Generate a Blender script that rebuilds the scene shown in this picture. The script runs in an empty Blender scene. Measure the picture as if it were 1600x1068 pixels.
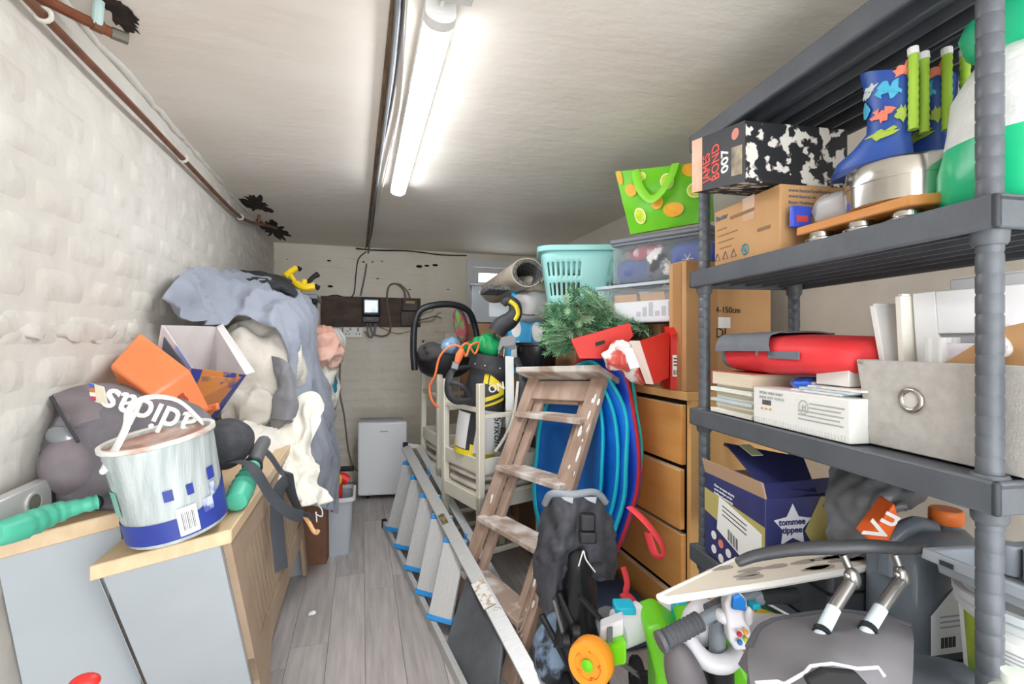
import bpy, bmesh, math, random
from mathutils import Vector, Matrix, noise, Euler
random.seed(7)
scene = bpy.context.scene
COL = scene.collection
V = Vector
# ---------------------------------------------------------------- camera
F, CX, CY, CAMZ = 755.0, 800.0, 534.0, 1.18
YAW = math.atan(235/755)
SN, CS = math.sin(YAW), math.cos(YAW)
cam = bpy.data.cameras.new('camera'); co = bpy.data.objects.new('camera', cam); COL.objects.link(co)
cam.sensor_width = 36; cam.lens = F/1600*36; cam.clip_start = .02
co.location = (0, 0, CAMZ); co.rotation_euler = (math.pi/2, 0, -YAW)
scene.camera = co
# ---------------------------------------------------------------- light
scene.view_settings.view_transform = 'Standard'; scene.view_settings.look = 'None'
scene.view_settings.gamma = 1; scene.view_settings.use_curve_mapping = False
scene.view_settings.exposure = 1.0
world = bpy.data.worlds.new('World'); scene.world = world; world.use_nodes = True
wb = world.node_tree.nodes['Background']; wb.inputs[0].default_value = (.95, .98, 1, 1); wb.inputs[1].default_value = 2.9
# ---------------------------------------------------------------- helpers
def P(px, py, d=None, x=None, y=None, z=None):
    """a pixel of the photograph -> the point on its ray at depth d or on the plane x= / y= / z="""
    u, v = (px-CX)/F, (CY-py)/F
    D = V((SN+u*CS, CS-u*SN, v))
    if x is not None: d = x/D.x
    elif y is not None: d = y/D.y
    elif z is not None: d = (z-CAMZ)/D.z
    return V((0, 0, CAMZ))+D*d
def lin(h):
    h = h.lstrip('#'); r = []
    for i in (0, 2, 4):
        c = int(h[i:i+2], 16)/255
        r.append(c/12.92 if c <= .04045 else ((c+.055)/1.055)**2.4)
    return (*r, 1)
MATS = {}
def mat(name, col, rough=.55, metal=0, col2=None, ns=8, nd=4, lo=.4, hi=.6, bump=0, bs=40, alpha=1, trans=0, emit=0, rnd=0, stretch=None, spec=None, bd=.01, sheen=0, ior=1.45, world_co=False):
    if name in MATS: return MATS[name]
    m = bpy.data.materials.new(name); m.use_nodes = True; nt = m.node_tree; b = nt.nodes['Principled BSDF']
    N = nt.nodes.new; L = nt.links.new
    b.inputs['Base Color'].default_value = lin(col); b.inputs['Roughness'].default_value = rough; b.inputs['Metallic'].default_value = metal
    if spec is not None: b.inputs['Specular IOR Level'].default_value = spec
    b.inputs['IOR'].default_value = ior
    tc = N('ShaderNodeTexCoord'); vec = tc.outputs['Object']
    if world_co: vec = N('ShaderNodeNewGeometry').outputs['Position']
    if stretch:
        mp = N('ShaderNodeMapping'); mp.inputs['Scale'].default_value = stretch; L(vec, mp.inputs[0]); vec = mp.outputs[0]
    if rnd:
        oi = N('ShaderNodeObjectInfo'); ad = N('ShaderNodeVectorMath'); ad.operation = 'MULTIPLY_ADD'
        cb = N('ShaderNodeCombineXYZ'); L(oi.outputs['Random'], cb.inputs[0]); L(oi.outputs['Random'], cb.inputs[1])
        ad.inputs[1].default_value = (37, 23, 0); L(cb.outputs[0], ad.inputs[0]); L(vec, ad.inputs[2]); vec = ad.outputs[0]
    out = None
    if col2:
        n = N('ShaderNodeTexNoise'); n.inputs['Scale'].default_value = ns; n.inputs['Detail'].default_value = nd; L(vec, n.inputs[0])
        r = N('ShaderNodeValToRGB'); r.color_ramp.elements[0].position = lo; r.color_ramp.elements[1].position = hi
        r.color_ramp.elements[0].color = lin(col); r.color_ramp.elements[1].color = lin(col2)
        L(n.outputs['Fac'], r.inputs[0]); out = r.outputs[0]; L(out, b.inputs['Base Color'])
    if rnd:
        h = N('ShaderNodeHueSaturation'); mr = N('ShaderNodeMapRange'); mr.inputs[3].default_value = 1-rnd; mr.inputs[4].default_value = 1+rnd
        L(oi.outputs['Random'], mr.inputs[0]); L(mr.outputs[0], h.inputs['Value'])
        if out: L(out, h.inputs['Color'])
        else: h.inputs['Color'].default_value = lin(col)
        L(h.outputs[0], b.inputs['Base Color'])
    if bump:
        n2 = N('ShaderNodeTexNoise'); n2.inputs['Scale'].default_value = bs; n2.inputs['Detail'].default_value = 6; L(vec, n2.inputs[0])
        bp = N('ShaderNodeBump'); bp.inputs['Strength'].default_value = bump; bp.inputs['Distance'].default_value = bd
        L(n2.outputs['Fac'], bp.inputs['Height']); L(bp.outputs[0], b.inputs['Normal'])
    if alpha < 1: b.inputs['Alpha'].default_value = alpha
    if trans: b.inputs['Transmission Weight'].default_value = trans
    if sheen: b.inputs['Sheen Weight'].default_value = sheen
    if emit: b.inputs['Emission Color'].default_value = lin(col); b.inputs['Emission Strength'].default_value = emit
    MATS[name] = m; return m
class MB:
    def __init__(s): s.v = []; s.f = []
    def add(s, vs, fs):
        o = len(s.v); s.v += [V(p) for p in vs]; s.f += [[i+o for i in f] for f in fs]; return s
    def obox(s, o, a, b, c):
        o, a, b, c = V(o), V(a), V(b), V(c)
        vs = [o, o+a, o+a+b, o+b, o+c, o+a+c, o+a+b+c, o+b+c]
        fs = [[0, 3, 2, 1], [4, 5, 6, 7], [0, 1, 5, 4], [1, 2, 6, 5], [2, 3, 7, 6], [3, 0, 4, 7]]
        if a.cross(b).dot(c) < 0: fs = [f[::-1] for f in fs]
        return s.add(vs, fs)
    def box(s, c, sz, R=None):
        R = R or Matrix.Identity(3); c = V(c)
        a, b, d = R@V((sz[0], 0, 0)), R@V((0, sz[1], 0)), R@V((0, 0, sz[2]))
        return s.obox(c-(a+b+d)/2, a, b, d)
    def bar(s, p, q, w, h, up=(0, 0, 1)):
        p, q = V(p), V(q); d = q-p; sd = d.cross(V(up)).normalized(); u = sd.cross(d).normalized()
        return s.obox(p-sd*w/2-u*h/2, d, sd*w, u*h)
    def loft(s, rings, cap=True, close=True):
        n = len(rings[0]); vs = [p for r in rings for p in r]; fs = []
        for i in range(len(rings)-1):
            for j in range(n if close else n-1):
                k = (j+1) % n
                fs.append([i*n+j, i*n+k, (i+1)*n+k, (i+1)*n+j])
        if cap: fs.append(list(range(n))[::-1]); fs.append([(len(rings)-1)*n+j for j in range(n)])
        return s.add(vs, fs)
    def tube(s, pts, r, n=8, closed=False, cap=True, flat=1.0):
        pts = [V(p) for p in pts]; m = len(pts); rs = r if isinstance(r, (list, tuple)) else [r]*m
        T = []
        for i in range(m):
            a = pts[i-1] if (i or closed) else pts[0]; b = pts[(i+1) % m] if (i < m-1 or closed) else pts[-1]
            T.append((b-a).normalized())
        nrm = T[0].orthogonal().normalized()
        if abs(T[0].z) < .9: nrm = (V((0, 0, 1))-T[0]*T[0].z).normalized()
        rings = []
        for i in range(m):
            nrm = nrm-T[i]*nrm.dot(T[i])
            nrm = nrm.normalized() if nrm.length > 1e-6 else T[i].orthogonal().normalized()
            bn = T[i].cross(nrm)
            rings.append([pts[i]+(nrm*math.cos(2*math.pi*k/n)*flat+bn*math.sin(2*math.pi*k/n))*rs[i] for k in range(n)])
        if closed: rings.append(rings[0]); cap = False
        return s.loft(rings, cap)
    def lathe(s, prof, o, n=24, M=None, sx=1, sy=1, cap=True):
        M = M or Matrix.Identity(3); o = V(o)
        return s.loft([[o+M@V((r*math.cos(2*math.pi*k/n)*sx, r*math.sin(2*math.pi*k/n)*sy, z)) for k in range(n)] for r, z in prof], cap)
    def prism(s, pts, vec):
        pts = [V(p) for p in pts]; vec = V(vec); n = len(pts)
        nn = V((0, 0, 0))
        for i in range(n): nn += pts[i].cross(pts[(i+1) % n])
        fs = [list(range(n))[::-1], list(range(n, 2*n))]+[[i, (i+1) % n, n+(i+1) % n, n+i] for i in range(n)]
        if nn.dot(vec) < 0: fs = [f[::-1] for f in fs]
        return s.add(pts+[p+vec for p in pts], fs)
    def ell(s, c, r, M=None, n=20, m=12):
        M = M or Matrix.Identity(3)
        pr = [(math.sin(math.pi*(i+.02)/(m+.04)), -math.cos(math.pi*(i+.02)/(m+.04))) for i in range(m+1)]
        return s.loft([[V(c)+M@V((a*math.cos(2*math.pi*k/n)*r[0], a*math.sin(2*math.pi*k/n)*r[1], z*r[2])) for k in range(n)] for a, z in pr])
    def warp(s, fn): s.v = [fn(p) for p in s.v]; return s
    def build(s, name, m, parent=None, bevel=0, smooth=35, seg=2, sub=0, kind=None, label=None):
        me = bpy.data.meshes.new(name); me.from_pydata([tuple(p) for p in s.v], [], s.f); me.update()
        if m: me.materials.append(m)
        if smooth:
            me.shade_smooth(); me.set_sharp_from_angle(angle=math.radians(smooth))
        o = bpy.data.objects.new(name, me); COL.objects.link(o)
        if parent:
            o.parent = parent; o.matrix_parent_inverse = Matrix.Identity(4)
            # vertices are world coordinates: bring them into the parent's frame
            inv = PM(parent).inverted(); me.transform(inv)
        if bevel:
            b = o.modifiers.new('bevel', 'BEVEL'); b.width = bevel; b.segments = seg; b.limit_method = 'ANGLE'; b.angle_limit = math.radians(40)
        if sub: q = o.modifiers.new('sub', 'SUBSURF'); q.levels = sub; q.render_levels = sub
        if kind: o['kind'] = kind
        if label: o['label'] = label
        return o
def PM(o):
    m = o.matrix_basis.copy()
    while o.parent: o = o.parent; m = o.matrix_basis @ m
    return m
def tag(o, label, cat, group=None):
    o['label'] = label; o['category'] = cat
    if group: o['group'] = group
    return o
def thing(name, label, cat, loc=(0, 0, 0), rot=(0, 0, 0), group=None):
    o = bpy.data.objects.new(name, None); COL.objects.link(o); o.location = loc; o.rotation_euler = rot; o.empty_display_size = .05
    return tag(o, label, cat, group)
def struct(o): o['kind'] = 'structure'; return o
def setpivot(o):
    """move a single-mesh thing's origin to the middle of its base"""
    me = o.data; vs = [v.co for v in me.vertices]
    c = V(((min(v.x for v in vs)+max(v.x for v in vs))/2, (min(v.y for v in vs)+max(v.y for v in vs))/2, min(v.z for v in vs)))
    me.transform(Matrix.Translation(-c)); o.location = c; return o
def solo(mb, name, m, label, cat, group=None, **k):
    o = mb.build(name, m, **k); tag(o, label, cat, group); return setpivot(o)
def cr(pts, n):
    """Catmull-Rom resampling of a list of vectors, n steps for each span"""
    pts = [V(p) for p in pts]; out = []
    for i in range(len(pts)-1):
        a = pts[max(i-1, 0)]; b = pts[i]; c = pts[i+1]; d = pts[min(i+2, len(pts)-1)]
        for k in range(n):
            t = k/n
            out.append(.5*((2*b)+(c-a)*t+(2*a-5*b+4*c-d)*t*t+(3*b-a-3*c+d)*t**3))
    out.append(pts[-1]); return out
def fold(p, f, seed=0, an=(1, 1, 1)):
    q = V((p.x*an[0], p.y*an[1], p.z*an[2]))*f+V((seed*3.1, seed*7.7, seed*1.3))
    w = V((noise.noise(q*.6), noise.noise(q*.6+V((9, 2, 4))), noise.noise(q*.6+V((3, 8, 1)))))
    return 1-2.4*abs(noise.noise(q+w*1.1))+.25*(1-2*abs(noise.noise(q*2.3+w)))
def sheet(rows, name, m, parent=None, nu=5, nv=5, thick=.006, amp=.01, f=14, seed=0, smooth=80, an=(1, 1, 1), **k):
    rows = [cr(r, nu) for r in rows]
    cols = [cr([r[i] for r in rows], nv) for i in range(len(rows[0]))]
    nr, nc = len(cols[0]), len(cols)
    g = [[cols[j][i] for j in range(nc)] for i in range(nr)]
    def nrm(i, j):
        a = g[min(i+1, nr-1)][j]-g[max(i-1, 0)][j]; b = g[i][min(j+1, nc-1)]-g[i][max(j-1, 0)]
        n = a.cross(b); return n.normalized() if n.length > 1e-9 else V((0, 0, 1))
    ns = [[nrm(i, j) for j in range(nc)] for i in range(nr)]
    top = [[g[i][j]+ns[i][j]*(amp*fold(g[i][j], f, seed, an)) for j in range(nc)] for i in range(nr)]
    mb = MB(); vs = [p for r in top for p in r]+[top[i][j]-ns[i][j]*thick for i in range(nr) for j in range(nc)]
    fs = []; o = nr*nc
    for i in range(nr-1):
        for j in range(nc-1):
            a = i*nc+j; q = [a, a+1, a+nc+1, a+nc]; fs += [q[::-1], [x+o for x in q]]
    bd = [j for j in range(nc)]+[i*nc+nc-1 for i in range(1, nr)]+[(nr-1)*nc+j for j in range(nc-2, -1, -1)]+[i*nc for i in range(nr-2, 0, -1)]
    for a, b in zip(bd, bd[1:]+bd[:1]): fs.append([a, b, b+o, a+o])
    mb.add(vs, fs); return mb.build(name, m, parent, smooth=smooth, **k)
def bundle(c, r, rot=(0, 0, 0), amp=.02, f=9, seed=0, n=72, m=46, sq=1.0, an=(1, 1, .6)):
    """a crumpled cloth lump"""
    R = Euler(rot).to_matrix(); mb = MB()
    pr = [math.pi*(i+.05)/(m+.1) for i in range(m+1)]; rings = []
    def sp(x): return math.copysign(abs(x)**sq, x)
    for a in pr:
        ring = []
        for k in range(n):
            t = 2*math.pi*k/n
            d = V((sp(math.sin(a)*math.cos(t)), sp(math.sin(a)*math.sin(t)), sp(-math.cos(a))))
            p = V((d.x*r[0], d.y*r[1], d.z*r[2])); p = V(c)+R@p
            ring.append(p+(R@d)*amp*fold(p, f, seed, an))
        rings.append(ring)
    return mb.loft(rings)
def txt(s, size, o, xd, yd, m, parent, name='lettering', depth=.0006, shear=0, align='LEFT', sx=1, off=0):
    cu = bpy.data.curves.new('t', 'FONT'); cu.body = s; cu.size = size; cu.extrude = depth; cu.shear = shear; cu.align_x = align; cu.offset = off
    cu.resolution_u = 3
    t = bpy.data.objects.new('t', cu); me = bpy.data.meshes.new_from_object(t); bpy.data.objects.remove(t); bpy.data.curves.remove(cu)
    x = V(xd).normalized(); z = x.cross(V(yd)).normalized(); y = z.cross(x)
    M = Matrix.Translation(V(o)) @ Matrix((x*sx, y, z)).transposed().to_4x4()
    me.transform(PM(parent).inverted() @ M) if parent else me.transform(M)
    me.materials.clear(); me.materials.append(m); me.name = name
    ob = bpy.data.objects.new(name, me); COL.objects.link(ob); ob.parent = parent; return ob
def patch(o, a, b, t=.0008):
    """a thin printed label: corner o, edges a and b, proud of the surface on the a x b side"""
    n = V(a).cross(V(b)).normalized(); return MB().obox(V(o)-n*t*.2, a, b, n*t)
def clone(root, loc=None, rot=None, label=None):
    r = root.copy(); COL.objects.link(r)
    if loc is not None: r.location = loc
    if rot is not None: r.rotation_euler = rot
    if label: r['label'] = label
    for ch in list(root.children):
        c = ch.copy(); COL.objects.link(c); c.parent = r
        for g in list(ch.children):
            d = g.copy(); COL.objects.link(d); d.parent = c
    return r
def arc(c, a, b, t0, t1, n): return [V(c)+V(a)*math.cos(t0+(t1-t0)*i/n)+V(b)*math.sin(t0+(t1-t0)*i/n) for i in range(n+1)]
def Rz(a): return Matrix.Rotation(a, 3, 'Z')
def frame(zd, xh=(1, 0, 0)):
    z = V(zd).normalized(); x = (V(xh)-z*V(xh).dot(z)).normalized(); return Matrix((x, z.cross(x), z)).transposed()
# ---------------------------------------------------------------- shared materials
WHITE = mat('white plastic', 'E9E9E8', .35)
BLACK = mat('black plastic', '1C1D20', .4, col2='26282C', ns=20, bump=.05)
DKCLOTH = mat('dark grey cloth', '3A3B40', .9, col2='46474D', ns=30, bump=.3, bs=200, bd=.003)
STEEL = mat('polished steel', 'C9C6C0', .18, 1)
ALU = mat('brushed aluminium', 'D0D1D0', .4, .35, col2='BCBCB9', ns=30, stretch=(1, 12, 1), lo=.3, hi=.75)
KRAFT = mat('brown cardboard', 'C49A6C', .85, col2='B98D60', ns=6, lo=.35, hi=.7, bump=.06, bs=120)
PRINTK = mat('black print', '2A2A2E', .7)
PRINTW = mat('white print', 'F1F1EF', .6)
RUBBER = mat('black rubber', '18191B', .75)
# ================================================================ the room
XL, XR, YB, H, YF = -.677, 1.61, 4.30, 1.985, -.75
wallp = mat('white brick darkened under lamp', 'D0CCC5', .6, col2='C7C2BA', ns=3.5, nd=6, lo=.35, hi=.7, bump=.6, bs=12, bd=.02, world_co=True)  # greyish white, its colour darkened to offset strong lamp light on this wall
mortar = mat('white mortar darkened under lamp', 'D0CCC5', .6, col2='C7C2BA', ns=3.5, lo=.35, hi=.7, bump=.4, bs=12, bd=.02, world_co=True)  # darkened along with the left wall bricks to offset the lamp
ceilp = mat('white painted ceiling plaster', 'E3DDD4', .65, col2='DAD2C7', ns=1.6, nd=6, lo=.35, hi=.75, bump=.22, bs=9, stretch=(1, 2.2, 1), bd=.02)
plasterp = mat('cream painted plaster', 'CFC8BC', .7, col2='C2BAAC', ns=4, lo=.35, hi=.7, bump=.35, bs=14, bd=.015)
floor = struct(MB().obox((XL-.2, YF, -.06), (XR-XL+.4, 0, 0), (0, YB-YF+.2, 0), (0, 0, .055)).build('floor', mat('dark underlay', '4A4642', .9)))
ceiling = struct(MB().obox((XL-.2, YF, H), (XR-XL+.4, 0, 0), (0, YB-YF+.2, 0), (0, 0, .1)).build('ceiling', ceilp))
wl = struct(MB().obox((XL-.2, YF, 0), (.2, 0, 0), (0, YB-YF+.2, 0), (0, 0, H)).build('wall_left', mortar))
WX0, WX1, WZ0, WZ1 = .905, 1.50, 1.30, 1.925
wbk = MB()
wbk.obox((XL, YB, 0), (WX0-XL, 0, 0), (0, .2, 0), (0, 0, H)); wbk.obox((WX1, YB, 0), (XR-WX1, 0, 0), (0, .2, 0), (0, 0, H))
wbk.obox((WX0, YB, 0), (WX1-WX0, 0, 0), (0, .2, 0), (0, 0, WZ0)); wbk.obox((WX0, YB, WZ1), (WX1-WX0, 0, 0), (0, .2, 0), (0, 0, H-WZ1))
backp = mat('cream brick lightened far from lamp', 'E6DFD2', .6, col2='DDD5C6', ns=3.5, nd=6, lo=.35, hi=.7, bump=.4, bs=12, bd=.02, world_co=True)  # cream, its colour lightened to make up for weak light back here
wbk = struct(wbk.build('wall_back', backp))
struct(MB().obox((XR, YF, 0), (.2, 0, 0), (0, YB-YF+.2, 0), (0, 0, H)).build('wall_right', plasterp))
# unseen front wall behind the camera, its opening widened to let more light in
wf = MB(); wf.obox((XL, YF-.12, 0), (.15, 0, 0), (0, .12, 0), (0, 0, H)); wf.obox((XR-.15, YF-.12, 0), (.15, 0, 0), (0, .12, 0), (0, 0, H))
struct(wf.build('wall_front', plasterp))
# bricks, thick with paint: soft pillows proud of the mortar
def pillow(w, h, t, seed, nx=7, ny=4):
    mb = MB(); g = []
    for j in range(ny+1):
        for i in range(nx+1):
            x, y = i/nx, j/ny
            e = min(min(x, 1-x)*w, min(y, 1-y)*h)
            z = t*min(1, e/.02)**.8 if e > 0 else 0
            z += .0022*noise.noise(V((x*w*25+seed*5, y*h*25, seed)))*(1 if e > 0 else 0)
            g.append((x*w-w/2+.003*noise.noise(V((x*9, y*9, seed*2))), y*h-h/2+.003*noise.noise(V((x*9, y*9, seed*2+40))), z if e > 0 else -.004))
    fs = [[j*(nx+1)+i, j*(nx+1)+i+1, (j+1)*(nx+1)+i+1, (j+1)*(nx+1)+i] for j in range(ny) for i in range(nx)]
    mb.add(g, fs); return mb
def courses(parent, bw, bh, t, gap, y0, y1, z0, z1, M, m):
    var = []
    for s in range(4):
        o = pillow(bw-gap, bh-gap, t, s+1).build('brick', m, smooth=60); var.append(o.data); bpy.data.objects.remove(o)
    r = 0; z = z0
    while z < z1:
        y = y0-(bw/2 if r % 2 else 0)
        while y < y1:
            cy = y+bw/2
            if cy-bw/2 < y0-.01: y += bw; continue
            o = bpy.data.objects.new('brick', random.choice(var)); COL.objects.link(o); o.parent = parent
            o.matrix_basis = M(cy, z+bh/2, random.uniform(-.0015, .0015)) @ Matrix.Rotation(random.uniform(-.006, .006), 4, 'Z')
            y += bw
        z += bh; r += 1
def ML(y, z, k): return Matrix.Translation((XL+k, y, z)) @ Matrix(((0, 0, 1), (1, 0, 0), (0, 1, 0))).to_4x4()
def MBK(y, z, k): return Matrix.Translation((y, YB-k, z)) @ Matrix(((1, 0, 0), (0, 0, -1), (0, 1, 0))).to_4x4()
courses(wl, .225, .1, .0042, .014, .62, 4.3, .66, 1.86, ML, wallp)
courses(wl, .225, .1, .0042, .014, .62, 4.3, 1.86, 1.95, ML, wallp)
def courses_back():
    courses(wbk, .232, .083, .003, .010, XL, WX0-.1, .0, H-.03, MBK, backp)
courses_back()
# the lumpy ridge along the left wall and the ragged plaster bead under the ceiling
def rag(pts, r, f, a, n=9, seed=0):
    mb = MB(); pts = cr(pts, 14); mb.tube(pts, [r*(1+.5*noise.noise(p*f*.6+V((seed, 0, 0)))) for p in pts], n)
    return mb.warp(lambda p: p+V((noise.noise(p*f), noise.noise(p*f+V((5, 5, 5))), noise.noise(p*f+V((9, 1, 3)))))*a)
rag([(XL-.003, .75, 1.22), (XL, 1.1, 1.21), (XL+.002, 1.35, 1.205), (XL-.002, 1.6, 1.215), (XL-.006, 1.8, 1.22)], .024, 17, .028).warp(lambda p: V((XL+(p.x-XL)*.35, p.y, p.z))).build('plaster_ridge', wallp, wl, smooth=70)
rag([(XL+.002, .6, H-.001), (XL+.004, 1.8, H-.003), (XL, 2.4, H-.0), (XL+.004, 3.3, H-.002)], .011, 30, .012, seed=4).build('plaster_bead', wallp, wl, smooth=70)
dark = mat('dark ragged hole', '1E1713', .95, col2='33261D', ns=30)
def hole(cx, cy, rx, ry, seed):
    pts = []
    for k in range(44):
        t = 2*math.pi*k/44; r = 1+.7*noise.noise(V((math.cos(t)*1.7, math.sin(t)*1.7, seed)))+.6*noise.noise(V((math.cos(t)*6, math.sin(t)*6, seed)))
        pts.append(V((cx+rx*r*math.cos(t), cy+ry*r*math.sin(t), H-.003)))
    MB().prism(pts, (0, 0, .002)).build('broken_plaster', dark, ceiling, smooth=0)
h1 = P(400, 318, z=H); hole(h1.x, h1.y, .075, .17, 1.2)
h2 = P(432, 360, z=H); hole(h2.x-.02, h2.y, .09, .3, 3.4)
h3 = P(180, 12, z=H); hole(h3.x+.0, h3.y, .03, .09, 5.1)
# pale crumbs of dark missing paint on the back wall
for i, (px, py, w) in enumerate([(514, 407, 9), (516, 447, 12), (568, 409, 7), (582, 409, 6), (597, 408, 5), (590, 435, 6), (655, 416, 16), (680, 414, 14), (667, 415, 12), (449, 405, 4), (640, 452, 6), (700, 452, 6)]):
    c = P(px, py, y=YB-.006); s = w*.0019
    pts = [V((c.x+s*math.cos(t*.785)*(1+.5*noise.noise(V((t, i, 0)))), YB-.0052, c.z+s*.42*math.sin(t*.785)*(1+.6*noise.noise(V((t, i, 7)))))) for t in range(8)]
    MB().prism(pts, (0, -.001, 0)).build('paint_chip', dark, wbk, smooth=0)
# floor planks
plankm = mat('grey oak vinyl', 'C2BBB8', .42, col2='A29B97', ns=3.2, nd=8, lo=.3, hi=.72, stretch=(14, 1, 1), rnd=.13, bump=.06, bs=30)
PW = .138; pk = {}
x = XL; r = 0
while x < XR-.01:
    y = YF+random.uniform(-.9, 0)
    while y < YB:
        y0, y1 = max(y, YF), min(y+.92, YB); w = min(PW, XR-x)
        if y1-y0 > .03:
            key = (round(y1-y0, 3), round(w, 3))
            if key not in pk:
                o = MB().box((0, 0, -.003), (w-.0016, y1-y0-.0016, .006)).build('plank', plankm, bevel=.0006, seg=1); pk[key] = o.data; bpy.data.objects.remove(o)
            o = bpy.data.objects.new('plank', pk[key]); COL.objects.link(o); o.parent = floor; o.location = (x+w/2, (y0+y1)/2, -random.uniform(0, .0006))
        y += .92
    x += PW; r += 1
# window in the back wall
upvc = mat('white window frame', 'DDE0E3', .3)
win = struct(bpy.data.objects.new('window_1', None)); COL.objects.link(win); win.location = (WX0, YB, WZ0)
def ring(x0, x1, z0, z1, w, y0, y1):
    mb = MB(); d = y1-y0
    mb.obox((x0, y0, z0), (x1-x0, 0, 0), (0, d, 0), (0, 0, w)); mb.obox((x0, y0, z1-w), (x1-x0, 0, 0), (0, d, 0), (0, 0, w))
    mb.obox((x0, y0, z0+w), (w, 0, 0), (0, d, 0), (0, 0, z1-z0-2*w)); mb.obox((x1-w, y0, z0+w), (w, 0, 0), (0, d, 0), (0, 0, z1-z0-2*w)); return mb
ring(WX0, WX1, WZ0, WZ1, .06, YB-.02, YB+.08).build('window_frame', upvc, win, bevel=.004)
ring(WX0+.065, WX1-.065, WZ0+.065, WZ1-.065, .05, YB-.005, YB+.07).build('casement', upvc, win, bevel=.004)
MB().obox((WX0+.11, YB+.03, WZ0+.11), (WX1-WX0-.22, 0, 0), (0, .006, 0), (0, 0, WZ1-WZ0-.22)).build('pane', mat('patterned window glass', 'F2F5F4', .35, trans=1, bump=.7, bs=60, ior=1.3), win)
MB().box((WX0+.45, YB-.03, WZ0+.09), (.1, .02, .02)).build('handle', upvc, win, bevel=.004)
# ================================================================ services
lamp = thing('ceiling_light', 'long white LED batten light fixed along the ceiling', 'light', (.178, 1.86, H))
LY0, LY1, LX = 1.13, 2.56, .178
wplast = mat('light fitting white', 'E4E4E2', .4)
MB().box((LX, (LY0+LY1)/2, H-.017), (.074, LY1-LY0, .034)).build('housing', wplast, lamp, bevel=.003)
prof = [(LX-.036+.0*k, 0) for k in range(0)]
def dprof(y, r=1): return [V((LX+.036*r*math.cos(a), y, H-.033-.024*r*math.sin(a))) for a in [math.pi*k/14 for k in range(15)]]
MB().loft([dprof(LY0+.035), dprof(LY1-.03)]).build('diffuser', mat('lit diffuser', 'F7FAFF', .5, emit=24), lamp, smooth=60)
MB().loft([dprof(LY0, 1.03), dprof(LY0+.036, 1.05)]).build('end_cap', wplast, lamp, smooth=50)
MB().loft([dprof(LY1-.03, 1.05), dprof(LY1, 1.03)]).build('end_cap', wplast, lamp, smooth=50)
jb = thing('junction_box', 'clear-lidded white junction box on ceiling at end of the batten light', 'box', (LX+.01, 1.02, H))
MB().box((LX+.015, 1.02, H-.02), (.085, .1, .04)).build('body', mat('frosted clear plastic', 'DADADA', .25, alpha=.8), jb, bevel=.006)
MB().box((LX+.015, 1.02, H-.044), (.088, .104, .008)).build('lid', mat('frosted lid', 'D6D6D8', .25, alpha=.75), jb, bevel=.003)
MB().tube([(LX+.01, 1.07, H-.012), (LX+.004, 1.1, H-.014), (LX, 1.14, H-.016)], .005).build('cable', WHITE, jb)
grayc = mat('grey cable', '77787A', .5); blackc = mat('black cable', '2B2A2A', .5); whitec = mat('white cable', 'D8D4CB', .5)
def cable(name, pts, r, m, label, cat='cable', n=7, k=8, group=None): return solo(MB().tube(cr(pts, k), r, n), name, m, label, cat, group)
def ce(px, py, dz=.0): return P(px, py, z=H-.012-dz)
strip = MB(); a, b = ce(622, 20), ce(577, 372)
solo(MB().obox((a.x-.014, .7, H-.006), (.026, 0, 0), (b.x-a.x-.01, 3.55, 0), (0, 0, .006)), 'timber_batten', mat('stained old timber', '5E4A3A', .8, col2='7D6A58', ns=14, stretch=(4, .5, 1)), 'thin brown timber strip running along the ceiling behind the cables', 'batten')
cable('supply_cable', [ce(622, -60), ce(620, 30), ce(606, 160), ce(590, 280), ce(578, 370), (b.x, YB-.02, H-.03), P(570, 430, y=YB-.02), P(563, 462, y=YB-.02)], .0075, mat('grey armoured cable', '6E7073', .5), 'thick grey cable along the ceiling and down to the meter board')
cable('lighting_cable', [ce(631, -60), ce(628, 40), ce(612, 160), ce(596, 240), ce(588, 300), ce(580, 368, .01), P(571, 388, y=YB-.04)], .0045, blackc, 'black cable along ceiling beside the thick grey one')
cable('flex', [ce(640, -60), ce(636, 40), ce(626, 160), ce(612, 230), ce(596, 300), ce(590, 330)], .0045, whitec, 'white cable curving along ceiling beside the batten light')
cable('wall_cable', [P(556, 388, y=YB-.015), P(575, 390, y=YB-.018), P(600, 391, y=YB-.016), P(640, 392, y=YB-.015), P(690, 398, y=YB-.015), P(729, 399, y=YB-.015)], .006, blackc, 'black cable clipped across top of back wall to the window')
cable('drop_cable', [P(572, 393, y=YB-.014), P(560, 405, y=YB-.014), P(556, 430, y=YB-.014), P(553, 458, y=YB-.014), P(543, 465, y=YB-.02), P(525, 461, y=YB-.022), P(508, 464, y=YB-.022)], .005, blackc, 'thin black cable looping down back wall to the brown board')
cable('floor_cable', [P(532, 560, y=YB-.012), P(531, 610, y=YB-.012), P(538, 650, y=YB-.012), P(544, 700, y=YB-.02), P(551, 726, y=YB-.08), P(558, 735, y=YB-.16)], .007, mat('taupe cable', '8B8378', .6), 'taupe cable hanging down back wall behind the white air conditioner')
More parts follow.
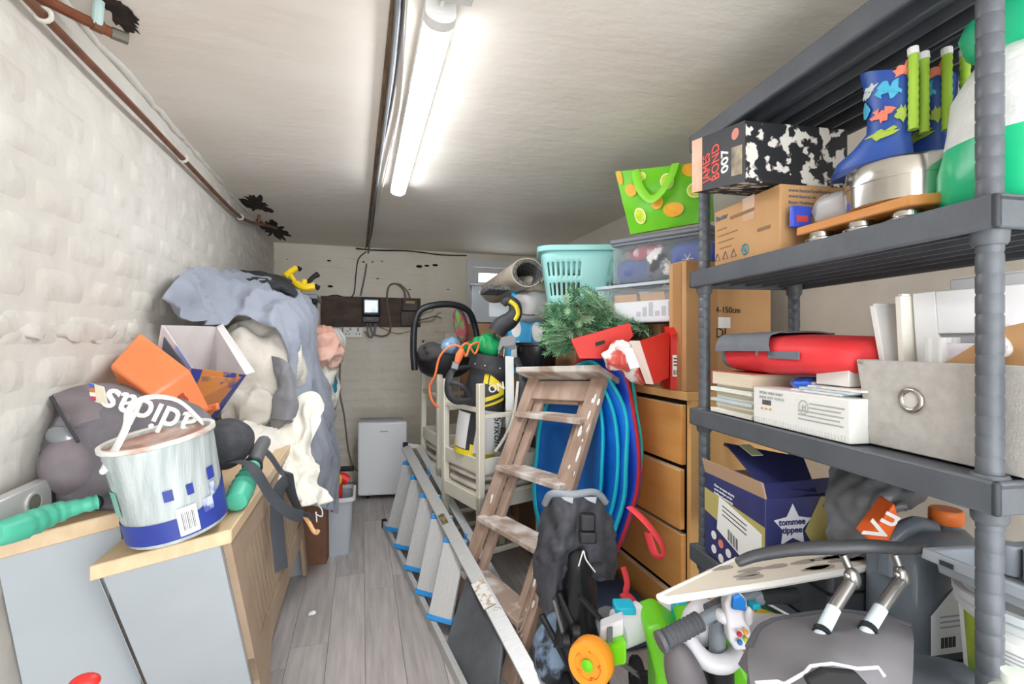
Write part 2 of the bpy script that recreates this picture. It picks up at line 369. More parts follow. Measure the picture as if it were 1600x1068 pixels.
# copper pipes
cop = mat('tarnished copper', '6B4636', .45, .4, col2='84583F', ns=12, lo=.35, hi=.7)
pipe = thing('copper_pipe', 'long brown copper pipe clipped along left wall below the ceiling', 'pipe', (XL+.03, 2, 1.875))
MB().tube(cr([(XL+.03, .7, 1.882), (XL+.028, 1.3, 1.877), (XL+.034, 1.7, 1.872), (XL+.028, 2.1, 1.876), (XL+.03, 3.05, 1.88), P(420, 352, y=3.55), P(440, 359, y=3.95)], 8), .0095, 10).build('tube', cop, pipe)
for yy in (1.28, 2.12, 3.03):
    MB().tube(arc((XL+.03, yy, 1.877), (.014, 0, 0), (0, 0, .014), 0, 2*math.pi, 12)[:-1], .005, 6, closed=True).build('clip', wallp, pipe)
MB().tube([P(405, 316, y=3.4), P(404, 350, y=3.4)], .009, 8).build('riser', cop, pipe)
p2 = thing('capped_pipe', 'short copper pipe with tee and grey capped end under the ceiling hole', 'pipe', P(150, 40, z=H-.05))
cop2 = mat('brown copper', '8A5438', .45, .3, col2='74432D', ns=12)
MB().tube([P(40, -16, z=H-.055), P(110, 20, z=H-.055), P(176, 52, z=H-.055)], .012, 10).build('tube', cop2, p2)
MB().tube([P(174, 51, z=H-.055), P(200, 61, z=H-.055)], .014, 10).build('end_fitting', mat('dull grey metal', '76746A', .5, .6), p2)
MB().tube([P(152, 38, z=H-.055), P(153, 18, z=H-.03), P(155, 2, z=H-.005)], .011, 10).build('branch', mat('pale green pipe', 'A9C2BE', .5), p2)
MB().tube([P(144, 36, z=H-.055), P(160, 44, z=H-.055)], .015, 10).build('tee', cop, p2)
# meter board
brd = mat('dark brown board', '4B3B34', .7, col2='5D4C43', ns=5, bump=.2, bs=20, stretch=(1, 1, 3))
b0, b1 = P(501, 462, y=YB-.02), P(657, 511, y=YB-.02)
solo(MB().obox((b0.x, YB-.028, b1.z), (b1.x-b0.x, 0, 0), (0, .024, 0), (0, 0, b0.z-b1.z)), 'meter_board', brd, 'dark brown wooden board screwed across the back wall', 'board', bevel=.003)
mt = thing('electricity_meter', 'black electricity meter with domed glass on the brown board', 'meter', P(580, 502, y=YB-.03))
def wb2(px0, py0, px1, py1, y, t):
    a, b = P(px0, py0, y=y), P(px1, py1, y=y); return MB().obox((a.x, y-t, b.z), (b.x-a.x, 0, 0), (0, t, 0), (0, 0, a.z-b.z))
wb2(566, 465, 594, 494, YB-.028, .07).build('case', BLACK, mt, bevel=.014, seg=3)
wb2(568, 467, 592, 490, YB-.098, .02).build('glass_dome', mat('meter glass', 'B9C3CC', .12, .3, col2='8E99A5', ns=9), mt, bevel=.012, seg=3)
wb2(566, 494, 593, 504, YB-.028, .06).build('terminal_cover', BLACK, mt, bevel=.006)
txt('kWh', .022, P(573, 499, y=YB-.0885), (1, 0, 0), (0, 0, 1), mat('grey print', '9A9A9A'), mt)
fb = thing('fuse_box', 'small brown fuse box at end of the meter board', 'fuse box', P(640, 486, y=YB-.03))
fbm = mat('brown bakelite', '3E2F2A', .5, col2='544238', ns=10)
wb2(628, 467, 652, 486, YB-.028, .05).build('case', fbm, fb, bevel=.004)
wb2(626, 486, 653, 509, YB-.028, .03).build('base', fbm, fb, bevel=.004)
wb2(634, 470, 648, 474, YB-.078, .002).build('label_plate', mat('brass label', 'A08A62', .5, .3), fb)
so = thing('double_socket', 'white double wall socket below the brown meter board', 'socket', P(552, 520, y=YB-.01))
wb2(536, 511, 566, 527, YB-.006, .03).build('plate', WHITE, so, bevel=.003)
for px in (540, 556):
    for dx, dy in ((2.5, 5), (0, 9.5), (5, 9.5)):
        wb2(px+dx, 511+dy, px+dx+1.5, 511+dy+2, YB-.036, .0008).build('socket_hole', PRINTK, so, smooth=0)
    wb2(px+6-4*(px > 550), 512, px+9-4*(px > 550), 516, YB-.036, .003).build('switch', mat('red marked switch', '8F8480', .4), so)
ro = thing('round_socket', 'old white wall plate with round dial beside the double socket', 'socket', P(525, 520, y=YB-.01))
wb2(513, 511, 535, 528, YB-.006, .025).build('plate', mat('aged white plastic', 'CFCCC6', .4), ro, bevel=.003)
MB().lathe([(.02, 0), (.022, .004), (.02, .016), (.012, .018)], P(526, 521, y=YB-.031), 18, frame((0, -1, 0))).build('dial', mat('grey dial', 'A39F96', .4), ro)
for i, pts in enumerate([[(574, 504), (575, 520), (580, 527), (584, 520), (585, 505)], [(578, 504), (580, 518), (585, 523), (587, 512), (588, 505)], [(570, 517), (576, 526), (582, 525), (580, 512), (579, 505)]]):
    cable('meter_tail', [P(a, b, y=YB-.045-.006*i) for a, b in pts], .006, grayc, 'grey cable tail looping below the black electricity meter', group='meter tails')
cable('fuse_cable', [P(634, 467, y=YB-.05), P(630, 452, y=YB-.05), P(618, 443, y=YB-.05), P(607, 449, y=YB-.04), P(605, 475, y=YB-.04), P(610, 505, y=YB-.04), P(608, 520, y=YB-.04), P(598, 525, y=YB-.04), P(585, 523, y=YB-.04)], .008, mat('grey brown cable', '7B6F62', .5), 'grey cable arching from fuse box over the brown board and under it')
cable('fuse_cable_loop', [P(641, 467, y=YB-.05), P(637, 456, y=YB-.06), P(626, 445, y=YB-.06), P(617, 443, y=YB-.06)], .007, mat('grey brown cable', '7B6F62', .5), 'second grey cable curving out of top of the brown fuse box')
cable('earth_wire', [P(590, 509, y=YB-.032), P(606, 516, y=YB-.03), P(622, 521, y=YB-.02), P(640, 517, y=YB-.02)], .0035, mat('green yellow wire', '9A8A45', .5), 'thin yellowish earth wire sagging below the brown board')
for i, (q, c) in enumerate([([(655, 497), (665, 488), (673, 487), (678, 483)], 'A79C8D'), ([(654, 503), (664, 502), (676, 500), (684, 490), (689, 488)], 'B9A06A'), ([(656, 500), (668, 497), (680, 494), (690, 497)], '6E665C')]):
    cable('loose_wire', [P(a, b, y=YB-.03-.01*i) for a, b in q], .005, mat('loose wire %d' % i, c, .6), ['pale loose wire end curling off the wall past fuse box', 'tan loose wire end curling off the wall past fuse box', 'dark loose wire end curling off the wall past fuse box'][i])
# ================================================================ left side: racked radiator covers and what lies on them
beech = mat('beech laminate', 'D8BE9C', .45, col2='CDB08B', ns=5, stretch=(12, 1, 6), lo=.3, hi=.7)
palegrey = mat('pale grey painted board', 'AEB5BB', .45, col2='A8AFB5', ns=3)
mdf = mat('bare brown fibreboard', 'AD9782', .8, col2='9F8973', ns=6, lo=.3, hi=.7)
LEAN = V((.012, .44, -.785))             # the loose cover has racked: every upright leans this way
def radcover(name, label, R, L, length, lean, slats):
    t = thing(name, label, 'radiator cover', (L+R)/2+lean)
    w = L-R; ln = V((.0, length, .0)); up = V((0, 0, 1)); wn = w.normalized(); ld = lean.normalized()
    # top: R and L are its upper near corners
    MB().obox(R-wn*.0, w, ln, -up*.03).build('top', beech, t, bevel=.003)
    # end panels under the overhanging top
    o = R+wn*.025-up*.03+V((0, .012, 0)); h = lean*(1-.03/.785)
    MB().obox(o, w*.86, V((0, .016, 0)), h).build('end_panel', palegrey, t, bevel=.0015)
    MB().obox(o+V((0, length-.04, 0)), w*.86, V((0, .016, 0)), h).build('end_panel', palegrey, t, bevel=.0015)
    # front frame: top rail, bottom rail, two stiles, slats between
    fx = -wn*.016; fo = o+V((0, .016, 0)); fl = length-.056
    def rail(a, b): return MB().obox(fo+h*a, V((0, fl, 0)), fx, h*(b-a))
    rail(0, .1).build('top_rail', mdf, t); rail(.52, .64).build('bottom_rail', mdf, t)
    MB().obox(fo+h*.1, V((0, .07, 0)), fx, h*.9).build('stile', mdf, t); MB().obox(fo+h*.1+V((0, fl-.07, 0)), V((0, .07, 0)), fx, h*.86).build('stile', mdf, t)
    # curved bracket at the near foot
    pts = [fo+V((0, .07, 0))+h*.64]+[fo+V((0, .07+.16*(1-math.sin(a)), 0))+h*(.64+.3*(1-math.cos(a))) for a in [math.pi/2*k/6 for k in range(7)]]
    MB().prism(pts, fx).build('foot_bracket', mdf, t)
    n = slats
    for k in range(n):
        y = .07+(fl-.14)*(k+.18)/n
        MB().obox(fo+h*.1+V((0, y, 0)), V((0, (fl-.14)/n*.62, 0)), fx*.7, h*.42).build('slat', mdf, t)
    MB().obox(o+w*.86-wn*.008, V((0, length-.04, 0)), wn*.006, h*.94).build('back_board', mat('dark inside board', '4A4038', .9), t)
    return t
AR, AL = V((-.262, 1.15, .785)), V((-.497, 1.12, .752))
radcover('radiator_cover', 'slatted pale grey radiator cover with beech top leaning over holding the paint can', AR, AL, 1.12, LEAN, 22)
# the second cover against the wall
BR, BL = P(192, 803, z=.79), P(-40, 850, z=.76)
BL.x = max(BL.x, XL+.006); BR2 = V((-.5, 1.255, .812)); BL2 = V((XL+.008, 1.165, .798))
t = thing('radiator_cover', 'pale grey radiator cover with beech top pressed against left wall, spirit level on it', 'radiator cover', (-.6, 1.4, 0))
ln = V((0, 1.0, 0)); w = BL2-BR2; dn = V((.0, .2, -.77))
MB().obox(BR2, w, ln, V((0, 0, -.034))).build('top', beech, t, bevel=.003)
MB().obox(BR2-V((.0, -.012, .034))+w*.03, w*.97, V((0, .018, 0)), dn*.955).build('end_panel', palegrey, t, bevel=.0015)
MB().obox(BR2-V((.0, -.93, .034))+w*.03, w*.97, V((0, .018, 0)), dn*.955).build('end_panel', palegrey, t, bevel=.0015)
MB().obox(BR2-V((0, -.03, .034))+w*.03, V((0, .9, 0)), w*.08, dn*.955).build('front_panel', palegrey, t)
# paint can, tilted with the top it stands on
can = thing('paint_can', 'clear plastic paint can with blue label, white handle and dirty rim', 'paint can', (0, 0, 0))
cb = P(281, 822, d=1.02); ax = V((-.16, -.1, 1)).normalized(); M = frame(ax, (1, -.3, 0)); r0, hh = .096, .2
clear = mat('clear plastic painted reflections', 'A3ADAF', .22, col2='C6CECE', ns=5, stretch=(9, 9, .7), lo=.35, hi=.62, alpha=.93, bump=.25, bs=40)  # pale vertical streaks in the colour stand in for reflections
MB().lathe([(r0*.9, 0), (r0*.93, .004), (r0*.955, hh*.5), (r0, hh-.006), (r0, hh), (r0*.96, hh), (r0*.9, .012), (.001, .01)], cb, 40, M).build('body', clear, can, smooth=40)
MB().lathe([(r0*1.0, hh-.006), (r0*1.05, hh-.004), (r0*1.05, hh+.004), (r0*.97, hh+.004), (r0*.97, hh-.006), (r0*1.0, hh-.006)], cb, 40, M, cap=False).build('rim', mat('white rim', 'E3E2DC', .4, col2='B58A78', ns=14, lo=.5, hi=.7), can)
MB().lathe([(r0*.965, hh*.86), (r0*.96, hh*.97), (.001, hh*.9)], cb, 32, M, cap=False).build('paint_residue', mat('dried brown paint skin', '9C6B5C', .5, col2='C9B3A8', ns=12), can)
def cansurf(a, z, k=1.0): r = r0*(.93+.07*z/hh)*k+.0012; return cb+M@V((r*math.cos(a), r*math.sin(a), z))
def canpatch(a0, a1, z0, z1, m, name, n=10, zf=None, k=1.0):
    mb = MB(); zt = zf or (lambda s: z1)
    mb.loft([[cansurf(a0+(a1-a0)*i/n, z0+(zt(i/n)-z0)*j/4, k) for i in range(n+1)] for j in range(5)], cap=False, close=False)
    return mb.build(name, m, can, smooth=60)
cdir = M.transposed()@(V((0, 0, CAMZ))-cb); ca = math.atan2(cdir.y, cdir.x)   # the side of the can that faces the unseen front opening
navy = mat('navy label', '2B3A8C', .4, col2='33459C', ns=9)
canpatch(ca-1.9, ca+1.7, .008, .05, navy, 'label_band', 30, zf=lambda s: .05+.055*max(0, (s-.62)/.38)**1.2)
canpatch(ca-.02, ca+.36, .012, .068, PRINTW, 'barcode_label', k=1.012)
for i in range(8):
    a0 = ca+.06+i*.031; canpatch(a0, a0+(.010 if i % 3 else .018), .022, .058, mat('grey bar print', '77777C', .6), 'barcode_bar', 2, k=1.03)
for (da, z, w, h) in ((.0-.16, .088, .17, .022), (.25, .088, .13, .022), (.72, .1, .2, .026)):
    canpatch(ca+da, ca+da+w, z, z+h, navy, 'printed_badge', 4, k=1.006)
for (da, z, w, h) in ((.5, .04, .24, .028), (.72, .068, .14, .026)):
    canpatch(ca+da, ca+da+w, z, z+h, mat('pale print', 'C9D2EA', .5, col2='5562A6', ns=40), 'printed_roundel', 4, k=1.012)
canpatch(ca-1.5, ca-1.1, .07, .12, mat('teal print', '7FB8AD', .5), 'printed_badge', 4, k=1.006)
e1, e2 = cb+M@V((r0*1.03*math.cos(ca-1.25), r0*1.03*math.sin(ca-1.25), hh-.035)), cb+M@V((r0*1.03*math.cos(ca+1.9), r0*1.03*math.sin(ca+1.9), hh-.03))
hp = cr([e1, P(196, 670, d=.965), P(202, 640, d=.98), P(222, 623, d=1.0), P(255, 620, d=1.03), P(288, 632, d=1.06), e2], 7)
MB().tube(hp, .009, 8, flat=.35).build('handle', mat('white handle', 'E4E6E6', .35), can)
MB().ell(e1, (.006, .006, .006)).build('handle_lug', WHITE, can)
# spirit level
lv = thing('spirit_level', 'silver box-section spirit level lying against left wall', 'spirit level', P(20, 780, d=1.2))
s0, s1 = V((XL+.045, .95, .83)), V((XL+.075, 1.42, .845))
s0, s1 = P(-60, 836, d=.83), P(70, 772, d=1.02)
lvm = mat('silver level body', 'D2D3D2', .35, .4); d = (s1-s0)
MB().bar(s0, s1, .026, .07).build('body', lvm, lv, bevel=.003)
MB().bar(s1, s1+d.normalized()*.012, .027, .061).build('end_cap', BLACK, lv, bevel=.003)
q = s0.lerp(s1, .74)+d.cross(V((0, 0, 1))).normalized()*.0128
MB().lathe([(.018, 0), (.023, 0), (.023, .003), (.018, .003), (.018, 0)], q, 20, frame(-d.cross(V((0, 0, 1))).normalized()*-1), sx=1.0, sy=1.0, cap=False).build('grip_hole_rim', lvm, lv)
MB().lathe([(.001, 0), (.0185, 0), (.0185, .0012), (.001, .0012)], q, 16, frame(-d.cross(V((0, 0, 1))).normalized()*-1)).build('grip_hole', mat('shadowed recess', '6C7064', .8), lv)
# green gripped garden tools
green = mat('green rubber grip', '4BAE92', .45, col2='58B99E', ns=10)
greytube = mat('grey tool tube', '6D6F72', .4, .3)
def shear_tool(label, pts, rr, tube, tr):
    t = thing('garden_shears', label, 'garden shears', pts[0])
    p = cr(pts, 10); mb = MB(); n = len(p)
    rs = [rr*(.72+.42*math.sin(min(1, i/n*1.15+.12)*math.pi)**.6)+(.0016*math.sin(i*1.9) if i > n*.3 else 0) for i in range(n)]; rs[0] *= .55
    mb.tube(p, rs, 12).build('grip', green, t, smooth=60)
    MB().tube(tube, tr, 10).build('shaft', greytube, t, smooth=50)
    MB().tube([tube[0], V(tube[0]).lerp(V(tube[1]), .12)], tr*1.25, 10).build('collar', BLACK, t)
    return t
shear_tool('long green ribbed tool grip with dark shaft, lying in front of the backpack', [P(-12, 836, d=.84), P(30, 824, d=.88), P(90, 800, d=.95), P(152, 784, d=1.0)], .021, [P(150, 785, d=1.0), P(172, 780, d=1.03), P(230, 762, d=1.1)], .012)
shear_tool('short mint green tool grip pointing at the aisle beside the paint can', [P(368, 785, d=1.12), P(376, 768, d=1.16), P(388, 742, d=1.22), P(395, 728, d=1.26)], .024, [P(394, 730, d=1.26), P(404, 705, d=1.36), P(412, 690, d=1.45)], .02)
# backpack
bp = thing('backpack', 'dark grey sports backpack slumped behind the paint can, flap unzipped', 'backpack', P(200, 775, d=1.3))
bpm = mat('charcoal backpack canvas', '6A666C', .85, col2='767278', ns=14, bump=.25, bs=300, bd=.002)
bpm2 = mat('plum grey canvas', '726A6E', .85, col2='7E757A', ns=12, bump=.25, bs=300, bd=.002)
c0 = P(212, 708, d=1.16)
body = bundle(c0, (.15, .12, .118), (0, .12, -.25), .012, 7, 3, sq=.65); body.build('body', bpm, bp, smooth=80)
bundle(P(122, 724, d=1.06), (.055, .06, .062), (0, .3, 0), .01, 7, 5).build('front_pocket', bpm2, bp, smooth=80)
sheet([[P(82, 618, 1.110), P(120, 607, 1.170), P(180, 600, 1.260), P(250, 612, 1.300), P(318, 640, 1.320)], [P(96, 640, 1.070), P(135, 625, 1.100), P(190, 622, 1.160), P(255, 635, 1.180), P(330, 668, 1.200)], [P(118, 668, 1.040), P(155, 655, 1.050), P(205, 655, 1.090), P(262, 668, 1.100), P(330, 700, 1.120)]], 'flap', bpm2, bp, amp=.006, f=9, thick=.01)
MB().tube(cr([P(80, 620, 1.100), P(98, 650, 1.040), P(122, 690, 1.010)], 6), .0035, 6).build('zip_edge', mat('dark grey tape', '3B3B41', .7), bp)
MB().ell(P(98, 682, 1.04), (.034, .02, .022), Euler((0, .3, -.3)).to_matrix()).build('pocket_bulge', mat('shiny grey lining', '8E9297', .2, .5), bp)
xd = (P(290, 668, 1.28)-P(190, 625, 1.245)).normalized()
al = txt('adidas', .085, P(312, 650, 1.075), P(185, 610, 1.05)-P(312, 650, 1.075), P(260, 672, 1.05)-P(268, 628, 1.06), PRINTW, bp, sx=.92, depth=.001, off=.0012)
tg = MB().obox(P(141, 598, 1.04), P(162, 604, 1.04)-P(141, 598, 1.04), P(148, 628, 1.04)-P(141, 598, 1.04), V((0, .004, 0))).build('badge', mat('cream badge', 'CFC8B4', .6), bp, bevel=.003)
for i, cc in enumerate(['3F5FA8', 'C46A3B', 'E3DDD0', 'A83A5A']):
    q0 = P(139+i*.8, 599+i*6.5, 1.04); MB().obox(q0, P(147+i*.8, 600+i*6.5, 1.04)-q0, P(139+i*.8+.8, 605+i*6.5, 1.04)-q0, V((0, -.002, 0))).build('badge_patch', mat('badge %s' % cc, cc), bp)
bundle(P(352, 690, d=1.28), (.06, .1, .06), (0, 0, .2), .008, 8, 8).build('side_pouch', DKCLOTH, bp, smooth=80)
strapm = mat('dark webbing', '3E4248', .75, bump=.3, bs=250, bd=.002)
MB().tube(cr([P(340, 722, 1.22), P(382, 722, 1.2), P(402, 740, 1.18), P(424, 775, 1.2), P(452, 800, 1.24), P(472, 806, 1.3)], 7), .016, 8, flat=.18).build('shoulder_strap', strapm, bp, smooth=60)
MB().tube(cr([P(375, 690, 1.4), P(415, 705, 1.4), P(438, 735, 1.42), P(449, 745, 1.42), P(436, 765, 1.4), P(432, 800, 1.4), P(436, 850, 1.4), P(440, 890, 1.4)], 7), .02, 8, flat=.16).build('webbing_strap', strapm, bp, smooth=60)
MB().tube(cr([P(449, 738, 1.42), P(455, 770, 1.44), P(470, 800, 1.5), P(486, 806, 1.5)], 6), .026, 8, flat=.2).build('strap_end', strapm, bp, smooth=60)
# tan hook
solo(MB().tube(cr([P(472, 800, 1.52), P(482, 815, 1.5), P(490, 829, 1.5), P(495, 832, 1.5), P(497, 828, 1.5)], 6), .0065, 8), 'wooden_hook', mat('pale bent wood', 'D9A878', .5), 'pale curved wooden hook tip poking out below the straps', 'hook')
# orange moulded case
oc = thing('orange_case', 'orange moulded plastic case tipped against left wall behind backpack', 'case', P(250, 640, d=1.6))
om = mat('orange plastic', 'EF8A55', .4, col2='E67F4B', ns=4); om2 = mat('orange plastic end', 'D9663A', .4)
A, B, C, D = P(170, 570, 1.27), P(218, 517, 1.44), P(298, 578, 1.42), P(236, 617, 1.20)
dn = P(214, 600, 1.52)-A; dn = V((.06, .02, -.16))
E, Fq, G, Hq = A+dn*.55, B+dn, P(330, 640, 1.42), P(268, 668, 1.22)
MB().add([A, B, C, D, E, Fq, G, Hq], [[0, 3, 2, 1], [4, 5, 6, 7], [0, 4, 7, 3], [3, 7, 6, 2], [2, 6, 5, 1], [1, 5, 4, 0]]).build('body', om, oc, bevel=.008, seg=3)
n = (Hq-D).cross(C-D).normalized(); n = -n if n.y > 0 else n
o = D.lerp(C, .38)*.5+Hq.lerp(G, .38)*.5
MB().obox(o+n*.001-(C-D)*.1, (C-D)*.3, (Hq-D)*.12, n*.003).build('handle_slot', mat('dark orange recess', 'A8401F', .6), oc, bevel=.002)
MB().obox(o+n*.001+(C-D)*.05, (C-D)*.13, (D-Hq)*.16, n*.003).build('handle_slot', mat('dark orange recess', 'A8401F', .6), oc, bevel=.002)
MB().obox(Hq.lerp(G, .1)+n*.001, (G-Hq)*.8, (D-Hq)*.1, n*.014).build('lip', om2, oc, bevel=.003)
MB().obox(P(312, 637, 1.44), P(338, 630, 1.44)-P(312, 637, 1.44), P(314, 648, 1.44)-P(312, 637, 1.44), V((0, .03, 0))).build('tab', om, oc, bevel=.003)
# open printed carton
pc = thing('printed_carton', 'open blue printed carton lying on its side, white inside, by the orange case', 'carton', P(330, 640, d=1.75))
cw = mat('white card inside', 'CFC9C8', .8, col2='C2BBBA', ns=4); cbp = mat('blue orange printed card', '3A4A9A', .5, col2='D98A4A', ns=7, lo=.48, hi=.52)
cpk = mat('pale lilac printed card', 'D3C6CC', .55, col2='8A96C0', ns=8, lo=.5, hi=.58)
a, b, c, dd = P(254, 508, 1.52), P(338, 510, 1.85), P(384, 585, 1.76), P(300, 575, 1.50)
e, f2, g, h2_ = a+V((-.03, .02, -.17)), b+V((-.03, .02, -.17)), P(335, 655, 1.80), P(282, 640, 1.52)
def panel(p, q, r, s, th=.004):
    nn = (q-p).cross(s-p).normalized(); return MB().prism([p, q, r, s], nn*th)
panel(a, b, f2, e).build('back_panel', cw, pc); panel(b, c, g, f2).build('side_panel', cw, pc); panel(dd, c, g, h2_).build('front_panel', cbp, pc); panel(a, dd, h2_, e).build('side_panel', cpk, pc); panel(e, f2, g, h2_).build('base_panel', cw, pc)
nn = (c-dd).cross(h2_-dd).normalized(); nn = nn if nn.y < 0 else -nn
panel(dd+nn*.003, dd.lerp(c, .16)+nn*.003, h2_.lerp(g, .2)+nn*.003, h2_+nn*.003, .002).build('blue_edge', navy, pc)
panel(dd.lerp(c, .86)+nn*.003, c+nn*.003, g+nn*.003, h2_.lerp(g, .84)+nn*.003, .002).build('blue_edge', navy, pc)
panel(dd.lerp(c, .2)+nn*.003+(h2_-dd)*.15, dd.lerp(c, .8)+nn*.003+(h2_-dd)*.12, h2_.lerp(g, .78)+nn*.003+(dd-h2_)*.15, h2_.lerp(g, .25)+nn*.003+(dd-h2_)*.2, .002).build('printed_picture', mat('orange dusk print', '4F5570', .5, col2='E29A52', ns=9, lo=.42, hi=.6), pc)
nn = (dd-a).cross(e-a).normalized(); nn = nn if nn.x < 0 or nn.y < 0 else -nn
panel(a.lerp(dd, .12)+(e-a)*.12+nn*.004, a.lerp(dd, .85)+(e-a)*.1+nn*.004, a.lerp(dd, .85)+(e-a)*.4+nn*.004, a.lerp(dd, .12)+(e-a)*.45+nn*.004, .002).build('grey_picture', mat('slate print', '565E6C', .5), pc)
tw = V((0, 0, .0)); panel(b+V((.02, 0, .012)), c+V((.03, .0, .01)), c, b, .003).build('flap', mat('white card flap', 'E6E3E3', .7), pc)
# fabrics
def cm(n, a, b, ns=5): return mat(n, a, .88, col2=b, ns=ns, lo=.3, hi=.75, bump=.55, bs=13, bd=.022, sheen=.1)
bluegrey = cm('blue grey cotton', '868C99', '9398A4'); beige = cm('beige cotton', 'C9C2B7', 'D5CFC5'); cream = cm('cream cotton', 'DCD8CC', 'E7E4DA')
dgrey = cm('slate jersey', '77777A', '84848A'); pink = cm('pale pink cotton', 'DDB3A8', 'E8CBC2'); peach = cm('peach cotton', 'D99F8C', 'EAC9BB')
def cloth(mb, name, m, label, cat='cloth'): return solo(mb, name, m, label, cat, smooth=85)
gs = sheet([[P(*q) for q in r] for r in [
 [(268, 440, 1.68), (300, 421, 1.88), (340, 425, 2.2), (380, 434, 2.4), (425, 446, 2.45), (462, 462, 2.5), (486, 485, 2.55), (490, 525, 2.58), (500, 580, 2.58), (515, 650, 2.58), (521, 730, 2.56), (516, 802, 2.5)],
 [(263, 452, 1.63), (298, 440, 1.8), (340, 445, 2.05), (380, 455, 2.15), (420, 465, 2.22), (452, 480, 2.25), (474, 505, 2.28), (478, 545, 2.3), (486, 600, 2.3), (500, 660, 2.3), (510, 735, 2.3), (505, 795, 2.3)],
 [(265, 466, 1.6), (300, 476, 1.76), (340, 480, 1.95), (376, 475, 2.05), (410, 480, 2.08), (436, 500, 2.08), (452, 525, 2.1), (458, 560, 2.12), (468, 610, 2.14), (484, 670, 2.15), (494, 740, 2.16), (490, 790, 2.16)],
 [(276, 482, 1.6), (306, 503, 1.74), (345, 513, 1.9), (375, 500, 1.98), (400, 505, 2.0), (424, 520, 2.0), (440, 540, 2.02), (446, 570, 2.04), (452, 620, 2.05), (462, 690, 2.06), (476, 745, 2.08), (474, 785, 2.08)]]],
 'dust_sheet', bluegrey, None, 9, 12, .006, .034, 7, 2, an=(1, 1, .5)); tag(gs, 'large blue grey cotton dust sheet draped over the clothes pile', 'sheet'); setpivot(gs)
cloth(bundle(P(400, 585, 2.12), (.15, .17, .2), (0, .2, .2), .05, 8, 11), 'beige_trousers', beige, 'beige crumpled cotton trousers under the blue grey sheet', 'trousers')
cloth(bundle(P(388, 630, 2.0), (.12, .12, .08), (0, .1, .2), .035, 10, 19), 'beige_jacket', cm('greige cotton', 'BFB9AF', 'CCC7BE'), 'greige folded cotton jacket beneath the beige trousers', 'jacket')
gsh = sheet([[P(*q) for q in r] for r in [[(428, 556, 1.98), (440, 560, 1.96), (452, 575, 1.97), (456, 590, 2.0)], [(432, 590, 1.96), (444, 592, 1.94), (454, 600, 1.95), (460, 612, 1.98)], [(428, 625, 1.95), (442, 628, 1.93), (454, 630, 1.94), (462, 632, 1.97)], [(424, 652, 1.95), (438, 656, 1.92), (450, 655, 1.93), (458, 650, 1.96)]]], 'grey_shirt', dgrey, None, 8, 8, .006, .014, 14, 13, an=(1, 1, .5)); tag(gsh, 'slate grey jersey shirt hanging between beige trousers and blue grey sheet', 'shirt'); setpivot(gsh)
cloth(bundle(P(432, 655, 2.0), (.06, .07, .045), (0, .3, 0), .03, 14, 21), 'grey_jumper', cm('dark ash jersey', '6E6D6D', '7B7B7C'), 'dark ash crumpled jumper under the slate grey shirt', 'shirt')
cloth(bundle(P(420, 510, 2.2), (.07, .1, .06), (0, 0, 0), .018, 12, 23), 'pink_top', pink, 'pale pink cotton top tucked under the blue grey sheet', 'top')
ws = sheet([[P(*q) for q in r] for r in [
 [(340, 690, 1.75), (372, 668, 1.85), (410, 655, 2.0), (450, 640, 2.05), (485, 618, 2.08), (503, 635, 2.1)],
 [(365, 700, 1.72), (395, 690, 1.8), (425, 690, 1.88), (455, 685, 1.92), (480, 670, 1.96), (492, 668, 2.0)],
 [(400, 728, 1.68), (420, 728, 1.72), (440, 730, 1.78), (460, 730, 1.82), (478, 720, 1.85), (488, 715, 1.9)],
 [(438, 765, 1.62), (446, 768, 1.66), (458, 770, 1.7), (470, 770, 1.72), (484, 765, 1.75), (496, 760, 1.8)],
 [(452, 785, 1.62), (462, 788, 1.65), (472, 790, 1.68), (484, 792, 1.7), (496, 790, 1.73), (513, 788, 1.78)]]],
 'white_blouse', cream, None, 12, 10, .006, .026, 11, 5, an=(1, 1, .4)); tag(ws, 'cream crumpled blouse hanging off edge of the radiator cover', 'blouse'); setpivot(ws)
cloth(bundle(P(400, 690, 1.95), (.14, .2, .06), (0, .1, .2), .02, 11, 29), 'white_sheet', cm('off white linen', 'D6D2C8', 'E3E0D8'), 'off white folded linen under the cream blouse', 'sheet')
solo(MB().tube(cr([P(497, 788, 1.76), P(503, 796, 1.76), P(503, 806, 1.76), P(494, 803, 1.76), P(494, 800, 1.76), P(495, 815, 1.76)], 6), .0025, 6), 'drawstring', WHITE, 'thin white drawstring dangling from the cream blouse', 'string')
cloth(bundle(P(508, 545, 2.8), (.07, .12, .1), (0, 0, 0), .035, 13, 31), 'peach_top', peach, 'peach and white crumpled top behind the blue grey sheet', 'top')
cloth(bundle(P(508, 600, 2.85), (.055, .12, .16), (0, 0, 0), .03, 10, 33), 'cream_dress', cream, 'cream dress hanging behind the blue grey sheet near sockets', 'dress')
cloth(bundle(P(520, 535, 2.9), (.06, .1, .07), (0, 0, 0), .018, 11, 35), 'pale_shirt', cm('pale grey cotton', 'C4C6C4', 'D6D6D0'), 'pale grey shirt heaped below the old round socket', 'shirt')
cloth(bundle(P(519, 610, 2.92), (.025, .1, .12), (0, 0, 0), .012, 9, 37), 'teal_bag', mat('teal nylon', '1F7F96', .5), 'teal nylon bag corner hanging under the cream dress', 'bag')
# a crate of dust sheets fills the heap from below
cloth(bundle(V((-.46, 2.75, .93)), (.17, .40, .26), (0, 0, 0), .025, 6, 41), 'grey_blanket', cm('mid grey wool', '8A8C90', '96989C'), 'mid grey blanket bundled beneath the blue grey sheet', 'blanket')
